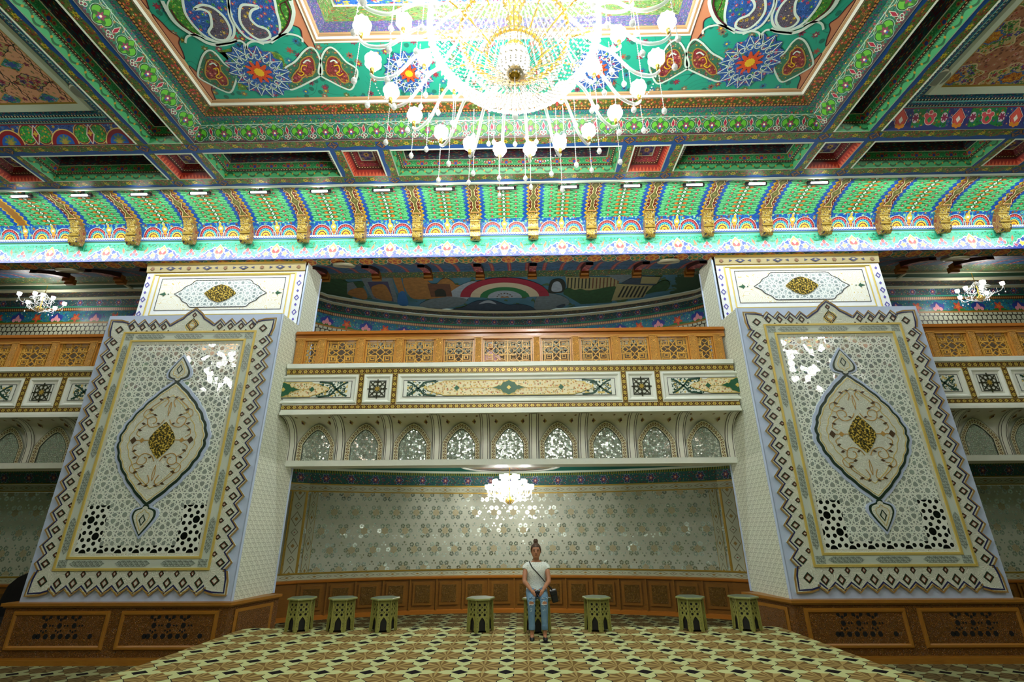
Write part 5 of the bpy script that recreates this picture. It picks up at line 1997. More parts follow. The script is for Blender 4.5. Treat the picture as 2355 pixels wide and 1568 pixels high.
    for q in (-1, 1):
        slx(gw, shift(diamond(0, 0, .06, .07), xc+q*.53, 3.08), Y-.047, 2, .004)
        slx(gw, shift(diamond(0, 0, .05, .05), xc+q*.37, 3.08), Y-.047, 1, .004)
        for w in (-1, 1):
            def T(P): return [(xc+q*a, 3.08+w*b) for a, b in P]
            rbx(gw, T(smoothpts([(.05, .38), (.12, .28), (.26, .24), (.34, .30), (.36, .40), (.28, .44), (.20, .40), (.20, .33), (.25, .31)], 5)), .014, Y-.046, 1)
            rbx(gw, T(smoothpts([(.34, .30), (.46, .22), (.50, .12), (.42, .06)], 5)), .012, Y-.046, 1)
            rbx(gw, T(smoothpts([(.10, .62), (.05, .74), (.14, .80), (.22, .72), (.34, .62), (.36, .52), (.28, .50)], 5)), .013, Y-.046, 1)
            rbx(gw, T(smoothpts([(.0, .45), (.02, .60), (.0, .72)], 5)), .010, Y-.046, 1)
            rbx(gw, T(smoothpts([(.36, .40), (.46, .46), (.44, .56), (.34, .60)], 5)), .011, Y-.046, 1)
            for a, b, r_ in ((.20, .76, .030), (.34, .56, .032), (.42, .30, .030), (.08, .80, .026), (.24, .46, .03), (.46, .18, .03), (.14, .30, .025)):
                slx(gw, T([(a-r_*1.5, b), (a, b-r_*.5), (a+r_*1.5, b+r_*.8), (a, b+r_)]), Y-.048, 2, .004)
    put('gold_scrollwork', gw, [GOLDP, flat('tan_gold_line', 'b8924a', .4, .2), flat('brown_gold_leaf', '4a3414', .4)], m_o).matrix_parent_inverse = Matrix()
    gm = MB()
    slx(gm, shift(lens(.235, 2.74, 3.42, .012, 24, 1.5, 7), xc), Y-.052, 0, .014, xc, 3)
    put('gilded_centre', gm, GAR, m_o).matrix_parent_inverse = Matrix()
    # upper shaft front
    Y4 = 9.607
    mb = MB()
    rectxz(mb, xc-1.78, xc+1.80, 5.60, 7.18, Y4-.002, 0, (xc, 6))
    put('shaft_face', mb, flat('bright_white_shaft', 'e8eaea', .4))
    mb = MB()
    x0, x1 = xc-1.79, xc+1.81
    mb.face([(x0, Y4-.03, 6.97), (x1, Y4-.03, 6.97), (x1, Y4-.06, 7.13), (x0, Y4-.06, 7.13)], mi=0)
    mb.face([(x0, Y4-.06, 7.13), (x1, Y4-.06, 7.13), (x1, Y4-.07, 7.18), (x0, Y4-.07, 7.18)], mi=1)
    mb.face([(x0, Y4-.01, 6.955), (x1, Y4-.01, 6.955), (x1, Y4-.03, 6.97), (x0, Y4-.03, 6.97)], mi=1)
    for i in range(9):
        x = xc-1.66+i*.415
        if i % 2:
            slx(mb, diamond(x, 7.05, .11, .055), Y4-.052, 2, .012); slx(mb, diamond(x, 7.05, .045, .022), Y4-.058, 0, .01)
            for q in (-1, 1): slx(mb, [(x+q*.17, 7.05), (x+q*.24, 7.02), (x+q*.24, 7.08)], Y4-.052, 2, .012)
        else:
            slx(mb, [(x+(.055 if k % 2 else .032)*cos(k*pi/8), 7.05+(.055 if k % 2 else .032)*sin(k*pi/8)) for k in range(16)], Y4-.052, 3, .012)
    put('top_border', mb, [flat('beige_frieze', 'b8a878', .45), GOLDLINE, NAVY, flat('brown_star', '7a5020', .45)])
    mb = MB()
    nestedxz(mb, (xc-1.62, xc+1.62, 5.80, 6.93), [(0, 0), (.012, -.012), (.03, -.012), (.04, 0)], [0, 0, 0], Y4-.004)
    nestedxz(mb, (xc-1.50, xc+1.50, 5.90, 6.89), [(0, 0), (.015, -.010), (.03, 0)], [0, 0], Y4-.004)
    nestedxz(mb, (xc-1.40, xc+1.40, 6.02, 6.81), [(0, -.006), (.012, -.006)], [1], Y4-.004)
    rectxz(mb, xc-1.385, xc+1.385, 6.035, 6.795, Y4-.006, 2, (xc, 6))
    put('gold_line_frame', mb, [GOLDP, BLACKL, GTI])
    mb = MB()
    for q in (-1, 1):
        for i, z in enumerate((5.78, 5.95, 6.13, 6.30, 6.47, 6.66, 6.84)):
            x = xc+q*1.71
            if i % 2: rbx(mb, diamond(x, z, .045, .06), .022, Y4-.012, 0, True)
            else: slx(mb, diamond(x, z, .028, .035), Y4-.012, 0, .008)
    put('violet_side_motifs', mb, PURP)
    mb = MB()
    hw, hh = 1.03, .33
    half = smoothpts([(hw, 0), (hw*.86, hh*.28), (hw*.80, hh*.52), (hw*.68, hh*.72), (hw*.60, hh*.98), (hw*.42, hh), (.2, hh), (0, hh)], 4)
    up = half+[(-a, b) for a, b in half[::-1][1:]]
    full = up+[(-a, -b) for a, b in up[1:-1]]
    P = shift(full, xc, 6.42)
    slx(mb, P, Y4-.014, 0, .012, xc, 6.42)
    rbx(mb, P, .014, Y4-.018, 1, True)
    put('lattice_window', mb, [SHL, BLACKL])
    mb = MB()
    slx(mb, [(xc+(.34*(1+.04*cos(6*t)))*cos(t)*(1-.22*abs(sin(t))), 6.42+.215*sin(t)*(1-.15*abs(cos(t)))) for t in [2*pi*k/48 for k in range(48)]], Y4-.035, 0, .02, xc, 6.42)
    put('gilded_rhombus', mb, GAR)
    mb = MB()
    for q in (-1, 1):
        x = xc+q*1.26
        slx(mb, [(x-q*.04, 6.42), (x+q*.02, 6.36), (x+q*.02, 6.39), (x+q*.11, 6.42), (x+q*.02, 6.45), (x+q*.02, 6.48)], Y4-.016, 0, .008)
        slx(mb, diamond(x-q*.09, 6.42, .015, .015), Y4-.016, 0, .008)
    put('green_leaf_motifs', mb, GREENP)
    # wooden plinth
    pl = MB()
    xi, xo = 4.56, 8.24
    y1 = 8.90
    Pp = [(X(xi), y1), (X(xo), y1), (X(xo), 10.0), (X(4.26), 10.02)]
    def wallf(a, b, z0, z1, mi, off=0):
        mb_ = pl
        pl.face(loop([(a[0], a[1], z0), (b[0], b[1], z0), (b[0], b[1], z1), (a[0], a[1], z1)]), mi=mi)
    wallf(Pp[0], Pp[1], -.45, .40, 0); wallf(Pp[1], Pp[2], -.45, .40, 0); wallf(Pp[3], Pp[0], -.45, .40, 0)
    pl.face(loop([(p[0], p[1], .42) for p in Pp]), mi=1)
    def ledge(z0, z1, o):
        Q = [(X(xi-o), y1-o), (X(xo+o), y1-o), (X(xo+o), 10.0), (X(4.26-o), 10.02)]
        for i, j in ((0, 1), (1, 2), (3, 0)):
            pl.face(loop([(Q[i][0], Q[i][1], z0), (Q[j][0], Q[j][1], z0), (Q[j][0], Q[j][1], z1), (Q[i][0], Q[i][1], z1)]), mi=1)
        pl.face(loop([(p[0], p[1], z1) for p in Q]), mi=1); pl.face(loop([(p[0], p[1], z0) for p in Q][::-1]), mi=1)
    ledge(.385, .43, .055); ledge(.36, .385, .03); ledge(-.45, -.37, .035); ledge(-.37, -.345, .02)
    plo = put('wooden_plinth', pl, [OAK, OAKP])
    for i, (a, b) in enumerate(((4.70, 6.30), (6.48, 8.08))):
        mb = MB()
        x0, x1 = sorted((X(a), X(b)))
        nestedxz(mb, (x0, x1, -.25, .31), [(0, 0), (.02, -.03), (.05, -.03), (.07, -.008)], [1, 1, 1], y1)
        rectxz(mb, x0+.07, x1-.07, -.18, .24, y1-.008, 0)
        cxm = (x0+x1)/2
        o = put('carved_panel', mb, [OAK, OAKP], plo); o.matrix_parent_inverse = Matrix()
        o.parent = root; o.matrix_parent_inverse = Matrix.Translation(root.location).inverted()
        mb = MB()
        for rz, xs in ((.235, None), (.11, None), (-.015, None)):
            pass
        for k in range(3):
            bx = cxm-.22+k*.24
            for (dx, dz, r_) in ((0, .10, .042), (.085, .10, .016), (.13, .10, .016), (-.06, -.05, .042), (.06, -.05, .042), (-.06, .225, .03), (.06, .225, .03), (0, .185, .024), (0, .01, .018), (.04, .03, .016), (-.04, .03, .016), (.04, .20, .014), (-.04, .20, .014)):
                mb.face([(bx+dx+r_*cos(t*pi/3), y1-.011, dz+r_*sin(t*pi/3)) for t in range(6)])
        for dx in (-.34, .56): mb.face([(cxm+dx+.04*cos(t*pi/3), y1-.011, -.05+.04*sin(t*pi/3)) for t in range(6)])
        g_ = mb.obj('vent_shade_patches', BLACK); g_.parent = o; g_.matrix_parent_inverse = Matrix()  # flat black hexagons painted for the shade inside the vents
    # plinth side panel
    mb = MB()
    a, b = Vector((X(4.56), 8.90, 0)), Vector((X(4.26), 10.02, 0))
    d = (b-a); n = Vector((-d.y, d.x, 0)).normalized()*(1 if s < 0 else -1)
    n = Vector((-s*abs(n.x), -abs(n.y), 0)) if True else n
    def Q(t, z, o): return a+d*t+n*o+Vector((0, 0, z))
    mb.face(loop([Q(.88, -.25, .012), Q(.12, -.25, .012), Q(.12, .31, .012), Q(.88, .31, .012)]), uv=[(0, 0), (.9, 0), (.9, .56), (0, .56)], mi=1)
    mb.face(loop([Q(.82, -.20, .02), Q(.18, -.20, .02), Q(.18, .26, .02), Q(.82, .26, .02)]), uv=[(0, 0), (.8, 0), (.8, .46), (0, .46)], mi=0)
    put('side_panel', mb, [OAK, OAKP])
    return root


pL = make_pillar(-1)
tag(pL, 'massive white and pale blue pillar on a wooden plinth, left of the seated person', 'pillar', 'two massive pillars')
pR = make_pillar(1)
tag(pR, 'massive white and pale blue pillar on a wooden plinth, right of the seated person', 'pillar', 'two massive pillars')

# ================================================================== GALLERY FRONT
GT = m_goldtrim(); CFL = m_creamflora(); SPD = m_spandrel(); AV = m_archvine(); PEB = m_pebblemirror()
YF = 9.45
VM = flat('cream_vault', 'dedccc', .5)
RBM = [flat('rib_white', 'e6e6d8', .5), flat('dark_rib_line', '4a4440', .5)]
ORM = [flat('ochre_leaf', 'a88a48', .45), flat('dark_red_core', '4a1c10', .45), flat('dark_thin_line', '4a4440', .5)]


def gallery_front(x0, x1, divs, panels, niches, label, lower_end):
    root = empty('balcony', ((x0+x1)/2, 9.7, 2.72))
    def put(name, mb, mat, par=None):
        o = mb.obj(name, mat); o.parent = root; o.matrix_parent_inverse = Matrix.Translation(root.location).inverted(); return o
    mb = MB()
    mb.box((x0, YF, 3.745), (x1, YF+.2, 4.60))
    mb.box((x0, YF-.05, 4.60), (x1, 9.80, 4.69))
    mb.box((x0, YF-.02, 4.585), (x1, 9.80, 4.60))
    mb.box((x0, YF-.02, 3.70), (x1, YF+.2, 3.745))
    mb.box((x0, YF-.045, 3.64), (x1, 9.60, 3.70))
    put('white_fascia', mb, WHITE)
    mb = MB()
    for z0, z1 in ((4.475, 4.585), (3.745, 3.835)):
        mb.face([(x0, YF-.018, z0), (x1, YF-.018, z0), (x1, YF-.018, z1), (x0, YF-.018, z1)], uv=[(x0, 0), (x1, 0), (x1, 1), (x0, 1)])
        mb.face([(x0, YF-.018, z0), (x0, YF, z0), (x1, YF, z0), (x1, YF-.018, z0)][::-1])
    for x in divs:
        mb.face([(x-.05, YF-.016, 3.835), (x+.05, YF-.016, 3.835), (x+.05, YF-.016, 4.475), (x-.05, YF-.016, 4.475)], uv=[(3.835, 0), (3.835, 1), (4.475, 1), (4.475, 0)])
        for q in (-1, 1): mb.face([(x+q*.05, YF-.016, 3.835), (x+q*.05, YF, 3.835), (x+q*.05, YF, 4.475), (x+q*.05, YF-.016, 4.475)][::-q])
    put('gold_trim', mb, GT)
    for (a, b, sq) in panels:
        mb = MB()
        cz = 4.155
        nestedxz(mb, (a, b, 3.86, 4.45), [(0, -.0), (.015, -.03), (.04, -.03), (.10, .025), (.115, .025)], [0, 0, 0, 0], YF-.001)
        rectxz(mb, a+.115, b-.115, 3.975, 4.335, YF+.024-.03, 0)
        nestedxz(mb, (a+.12, b-.12, 3.98, 4.33), [(0, 0), (.010, 0)], [1], YF-.010)
        if sq:
            cx = (a+b)/2
            put('square_panel', mb, [WHITE, BLACKL])
            mb = MB()
            for k in range(8):
                t = k*pi/4+pi/8
                c = (cx+.115*cos(t), cz+.115*sin(t))
                rbx(mb, [(c[0]+.042*cos(q*pi/3+t), c[1]+.042*sin(q*pi/3+t)) for q in range(6)], .016, YF-.018, 0, True)
                rbx(mb, [(cx, cz), (cx+.20*cos(k*pi/4), cz+.20*sin(k*pi/4))], .022, YF-.016, 0)
            rbx(mb, [(cx-.155, cz-.155), (cx+.155, cz-.155), (cx+.155, cz+.155), (cx-.155, cz+.155)], .014, YF-.016, 0, True)
            slx(mb, [(cx+(.06 if q % 2 else .035)*cos(q*pi/8), cz+(.06 if q % 2 else .035)*sin(q*pi/8)) for q in range(16)], YF-.022, 1, .006)
            put('green_gold_rosette', mb, [flat('olive_black_line', '2a2c14', .4), GOLD])
        else:
            put('long_panel', mb, [WHITE, BLACKL])
            mb = MB()
            fa, fb = a+.20, b-.20
            for q, e in ((1, fa), (-1, fb)):
                mb = MB()
                rectxz(mb, *sorted((e, e+q*.62)), 4.00, 4.31, YF-.012, 0)
                for w in (-1, 1):
                    rbx(mb, smoothpts([(e+q*.0, cz-w*.145), (e+q*.10, cz-w*.10), (e+q*.20, cz-w*.02), (e+q*.26, cz+w*.03), (e+q*.34, cz+w*.12), (e+q*.46, cz+w*.14), (e+q*.58, cz+w*.15)], 4), .034, YF-.016, 1)
                    rbx(mb, spiral(e+q*.33, cz+w*.075, .05, 1.0, 0), .016, YF-.017, 1)
                    rbx(mb, spiral(e+q*.08, cz+w*.04, .045, 1.0, pi), .014, YF-.017, 1)
                put('green_arabesque', mb, [SPD, flat('deep_green_arabesque', '16402f', .45)])
            mb = MB()
            cx = (a+b)/2; L_ = (fb-fa)/2-.36
            half = [(L_, 0), (L_-.10, .06), (L_-.14, .055), (L_-.24, .11), (L_-.32, .115), (L_-.38, .148), (0, .148)]
            up = half+[(-p, q) for p, q in half[::-1][1:]]
            full = shift(up+[(-p, -q) for p, q in up[1:-1]], cx, cz)
            slx(mb, full, YF-.022, 0, .010)
            rbx(mb, full, .012, YF-.025, 1, True)
            rbx(mb, [(cx-L_*.62, cz), (cx+L_*.62, cz)], .010, YF-.026, 1)
            put('cream_floral_cartouche', mb, [CFL, GOLDP])
            mb = MB()
            pr = [(.34, 0), (.24, .03), (.20, .055), (.17, .04), (.14, .07), (.12, .11), (.07, .12), (0, .155)]
            up = pr+[(-p, q) for p, q in pr[::-1][1:]]
            full = shift(up+[(-p, -q) for p, q in up[1:-1]], cx, cz)
            slx(mb, full, YF-.030, 0, .008); rbx(mb, full, .010, YF-.032, 1, True)
            slx(mb, diamond(cx, cz, .045, .045), YF-.036, 1, .006)
            put('green_medallion', mb, [GREENP, GOLDP])
            for q in (-1, 1):
                mb = MB(); slx(mb, diamond(cx+q*L_*.62, cz, .055, .055), YF-.030, 0, .008); put('green_diamond', mb, GREENP)
    # lower edge beam and arched niches
    mb = MB()
    le = lower_end
    xa, xb = (x0, x1)
    mb.box((xa, 9.96, 2.715), (xb, 10.42, 2.825))
    mb.box((xa, 10.0, 2.825), (xb, 10.42, 3.64))
    put('edge_beam', mb, WHITE)
    P_ = .985
    vault = MB(); win = MB(); bord = MB(); rib = MB(); orn_ = MB()
    def curve(zs, t):
        # quarter ellipse from (10.0, zs) to (9.50, 3.64)
        return (10.0-.50*(1-cos(t*pi/2)), zs+(3.64-zs)*sin(t*pi/2))
    def arch(hw, spring, apex, n=12):
        R_ = [(hw, 2.83), (hw, spring)]
        for i in range(1, n+1):
            t = i/n
            x = hw*(1-t)**.62 if t < 1 else 0
            R_.append((x, spring+(apex-spring)*(t**.92)))
        return R_
    ra = arch(.275, 3.14, 3.44); rb = arch(.385, 3.16, 3.57)
    for cx in niches:
        vault = MB(); win = MB(); bord = MB(); orn_ = MB()
        full = [(cx+a, z) for a, z in ra]+[(cx-a, z) for a, z in ra[::-1][1:]]
        slx(win, full, 9.985, 0, .01)
        rbx(win, full, .010, 9.975, 1)
        A_ = [(cx+a, z) for a, z in ra]+[(cx-a, z) for a, z in ra[::-1][1:]]
        B_ = [(cx+a, z) for a, z in rb]+[(cx-a, z) for a, z in rb[::-1][1:]]
        d = 0
        for i in range(len(A_)-1):
            l = math.hypot(B_[i+1][0]-B_[i][0], B_[i+1][1]-B_[i][1])
            bord.face([(A_[i][0], 9.975, A_[i][1]), (B_[i][0], 9.955, B_[i][1]), (B_[i+1][0], 9.955, B_[i+1][1]), (A_[i+1][0], 9.975, A_[i+1][1])], uv=[(d, 0), (d, 1), (d+l, 1), (d+l, 0)])
            d += l
        # vault surface
        XX = [-.42+.84*i/16 for i in range(17)]
        def zs(x):
            x = abs(x)
            if x > .385: return 3.05
            for i in range(len(rb)-1):
                if rb[i+1][0] <= x <= rb[i][0]:
                    if rb[i][0]-rb[i+1][0] < 1e-6: return rb[i+1][1]
                    return rb[i][1]+(rb[i+1][1]-rb[i][1])*(rb[i][0]-x)/(rb[i][0]-rb[i+1][0])
            return rb[-1][1]
        G_ = [[(cx+x,)+curve(min(zs(x), 3.60), t/8) for t in range(9)] for x in XX]
        vault.grid(G_, UV=lambda i, j: (i*.05, j*.08), sm=True)
        for q in (-1, 1):
            for (xx, t, sc) in ((.28, .52, 1.7), (.13, .78, 1.0), (.34, .82, 1.1)):
                y_, z_ = curve(min(zs(xx), 3.6), t)
                c = Vector((cx+q*xx, y_-.012, z_))
                y2, z2 = curve(min(zs(xx), 3.6), t+.05)
                up_ = Vector((0, y2-y_, z2-z_)).normalized()
                s_ = .055*sc
                orn_.face([c-Vector((s_*.6, 0, 0)), c-up_*s_, c+Vector((s_*.6, 0, 0)), c+up_*s_], mi=0)
                c2 = c+Vector((0, -.005, -.002)); s_ *= .5
                orn_.face([c2-Vector((s_*.6, 0, 0)), c2-up_*s_, c2+Vector((s_*.6, 0, 0)), c2+up_*s_], mi=1)
            # line ornaments on the vault
            prev = None
            for t in range(0):
                y_, z_ = curve(3.30, t/8)
                pt = Vector((cx+q*(.40-.13*t/8), y_-.013, z_))
                if prev: orn_.face([prev-Vector((.004, 0, 0)), pt-Vector((.004, 0, 0)), pt+Vector((.004, 0, 0)), prev+Vector((.004, 0, 0))], mi=2)
                prev = pt
        put('vaulted_soffit', vault, VM); put('silver_arch_window', win, [PEB, DGREEN]); put('vine_arch_border', bord, AV); put('spandrel_ornament', orn_, ORM)
    edges = sorted(c-P_/2 for c in niches)+[max(niches)+P_/2]
    for ex in edges:
        rib = MB()
        for w, o, mi in ((.075, .03, 0), (.006, .033, 1)):
            for off in ((0,) if mi == 0 else (-.05, .05, -.09, .09)):
                Gd = []
                for t in range(13):
                    if t == 0: y_, z_ = 10.0, 2.83
                    else: y_, z_ = curve(3.05, (t-1)/11)
                    Gd.append((y_-o if mi == 0 or abs(off) < .06 else y_-.004-o*.0-.012, z_-(.01 if t > 6 else 0)))
                for i in range(12):
                    (ya, za), (yb, zb) = Gd[i], Gd[i+1]
                    rib.face([(ex+off-w, ya, za), (ex+off+w, ya, za), (ex+off+w, yb, zb), (ex+off-w, yb, zb)], mi=mi)
                    if mi == 0:
                        for q in (-1, 1):
                            rib.face([(ex+q*w, ya, za), (ex+q*w, ya+.05, za+.02), (ex+q*w, yb+.05, zb+.02), (ex+q*w, yb, zb)][::q])
        put('vault_rib', rib, RBM)
    tag(root, label, 'balcony', 'white balconies with arched niches')
    return root


gallery_front(-4.52, 4.52, [-2.98, -2.30, 2.30, 2.98], [(-6.02, -3.04, 0), (-2.93, -2.35, 1), (-2.24, 2.24, 0), (2.35, 2.93, 1), (3.04, 6.02, 0)], [k*.985 for k in range(-4, 5)], 'white balcony front with gold trim and nine arched niches between the two pillars', 4.5)
for s in (-1, 1):
    D_ = [s*9.08, s*9.85, s*13.0]
    Pn = [(9.14, 9.79, 1), (6.45, 9.02, 0), (9.91, 12.94, 0)]
    Pn = [(a, b, c) if s > 0 else (-b, -a, c) for a, b, c in Pn]
    Nn = [s*(9.38-.985), s*9.38, s*(9.38+.985), s*(9.38+1.97), s*(9.38+2.955)]
    xs = sorted((s*8.17, s*13.6))
    # clip the long panel that runs behind the pillar
    gallery_front(xs[0], xs[1], [d for d in D_ if xs[0] < d < xs[1]], Pn, [n for n in Nn if xs[0] < n-.5*s*0 < xs[1]], 'white balcony front with gold trim, beyond the outer side of the %s pillar' % ('left' if s < 0 else 'right'), 8)

# ================================================================== BALUSTRADES


def lat(x, z, W, H, n=1):
    "star lattice pattern: True where wood"
    hx = W/2/n
    px = ((x+W/2) % (2*hx))-hx
    u = abs(px)/hx; v = abs(z-H/2)/(H/2)
    t = .042
    if u > .95 or v > .95: return True
    if abs(u+v-.34) < t and u+v < .42: return True          # centre star
    if abs(abs(u-.66)+abs(v)-.24) < t*.8: return True          # side diamonds
    if abs(abs(v-.68)+abs(u)-.24) < t*.8: return True          # top/bottom diamonds
    m_ = max(abs(u-.52), abs(v-.52))
    if abs(m_-.25) < t*.62 or abs(m_-.12) < t*.5: return not (abs(u-.52) < .02 and m_ < .1)
    if abs(u-v) < t*.7 and .2 < u < .40: return True
    if abs(u-.86) < t*.45 or abs(v-.86) < t*.45: return True
    if .40 < abs(u) and abs(v-.34) < t*.4: return True
    if .40 < abs(v) and abs(u-.30) < t*.4: return True
    return False


def make_post():
    mb = MB()
    mb.box((-.085, -.03, 0), (.085, .06, .60))
    mb.box((-.062, -.045, .03), (.062, -.03, .57), mi=1)
    for z in (.0, .575): mb.box((-.092, -.05, z), (.092, .06, z+.03))
    for q in (-1, 1): mb.box((q*.105-.012, .0, 0), (q*.105+.012, .04, .56))
    return mb


post_me = None
lat_meshes = {}


def balustrade(x0, x1, posts, label):
    root = empty('balustrade', ((x0+x1)/2, 9.62, 4.69))
    inv = Matrix.Translation(root.location).inverted()
    def put(name, mb, mat, loc=None):
        o = mb.obj(name, mat) if isinstance(mb, MB) else bpy.data.objects.new(name, mb)
        if not isinstance(mb, MB): COL.objects.link(o)
        o.parent = root; o.matrix_parent_inverse = inv
        if loc: o.location = loc
        return o
    mb = MB()
    mb.box((x0, 9.56, 5.42), (x1, 9.72, 5.47)); mb.box((x0, 9.53, 5.395), (x1, 9.74, 5.42)); mb.box((x0, 9.58, 5.33), (x1, 9.70, 5.395))
    put('handrail', mb, m_wood('red_oak_handrail', '8a4e16', 'a86626', False, rough=.22) if 'redoak' not in M else M['redoak'])
    mb = MB(); mb.box((x0, 9.58, 5.27), (x1, 9.70, 5.33)); put('top_rail', mb, LOAKP)
    mb = MB(); mb.box((x0, 9.56, 4.69), (x1, 9.72, 4.745)); put('bottom_rail', mb, LOAKP)
    global post_me
    if post_me is None:
        o = make_post().obj('carved_post', [LOAKP, LOAK]); post_me = o.data; bpy.data.objects.remove(o)
    for x in posts: put('carved_post', post_me, None, (x, 9.62, 4.72))
    for i in range(len(posts)-1):
        a, b = posts[i]+.115, posts[i+1]-.115
        w = round(b-a, 2)
        if w not in lat_meshes:
            n = 2 if w > .75 else 1
            half = w < .45
            W_ = w*2 if half else w
            f = (lambda x, z: lat(x+w/2 if False else x, z, W_, .53, n))
            o = mask_mesh(w, .53, int(w*84), 46, f, .03).obj('star_lattice_panel', M.setdefault('latwood', m_wood('pale_oak_lattice', 'b08030', 'd0a048', False, rough=.35))); lat_meshes[w] = o.data; bpy.data.objects.remove(o)
        put('star_lattice_panel', lat_meshes[w], None, ((a+b)/2, 9.63, 4.745))
    tag(root, label, 'balustrade', 'carved honey-wood gallery balustrades')
    return root


M['redoak'] = m_wood('red_oak_handrail', '8a4e16', 'a86626', False, rough=.22)
balustrade(-4.52, 4.52, [-4.40, -3.95, -3.12, -2.30, -1.47, -.64, .58, 1.40, 2.22, 3.02, 3.84, 4.36], 'carved honey-wood balustrade with star lattice panels between the two pillars')
balustrade(-13.4, -8.17, [-13.1, -12.25, -11.4, -10.55, -9.68, -8.85, -8.3], 'carved honey-wood balustrade with star lattice, left of the left pillar')
balustrade(8.17, 13.4, [8.3, 8.42+.35, 9.6, 10.45, 11.3, 12.15, 13.0], 'carved honey-wood balustrade with star lattice, right of the right pillar')
# ================================================================== CHANDELIERS


def m_crystal(name, col='eef4f4', alpha=.45, rough=.08, emit=0):
    g = G(name, rough, 0, 1.0); x, y = g.uv()
    g.put(g.b.inputs['Base Color'], g.ramp(g.noise(x, y, 20.0, 1.0), [col, 'ffffff'], False))
    g.b.inputs['Alpha'].default_value = alpha
    if emit:
        g.b.inputs['Emission Color'].default_value = (1, .98, .92, 1); g.b.inputs['Emission Strength'].default_value = emit
    return g.mat


CRY = m_crystal('clear_crystal', alpha=.7); GLASSARM = m_crystal('clear_glass_tube', 'dce8e8', .42, .05)
SHADE = flat('lit_glass_shade', 'fffdf8', .4, 0, 9, 0)
BEADM = m_crystal('crystal_bead_net', 'fff8ea', .9, .2)
BRASSY = flat('polished_gold', 'd8b050', .2, .9)
ACX, ACY = .20, 4.0
ch = empty('chandelier', (ACX, ACY, 6.2))
tag(ch, 'huge glittering crystal chandelier with beaded bowl and rings of lit flower-shaped glass shades', 'chandelier')


def chp(name, mb, mat, par=None, inv=True):
    o = mb.obj(name, mat); o.parent = par or ch
    return o


def bowl(r): return 0


def bowl_prof(R, zt, zb, n):
    return [(max(R*sin(pi/2*i/n), .05), zb+(zt-zb)*(1-cos(pi/2*i/n))) for i in range(n+1)]


# local z: 0 at world 6.2
mb = MB()
for (R, zt, zb, rows, cols) in ((.95, .60, .02, 26, 96), (.62, .54, .0, 14, 64)):
    for i in range(1, rows+1):
        a = pi/2*i/rows
        r = R*sin(a); z = zb+(zt-zb)*(1-cos(a))
        n = max(10, int(cols*min(1, r/R*1.1)))
        for k in range(n):
            t = 2*pi*(k+.5*(i % 2))/n
            c = Vector((r*cos(t), r*sin(t), z)); b = .015
            i0 = len(mb.v)
            mb.v += [c+Vector(d)*b for d in ((1, 0, 0), (0, 1, 0), (-1, 0, 0), (0, -1, 0), (0, 0, 1.35), (0, 0, -1.35))]
            for q in range(4):
                mb.f.append((i0+q, i0+(q+1) % 4, i0+4)); mb.f.append((i0+(q+1) % 4, i0+q, i0+5))
                for _ in range(2): mb.uv.append([(c.x, c.y)]*3); mb.mi.append(0); mb.sm.append(False)
# meridian strands
for k in range(72):
    t = 2*pi*k/72
    mb.tube([(r*cos(t), r*sin(t), z) for r, z in bowl_prof(.95, .60, .02, 9)], .004, 3, caps=False)
chp('beaded_bowl', mb, BEADM)
mb = MB()
mb.lathe([(.95, .56), (.99, .57), (1.0, .63), (.98, .71), (.94, .69), (.93, .60)], 64)
for k in range(90):
    t = 2*pi*k/90
    mb.lathe([(0, -.07), (.013, -.045), (.012, -.02), (0, 0)], 5, (.98*cos(t), .98*sin(t), .56))
chp('crystal_rim', mb, CRY)
mb = MB(); mb.lathe([(.60, .56), (.64, .57), (.64, .62), (.60, .63)], 48); mb.lathe([(.30, .30), (.33, .31), (.33, .36), (.30, .36)], 40)
for k in range(12):
    t = 2*pi*k/12; mb.tube([(.32*cos(t), .32*sin(t), .33), (.62*cos(t), .62*sin(t), .58), (.93*cos(t), .93*sin(t), .70)], .012, 6)
chp('gold_inner_rings', mb, BRASSY)
mb = MB(); mb.lathe([(0, .04), (.05, .05), (.12, .09), (.165, .16), (.175, .22), (.16, .30), (.11, .36), (.05, .38)], 28)
chp('frosted_globe', mb, SHADE)
mb = MB(); mb.lathe([(.0, -.02), (.05, -.02), (.07, .0), (.05, .03), (.09, .06), (.04, .07)], 20); chp('gold_finial', mb, BRASSY); mb = MB(); mb.lathe([(.0, .40), (.10, .38), (.12, .42), (.07, .47), (.03, .49)], 20)
chp('globe_collar', mb, BRASSY)
mb = MB()
mb.tube([(0, 0, -.02), (0, 0, -.55)], .008, 6)
for z in (-.12, -.22, -.32, -.42): mb.lathe([(0, -.02), (.018, 0), (0, .02)], 8, (0, 0, z))
mb.lathe([(0, -.08), (.03, -.05), (.035, -.02), (.012, .03), (0, .05)], 12, (0, 0, -.56))
chp('centre_pendant', mb, CRY)
mb = MB(); mb.tube([(0, 0, .45), (0, 0, 2.45)], .03, 10); mb.lathe([(.0, 2.46), (.22, 2.46), (.2, 2.38), (.05, 2.30)], 24)
for z, r in ((.9, .10), (1.2, .14), (1.6, .10)): mb.lathe([(.02, z-.1), (r, z), (.02, z+.12)], 20)
chp('stem', mb, BRASSY)
mb = MB()
for k in range(48):
    t = 2*pi*k/48
    mb.tube([(.92*cos(t), .92*sin(t), .78), (.70*cos(t), .70*sin(t), 1.05), (.34*cos(t), .34*sin(t), 1.55), (.20*cos(t), .20*sin(t), 1.8)], .008, 4, caps=False)
mb.lathe([(.19, 1.78), (.22, 1.80), (.22, 1.84), (.19, 1.85)], 32)
chp('upper_crystal_strands', mb, CRY)


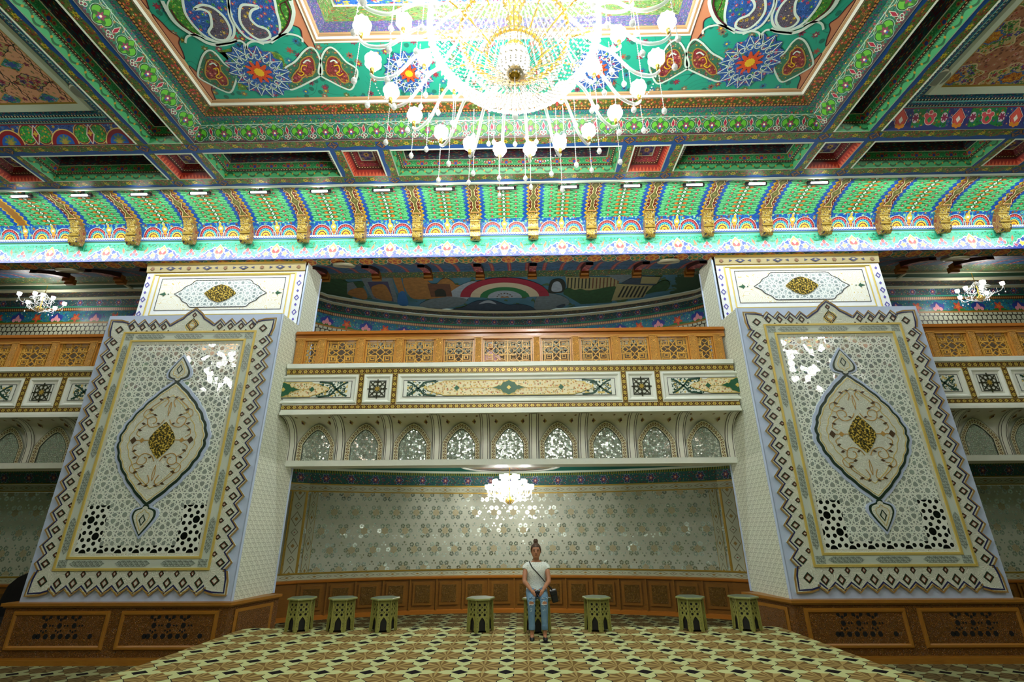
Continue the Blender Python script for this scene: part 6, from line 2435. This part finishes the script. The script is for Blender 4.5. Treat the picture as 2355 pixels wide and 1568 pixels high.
def arm_mesh(R0, z0, R1, dip, zt, r=.023):
    pts = smoothpts([(R0, 0, z0), (R0+(R1-R0)*.28, 0, z0-.02), (R0+(R1-R0)*.6, 0, dip+.05), (R0+(R1-R0)*.86, 0, dip), (R1, 0, dip+.08), (R1, 0, zt-.06)], 5)
    mb = MB(); mb.tube(pts, [r*(1-.25*i/len(pts)) for i in range(len(pts))], 8); return mb


def cup_mesh():
    mb = MB(); mb.lathe([(0, -.10), (.018, -.10), (.024, -.04), (.030, -.02), (.018, 0), (.05, .02), (.055, .035), (.0, .02)], 14); return mb


def shade_mesh():
    mb = MB(); mb.lathe([(.02, .0), (.068, .02), (.092, .07), (.095, .12), (.08, .17), (.058, .178), (.03, .16), (0, .155)], 32, amp=.10, lobes=8); return mb


def pend_mesh(L_):
    mb = MB(); mb.tube([(0, 0, 0), (0, 0, -L_)], .0035, 4, caps=False)
    n = int(L_/.035)
    for i in range(n): mb.lathe([(0, -.010), (.009, 0), (0, .010)], 5, (0, 0, -L_*(i+.5)/n), sm=False)
    mb.lathe([(0, -.105), (.024, -.08), (.033, -.05), (.019, -.018), (0, 0)], 8, (0, 0, -L_), sm=False)
    return mb


first = {}


def place(kind, par, loc, rz, maker, mat):
    if kind not in first:
        o = maker().obj(kind.split('|')[0], mat); first[kind] = o.data
    else:
        o = bpy.data.objects.new(kind.split('|')[0], first[kind]); COL.objects.link(o)
    o.parent = par; o.location = loc; o.rotation_euler = (0, 0, rz)
    return o


npend = 0
for tier, (n, R0, z0, R1, dip, zt, off) in enumerate(((24, .90, .58, 1.70, .22, .42, radians(8)), (16, .55, 1.15, 1.36, .80, 1.02, radians(16)))):
    for k in range(n):
        a = off+2*pi*k/n
        R1k = R1
        arm = place('glass_arm|%d' % tier, ch, (0, 0, 0), a, lambda: arm_mesh(R0, z0, R1, dip, zt), GLASSARM)
        c = place('gold_cup', arm, (R1, 0, zt), 0, cup_mesh, BRASSY)
        s_ = place('flower_shade', arm, (R1, 0, zt), 0, shade_mesh, SHADE)
        c2 = (0, 0, 0)
        p = place('crystal_pendant|%d' % (k % 2), ch, (R1*cos(a), R1*sin(a), dip+.03), a, lambda: pend_mesh(.36 if k % 2 else .50), CRY)
        if tier == 0:
            p = place('crystal_pendant|2', ch, (1.36*cos(a+.03), 1.36*sin(a+.03), dip+.10), a, lambda: pend_mesh(.55), CRY)
            p = place('crystal_pendant|3', ch, (1.08*cos(a+.13), 1.08*sin(a+.13), dip+.30), a, lambda: pend_mesh(.42), CRY)
# bead swags between neighbouring arms
mb = MB()
for k in range(24):
    a0 = radians(8)+2*pi*k/24; a1 = a0+2*pi/24
    if k % 2: continue
    mb = MB()
    for i in range(13):
        t = i/12; a = a0+(a1-a0)*t
        R = 1.70; z = .36-.10*sin(pi*t)
        mb.lathe([(0, -.012), (.011, 0), (0, .012)], 5, (R*cos(a), R*sin(a), z), sm=False)
    chp('bead_swag', mb, CRY)
l = point_light('chandelier_glow', (ACX, ACY, 7.05), 360, .25, (1, .98, .94))
for k in range(6):
    a = 2*pi*k/6+.26
    point_light('chandelier_glow', (ACX+1.72*cos(a), ACY+1.72*sin(a), 6.86), 112, .09, (1, .98, .94))


def small_chandelier(loc, R, H, tiers, label, power, hang=.3):
    "tiers: list of (ring radius factor, height factor, number)"
    r = empty('chandelier', loc)
    mb = MB(); mb.tube([(0, 0, H*.1), (0, 0, H+hang)], R*.018, 8); mb.lathe([(0, H+hang), (R*.14, H+hang), (R*.10, H+hang-.05), (R*.02, H+hang-.1)], 16)
    mb.lathe([(0, .0), (R*.10, H*.02), (R*.20, H*.12), (R*.16, H*.22), (R*.04, H*.30), (R*.06, H*.5), (R*.02, H*.6)], 20)
    mb.obj('gold_stem', BRASSY, r)
    arms = MB(); shades = MB(); drops = MB()
    for (f, hf, n) in tiers:
        for k in range(n):
            a = 2*pi*(k+.37*f)/n
            def T(rr, z): return (rr*cos(a), rr*sin(a), z)
            am = MB()
            am.tube(smoothpts([T(R*.1, H*hf*.75), T(R*f*.5, H*(hf-.34)), T(R*f*.85, H*(hf-.32)), T(R*f, H*(hf-.12))], 4), R*.018, 5)
            o = am.obj('glass_arm', GLASSARM, r)
            sm_ = MB(); sm_.lathe([(0, 0), (R*.055, 0), (R*.095, H*.02), (R*.105, H*.15), (R*.08, H*.15), (0, H*.1)], 12, T(R*f, H*(hf-.10)))
            sm_.obj('lit_shade', SHADE, o)
            for q in range(3):
                drops.lathe([(0, -.05), (.014, -.03), (.012, -.012), (0, 0)], 5, (R*f*cos(a)*(1-.28*q), R*f*sin(a)*(1-.28*q), H*(hf-.30)-.02-.03*((k+q) % 3)), sm=False)
                drops.tube([(R*f*cos(a)*(1-.28*q), R*f*sin(a)*(1-.28*q), H*(hf-.30)-.02), (R*f*cos(a)*(1-.28*q), R*f*sin(a)*(1-.28*q), H*(hf-.15))], .003, 3, caps=False)
    for k in range(16):
        a = 2*pi*k/16
        drops.tube([(R*.62*cos(a), R*.62*sin(a), H*.30), (R*.35*cos(a), R*.35*sin(a), H*.12), (R*.1*cos(a), R*.1*sin(a), 0)], .005, 4, caps=False)
        drops.tube([(R*.05*cos(a), R*.05*sin(a), H*.98), (R*.3*cos(a), R*.3*sin(a), H*.72), (R*.55*cos(a), R*.55*sin(a), H*.62)], .004, 4, caps=False)
    drops.obj('crystal_drops', CRY, r)['kind'] = 'stuff'
    tag(r, label, 'chandelier')
    for k in range(3):
        a = 2*pi*k/3
        point_light('chandelier_glow', (loc[0]+R*.7*cos(a), loc[1]+R*.7*sin(a), loc[2]+H*.62), power/3, .05, (1, .99, .95))
    return r


small_chandelier((-.05, 12.0, 2.05), .53, .66, ((1.0, .62, 14), (.70, .80, 9), (.36, .98, 6)), 'wide crystal chandelier with bright cylinder shades hanging under the gallery between the pillars', 135, .33)
p = at(88, 715, 1, 11.4)
small_chandelier((p.x, p.y, p.z-.02), .46, .55, ((1.0, .60, 5), (.45, .8, 3)), 'small crystal chandelier with few lit shades in the gallery left of the left pillar', 26, .5)
p = at(2258, 690, 1, 11.4)
small_chandelier((p.x, p.y, p.z-.02), .46, .55, ((1.0, .60, 5), (.45, .8, 3)), 'small crystal chandelier with few lit shades in the gallery right of the right pillar', 26, .5)

# ================================================================== STOOLS
BR = m_brass(); TOPM = flat('grey_green_stone_top', '5c6a58', .3, 0, 0, .2); TOPE = flat('olive_edge', '8c9058', .4); BLK = flat('inner_shade_black', '0a0806', .7)
PWD, PHT = .205, .452


def panel_solid(x, z):
    zz = z
    # pointed arch opening at the foot
    if z < .215:
        hw = .050 if z < .13 else .050*(1-((z-.13)/.085)**1.6)
        if z < .03: hw = .062
        if abs(x) < hw: return False
    if abs(x) > .082: return True
    if z > .43: return True
    for rz in (.245, .315, .385):
        for q in (-1, 1):
            if math.hypot(x-q*.040, z-rz) < .0195: return False
    for rz in (.280, .350):
        if abs(abs(x)-abs(z-rz)) < .005 and abs(x) < .016: return False
        for q in (-1, 1):
            if abs(math.hypot(x-q*.072, z-rz)-.010) < .004: return False
        for q in (-1, 1):
            if math.hypot(x-q*.036, z-rz) < .006: return False
    for rz in (.08, .12, .16, .20):
        for q in (-1, 1):
            if math.hypot(x-q*.074, z-rz) < .0055: return False
    return True


pm = mask_mesh(PWD, PHT, 66, 110, panel_solid, .012)
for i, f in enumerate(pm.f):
    # inner faces painted black for the shade inside
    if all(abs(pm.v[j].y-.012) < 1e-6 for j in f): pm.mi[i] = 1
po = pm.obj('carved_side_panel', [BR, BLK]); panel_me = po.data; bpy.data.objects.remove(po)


def make_stool():
    r = empty('stool', (0, 0, 0))
    ap = .178
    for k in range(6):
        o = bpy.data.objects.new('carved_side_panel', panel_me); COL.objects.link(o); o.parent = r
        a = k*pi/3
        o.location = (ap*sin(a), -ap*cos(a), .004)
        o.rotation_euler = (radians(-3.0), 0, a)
        # keep the top edge inside: rotate about z after a small outward lean
    mb = MB()
    for k in range(6):
        a = k*pi/3+pi/6
        mb.tube([(.212*sin(a), -.212*cos(a), .004), (.197*sin(a), -.197*cos(a), .452)], .011, 6)
    mb.obj('corner_strips', BR, r)['kind'] = 'stuff'
    mb = MB()
    P = [(.236*sin(k*pi/3+pi/6), -.236*cos(k*pi/3+pi/6)) for k in range(6)]
    P2 = [(p[0]*.96, p[1]*.96) for p in P]
    mb.face([(p[0], p[1], .484) for p in P2], mi=0)
    for i in range(6):
        p, q, a, b = P[i], P[(i+1) % 6], P2[i], P2[(i+1) % 6]
        mb.face([(p[0], p[1], .476), (q[0], q[1], .476), (b[0], b[1], .484), (a[0], a[1], .484)], mi=1)
        mb.face([(p[0], p[1], .458), (q[0], q[1], .458), (q[0], q[1], .476), (p[0], p[1], .476)], mi=1)
    mb.face([(p[0], p[1], .458) for p in P][::-1], mi=2)
    mb.face([(p[0]*.8, p[1]*.8, .02) for p in P], mi=2) if False else None
    mb.obj('hexagonal_top', [TOPM, TOPE, BLK], r)
    mb = MB(); mb.prism([(.172*sin(k*pi/3+pi/6), -.172*cos(k*pi/3+pi/6)) for k in range(6)], 2, .03, .45); mb.obj('inner_shade_core', BLK, r)  # added black prism standing for the shade inside the stool
    return r


ST = [(-3.42, 9.02, 14, 'beside the left pillar plinth'), (-2.74, 9.00, -12, 'second from the left pillar'), (-2.03, 8.97, 0, 'third from the left pillar'), (-.46, 8.92, 10, 'alone just left of the seated person'), (.45, 8.84, 4, 'under the seated person'), (1.42, 8.95, -14, 'alone just right of the seated person'), (2.94, 8.95, 16, 'second from the right pillar'), (3.80, 8.97, -4, 'beside the right pillar plinth')]
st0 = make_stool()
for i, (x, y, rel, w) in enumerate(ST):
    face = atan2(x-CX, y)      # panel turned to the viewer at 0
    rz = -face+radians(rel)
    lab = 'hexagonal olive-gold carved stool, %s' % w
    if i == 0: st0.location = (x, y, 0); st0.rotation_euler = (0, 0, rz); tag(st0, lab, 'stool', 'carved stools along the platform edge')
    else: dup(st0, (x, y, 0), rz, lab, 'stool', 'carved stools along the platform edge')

# ================================================================== PEOPLE


def loft(mb, rings, n=20, mi=0, cap=True):
    "rings: (centre, rx, ry[, tilt about x]) horizontal ellipses"
    P = []
    for c, rx, ry, *t in rings:
        c = Vector(c); tl = t[0] if t else 0
        P.append([c+Vector((rx*cos(2*pi*k/n), ry*sin(2*pi*k/n)*cos(tl), ry*sin(2*pi*k/n)*sin(tl))) for k in range(n+1)])
    mb.grid(P, UV=lambda i, j: (j*.04, i*.05), mi=mi)
    if cap: mb.face(P[0][:-1][::-1], mi=mi); mb.face(P[-1][:-1], mi=mi)


def fuse(o, voxel, smooth=2):
    m = o.modifiers.new('fuse', 'REMESH'); m.mode = 'VOXEL'; m.voxel_size = voxel; m.use_smooth_shade = True
    if smooth:
        s = o.modifiers.new('smooth', 'SMOOTH'); s.iterations = smooth; s.factor = .5
    dg = bpy.context.evaluated_depsgraph_get()
    me = bpy.data.meshes.new_from_object(o.evaluated_get(dg))
    for mt in o.data.materials:
        if me.materials.find(mt.name) < 0: me.materials.append(mt)
    o.modifiers.clear()
    old = o.data; o.data = me
    uvl = me.uv_layers.new(name='UVMap')
    for lp in me.loops:
        c = me.vertices[lp.vertex_index].co
        uvl.data[lp.index].uv = (c.x+c.y*.6, c.z)
    for p in me.polygons: p.use_smooth = True
    return o


SKIN = flat('tanned_skin', 'ac7656', .55, var=.04); HAIR = flat('brown_hair', '4a3322', .6, var=.35); SHIRT = m_shirt(); DEN = m_denim(); SHOE = flat('black_flat_shoe', '141216', .5); LBLK = flat('black_leather', '0c0c0e', .45); EYE = flat('dark_eye', '1a120e', .4); LIP = flat('lip', '8a4a40', .5); FRAY = flat('white_frayed_cotton', 'dfe6e6', .9); METAL = flat('wristband_metal', 'c8c0a8', .3, .6)
PX, PY = .45, 0.0
person = empty('person', (PX, 8.6, 0))
tag(person, 'person in white dotted top and ripped jeans, hair in a bun, seated holding a camera', 'person')


def V3(x, y, z): return Vector((x, y-8.6, z))


def pp(name, mb, mat, par=None):
    o = mb.obj(name, mat); o.parent = par or person
    return o


b = MB()
hy = 8.70
# torso, neck
loft(b, [(V3(0, 8.84, .50), .13, .10), (V3(0, 8.85, .56), .165, .125), (V3(0, 8.84, .64), .155, .11), (V3(0, 8.82, .72), .13, .095), (V3(0, 8.80, .80), .145, .10), (V3(0, 8.79, .88), .155, .105), (V3(0, 8.79, .95), .165, .095), (V3(0, 8.79, .99), .15, .075), (V3(0, 8.785, 1.02), .08, .06), (V3(0, 8.775, 1.045), .050, .052), (V3(0, 8.76, 1.10), .046, .050)])
# head: rings from chin to crown
loft(b, [(V3(0, 8.700, 1.070), .020, .02), (V3(0, 8.715, 1.078), .044, .045), (V3(0, 8.725, 1.100), .059, .062), (V3(0, 8.735, 1.130), .069, .076), (V3(0, 8.745, 1.165), .075, .086), (V3(0, 8.75, 1.20), .077, .092), (V3(0, 8.755, 1.235), .074, .090), (V3(0, 8.76, 1.262), .058, .075), (V3(0, 8.765, 1.280), .036, .048), (V3(0, 8.765, 1.288), .012, .016)], 22)
# nose, brow, cheeks, chin, ears
b.tube([V3(0, 8.662, 1.19), V3(0, 8.652, 1.165), V3(0, 8.640, 1.150), V3(0, 8.655, 1.143)], [.008, .009, .012, .008], 8)
for q in (-1, 1):
    b.tube([V3(q*.012, 8.665, 1.198), V3(q*.030, 8.664, 1.202), V3(q*.048, 8.676, 1.197)], .007, 6)
    b.tube([V3(q*.072, 8.745, 1.185), V3(q*.078, 8.75, 1.165), V3(q*.071, 8.745, 1.140)], [.010, .012, .007], 6)
    # arms: shoulder, elbow, wrist
    sh = V3(q*.160, 8.79, .950); el = V3(q*.192, 8.68, .735); wr = V3(q*.082, 8.47, .615)
    b.tube(smoothpts([tuple(V3(q*.11, 8.79, .965)), tuple(sh), tuple(sh.lerp(el, .5)+Vector((q*.008, 0, 0))), tuple(el), tuple(el.lerp(wr, .3)), tuple(el.lerp(wr, .7)), tuple(wr)], 4), [.045]*3+[.043]*3+[.040]*4+[.037]*4+[.034]*3+[.033]*2+[.028]*3+[.022]*3, 12)
    # palm and five fingers round the camera
    pa = V3(q*.062, 8.425, .595)
    b.tube([wr, wr.lerp(pa, .5), pa, pa+Vector((-q*.012, -.03, -.012))], [.021, .028, .031, .024], 10)
    for f in range(4):
        z = .615-.017*f; y = 8.40-.002*f; L_ = (.9, 1.0, .95, .75)[f]
        pts = [V3(q*.068, y+.012, z), V3(q*(.060), y-.024*L_, z-.003), V3(q*.038, y-.040*L_, z-.006), V3(q*(.016), y-.034*L_, z-.008)]
        b.tube(smoothpts([tuple(v) for v in pts], 3), [.0095]*4+[.0085]*4+[.0075]*2, 7)
    b.tube(smoothpts([tuple(V3(q*.060, 8.445, .618)), tuple(V3(q*.042, 8.425, .640)), tuple(V3(q*.020, 8.405, .640))], 3), [.011, .011, .010, .010, .009, .009, .008], 7)
    # legs
    hp = V3(q*.085, 8.82, .56); kn = V3(q*.098, 8.34, .50); an = V3(q*.095, 8.30, .09)
    b.tube([hp, hp.lerp(kn, .5), kn.lerp(hp, .08), kn], [.078, .070, .055, .050], 14)
    b.tube([kn, kn.lerp(an, .3), kn.lerp(an, .7), an, an+Vector((0, 0, -.04))], [.048, .052, .038, .030, .030], 12)
    b.tube([an+Vector((0, .03, -.06)), an+Vector((0, -.03, -.058)), an+Vector((q*.004, -.09, -.060)), an+Vector((q*.006, -.14, -.064))], [.026, .028, .024, .016], 10)
body = fuse(pp('body', b, SKIN), .0058, 2)
h = MB()
loft(h, [(V3(0, 8.795, 1.10), .05, .035), (V3(0, 8.785, 1.14), .078, .055), (V3(0, 8.775, 1.18), .084, .072), (V3(0, 8.765, 1.215), .085, .087), (V3(0, 8.76, 1.245), .080, .094, ), (V3(0, 8.762, 1.270), .062, .080), (V3(0, 8.765, 1.292), .040, .054), (V3(0, 8.765, 1.300), .012, .016)], 20)
for q in (-1, 1): h.tube([V3(q*.058, 8.695, 1.238), V3(q*.076, 8.715, 1.20), V3(q*.080, 8.74, 1.165)], [.014, .013, .008], 7)
h.lathe([(0, 0), (.028, .004), (.038, .025), (.036, .05), (.02, .068), (0, .07)], 14, tuple(V3(0, 8.765, 1.292)))
for k in range(5):
    a = k*1.3; h.tube([V3(.03*cos(a), 8.765+.03*sin(a), 1.30), V3(.034*cos(a+.8), 8.765+.034*sin(a+.8), 1.33), V3(.02*cos(a+1.6), 8.765+.02*sin(a+1.6), 1.36)], .010, 6)
hair = fuse(pp('hair_with_bun', h, HAIR), .006, 1)
f = MB()
for q in (-1, 1):
    c = V3(q*.029, 8.666, 1.178)
    f.lathe([(0, -.005), (.012, -.001), (.012, .002), (0, .005)], 12, tuple(c))
    f.tube([V3(q*.014, 8.660, 1.196), V3(q*.030, 8.657, 1.201), V3(q*.046, 8.668, 1.196)], .0035, 5)
fe = pp('eyes_and_brows', f, EYE)
f = MB(); f.tube([V3(-.021, 8.664, 1.118), V3(-.007, 8.655, 1.121), V3(.007, 8.655, 1.121), V3(.021, 8.664, 1.118)], [.003, .006, .006, .003], 7); pp('lips', f, LIP)
s_ = MB()
loft(s_, [(V3(0, 8.84, .575), .172, .135), (V3(0, 8.84, .62), .168, .130), (V3(0, 8.83, .68), .152, .118), (V3(0, 8.815, .75), .150, .114), (V3(0, 8.80, .82), .160, .120), (V3(0, 8.79, .89), .170, .120), (V3(0, 8.79, .95), .178, .108), (V3(0, 8.79, .985), .165, .090), (V3(0, 8.788, 1.005), .125, .080), (V3(0, 8.785, 1.012), .088, .074)], 24)
for q in (-1, 1):
    s_.tube([V3(q*.08, 8.79, .975), V3(q*.135, 8.79, .962), V3(q*.172, 8.775, .935), V3(q*.188, 8.758, .900)], [.046, .052, .052, .046], 14)
shirt = fuse(pp('dotted_top', s_, SHIRT), .007, 2)
j = MB()
loft(j, [(V3(0, 8.85, .50), .165, .12), (V3(0, 8.85, .56), .18, .14), (V3(0, 8.85, .61), .165, .125)], 20)
for q in (-1, 1):
    hp = V3(q*.085, 8.82, .565); kn = V3(q*.098, 8.325, .505); an = V3(q*.095, 8.30, .15)
    j.tube([hp, hp.lerp(kn, .5), kn.lerp(hp, .1), kn+Vector((0, .0, -.01))], [.090, .080, .066, .060], 16)
    j.tube([kn+Vector((0, .01, 0)), kn.lerp(an, .25), kn.lerp(an, .6), an, an+Vector((0, 0, -.02))], [.060, .060, .052, .046, .046], 14)
    j.tube([an+Vector((0, 0, .03)), an+Vector((0, 0, -.03))], .050, 14)
jeans = fuse(pp('ripped_jeans', j, DEN), .0075, 2)
f = MB()
for q in (-1, 1):
    c = V3(q*.098, 8.262, .475)
    P = [(c+Vector((.036*cos(t)*(1+.15*cos(3*t)), -.004-.004*sin(t), .026*sin(t)))) for t in [2*pi*k/14 for k in range(14)]]
    f.face(P)
pp('bare_knee_patch', f, SKIN, jeans)
f = MB()
random.seed(3)
for q in (-1, 1):
    for k in range(16):
        a = random.uniform(0, 2*pi); c = V3(q*.098+.040*cos(a), 8.258, .475+.030*sin(a))
        f.tube([c, c+Vector((random.uniform(-.012, .012), -.004, random.uniform(-.016, .010)))], .002, 4)
    f.tube([V3(q*.098-.038, 8.256, .462), V3(q*.098, 8.252, .458), V3(q*.098+.038, 8.256, .462)], .0028, 5)
    for k in range(10):
        c = V3(q*.098+random.uniform(-.05, .05), 8.262+random.uniform(0, .06), .53+random.uniform(-.005, .02)); f.tube([c, c+Vector((.014, 0, .002))], .002, 4)
    for k in range(5):
        c = V3(q*.098-.01+random.uniform(-.02, .02), 8.246, .39+random.uniform(-.015, .02)); f.tube([c, c+Vector((.003, 0, -.012))], .002, 4)
pp('frayed_threads', f, FRAY, jeans)
for q in (-1, 1):
    f = MB(); an = V3(q*.095, 8.30, .0)
    loft(f, [(an+Vector((q*.003, -.055, .001)), .036, .115), (an+Vector((q*.003, -.055, .012)), .038, .117), (an+Vector((q*.003, -.068, .030)), .034, .095), (an+Vector((q*.003, -.095, .042)), .024, .055)], 20)
    pp('black_flat_shoe', f, SHOE)
f = MB(); f.lathe([(.023, -.006), (.027, 0), (.023, .006)], 16, tuple(V3(.088, 8.480, .622))); pp('bracelet', f, METAL)
# crossbody handbag: strap over the shoulder, bag at the hip
bag = empty('handbag', (PX+.27, 8.72, .56))
tag(bag, 'small black crossbody handbag hanging at the seated person\'s hip', 'handbag')
mb = MB()
mb.box((-.055, -.07, -.13), (.045, .07, .045)); o = mb.obj('bag_body', LBLK, bag, bevel=.018); o.rotation_euler = (0, radians(-12), 0)
mb = MB(); mb.box((-.060, -.074, -.03), (.050, .074, .052)); o = mb.obj('flap', LBLK, bag, bevel=.016); o.rotation_euler = (0, radians(-12), 0)
mb = MB()
B0 = Vector((PX+.27, 8.72, .56))
path = [(.25, 8.70, .60), (.19, 8.655, .66), (.12, 8.665, .74), (.03, 8.672, .84), (-.06, 8.675, .93), (-.10, 8.71, 1.00), (-.112, 8.79, 1.022), (-.10, 8.87, .98), (0, 8.915, .85), (.15, 8.93, .70), (.26, 8.80, .60)]
mb.tube(smoothpts([tuple(Vector((PX+a, y, z))-B0) for a, y, z in path], 5), .0075, 6)
mb.obj('strap', LBLK, bag)
cmr = empty('camera', (PX, 8.36, .60))
tag(cmr, 'small black camera held in both hands in the seated person\'s lap', 'camera')
mb = MB(); mb.box((-.040, -.006, -.028), (.040, .026, .028)); mb.box((-.016, -.002, .026), (.016, .022, .038)); mb.obj('camera_body', LBLK, cmr, bevel=.005)
mb = MB(); mb.lathe([(0, .0), (.024, .0), (.026, .028), (.022, .04), (.018, .036), (0, .032)], 20); mb.obj('lens', flat('black_glass', '10142a', .12, .3), cmr, loc=(-.0, -.01, -.002), rot=(radians(90), 0, 0))

# seated visitor glimpsed through the balustrade
vis = empty('person', (-.42, 10.3, 4.62))
tag(vis, 'person in pale pink and white clothes half hidden behind the middle balustrade panel', 'person')
b = MB()
def W3(x, y, z): return Vector((x, y, z))
loft(b, [(W3(0, 0, .02), .17, .16), (W3(0, 0, .12), .19, .18), (W3(0, -.02, .25), .16, .13), (W3(0, -.03, .40), .15, .11), (W3(0, -.03, .50), .17, .10), (W3(0, -.03, .56), .09, .07), (W3(0, -.03, .62), .05, .05)])
for q in (-1, 1):
    b.tube([W3(q*.16, -.03, .50), W3(q*.22, -.10, .32), W3(q*.10, -.22, .22), W3(q*.05, -.24, .22)], [.045, .04, .032, .025], 10)
    b.tube([W3(q*.09, -.05, .10), W3(q*.20, -.26, .14), W3(q*.05, -.32, .06)], [.08, .065, .045], 12)
    for f_ in range(4): b.tube([W3(q*.05-q*.004*f_, -.24, .24-.014*f_), W3(q*.01, -.28, .235-.014*f_)], .008, 6)
    b.tube([W3(q*.05, -.23, .25), W3(q*.02, -.25, .26)], .009, 6)
fuse(b.obj('body', flat('pink_white_cloth', 'e8b8bc', .8, var=.25), vis), .010, 2)
b = MB(); loft(b, [(W3(0, -.05, .62), .05, .055), (W3(0, -.04, .68), .068, .085), (W3(0, -.04, .74), .072, .09), (W3(0, -.03, .80), .045, .055), (W3(0, -.03, .815), .012, .015)])
b.tube([W3(0, -.13, .72), W3(0, -.145, .69)], [.008, .011], 6)
fuse(b.obj('head', SKIN, vis), .008, 1)
b = MB(); loft(b, [(W3(0, .0, .60), .075, .06), (W3(0, -.01, .70), .085, .085), (W3(0, -.02, .78), .078, .085), (W3(0, -.02, .83), .03, .035)])
fuse(b.obj('headscarf', flat('pale_blue_scarf', 'a8c0d0', .8), vis), .009, 1)

# dark rounded seat at the far left edge
arm = empty('armchair', (-9.4, 10.1, -.45))
tag(arm, 'almost black high-backed rounded armchair at the left edge behind the wooden plinth', 'armchair')
DKF = flat('near_black_velvet', '0a0808', .9)
b = MB()
loft(b, [((0, .30, .30), .42, .10), ((0, .32, .7), .46, .12), ((0, .36, 1.0), .42, .12), ((0, .38, 1.14), .30, .09), ((0, .39, 1.22), .14, .05)], 22)
fuse(b.obj('backrest', DKF, arm), .02, 2)
b = MB(); b.box((-.42, -.38, .18), (.42, .34, .48)); b.obj('seat', DKF, arm, bevel=.05)
for q in (-1, 1):
    b = MB(); b.box((q*.48-.07, -.36, .18), (q*.48+.07, .34, .68)); b.obj('armrest', DKF, arm, bevel=.05)
    for y in (-.3, .26):
        b = MB(); b.tube([(q*.42, y, 0), (q*.42, y, .2)], .03, 8); b.obj('leg', DKF, arm)
b = MB(); b.lathe([(0, -.05), (.04, -.02), (.05, .02), (.03, .06), (0, .07)], 12); b.obj('backrest_knob', flat('dark_carved_knob', '1c1410', .4), arm, loc=(.30, .36, 1.22))
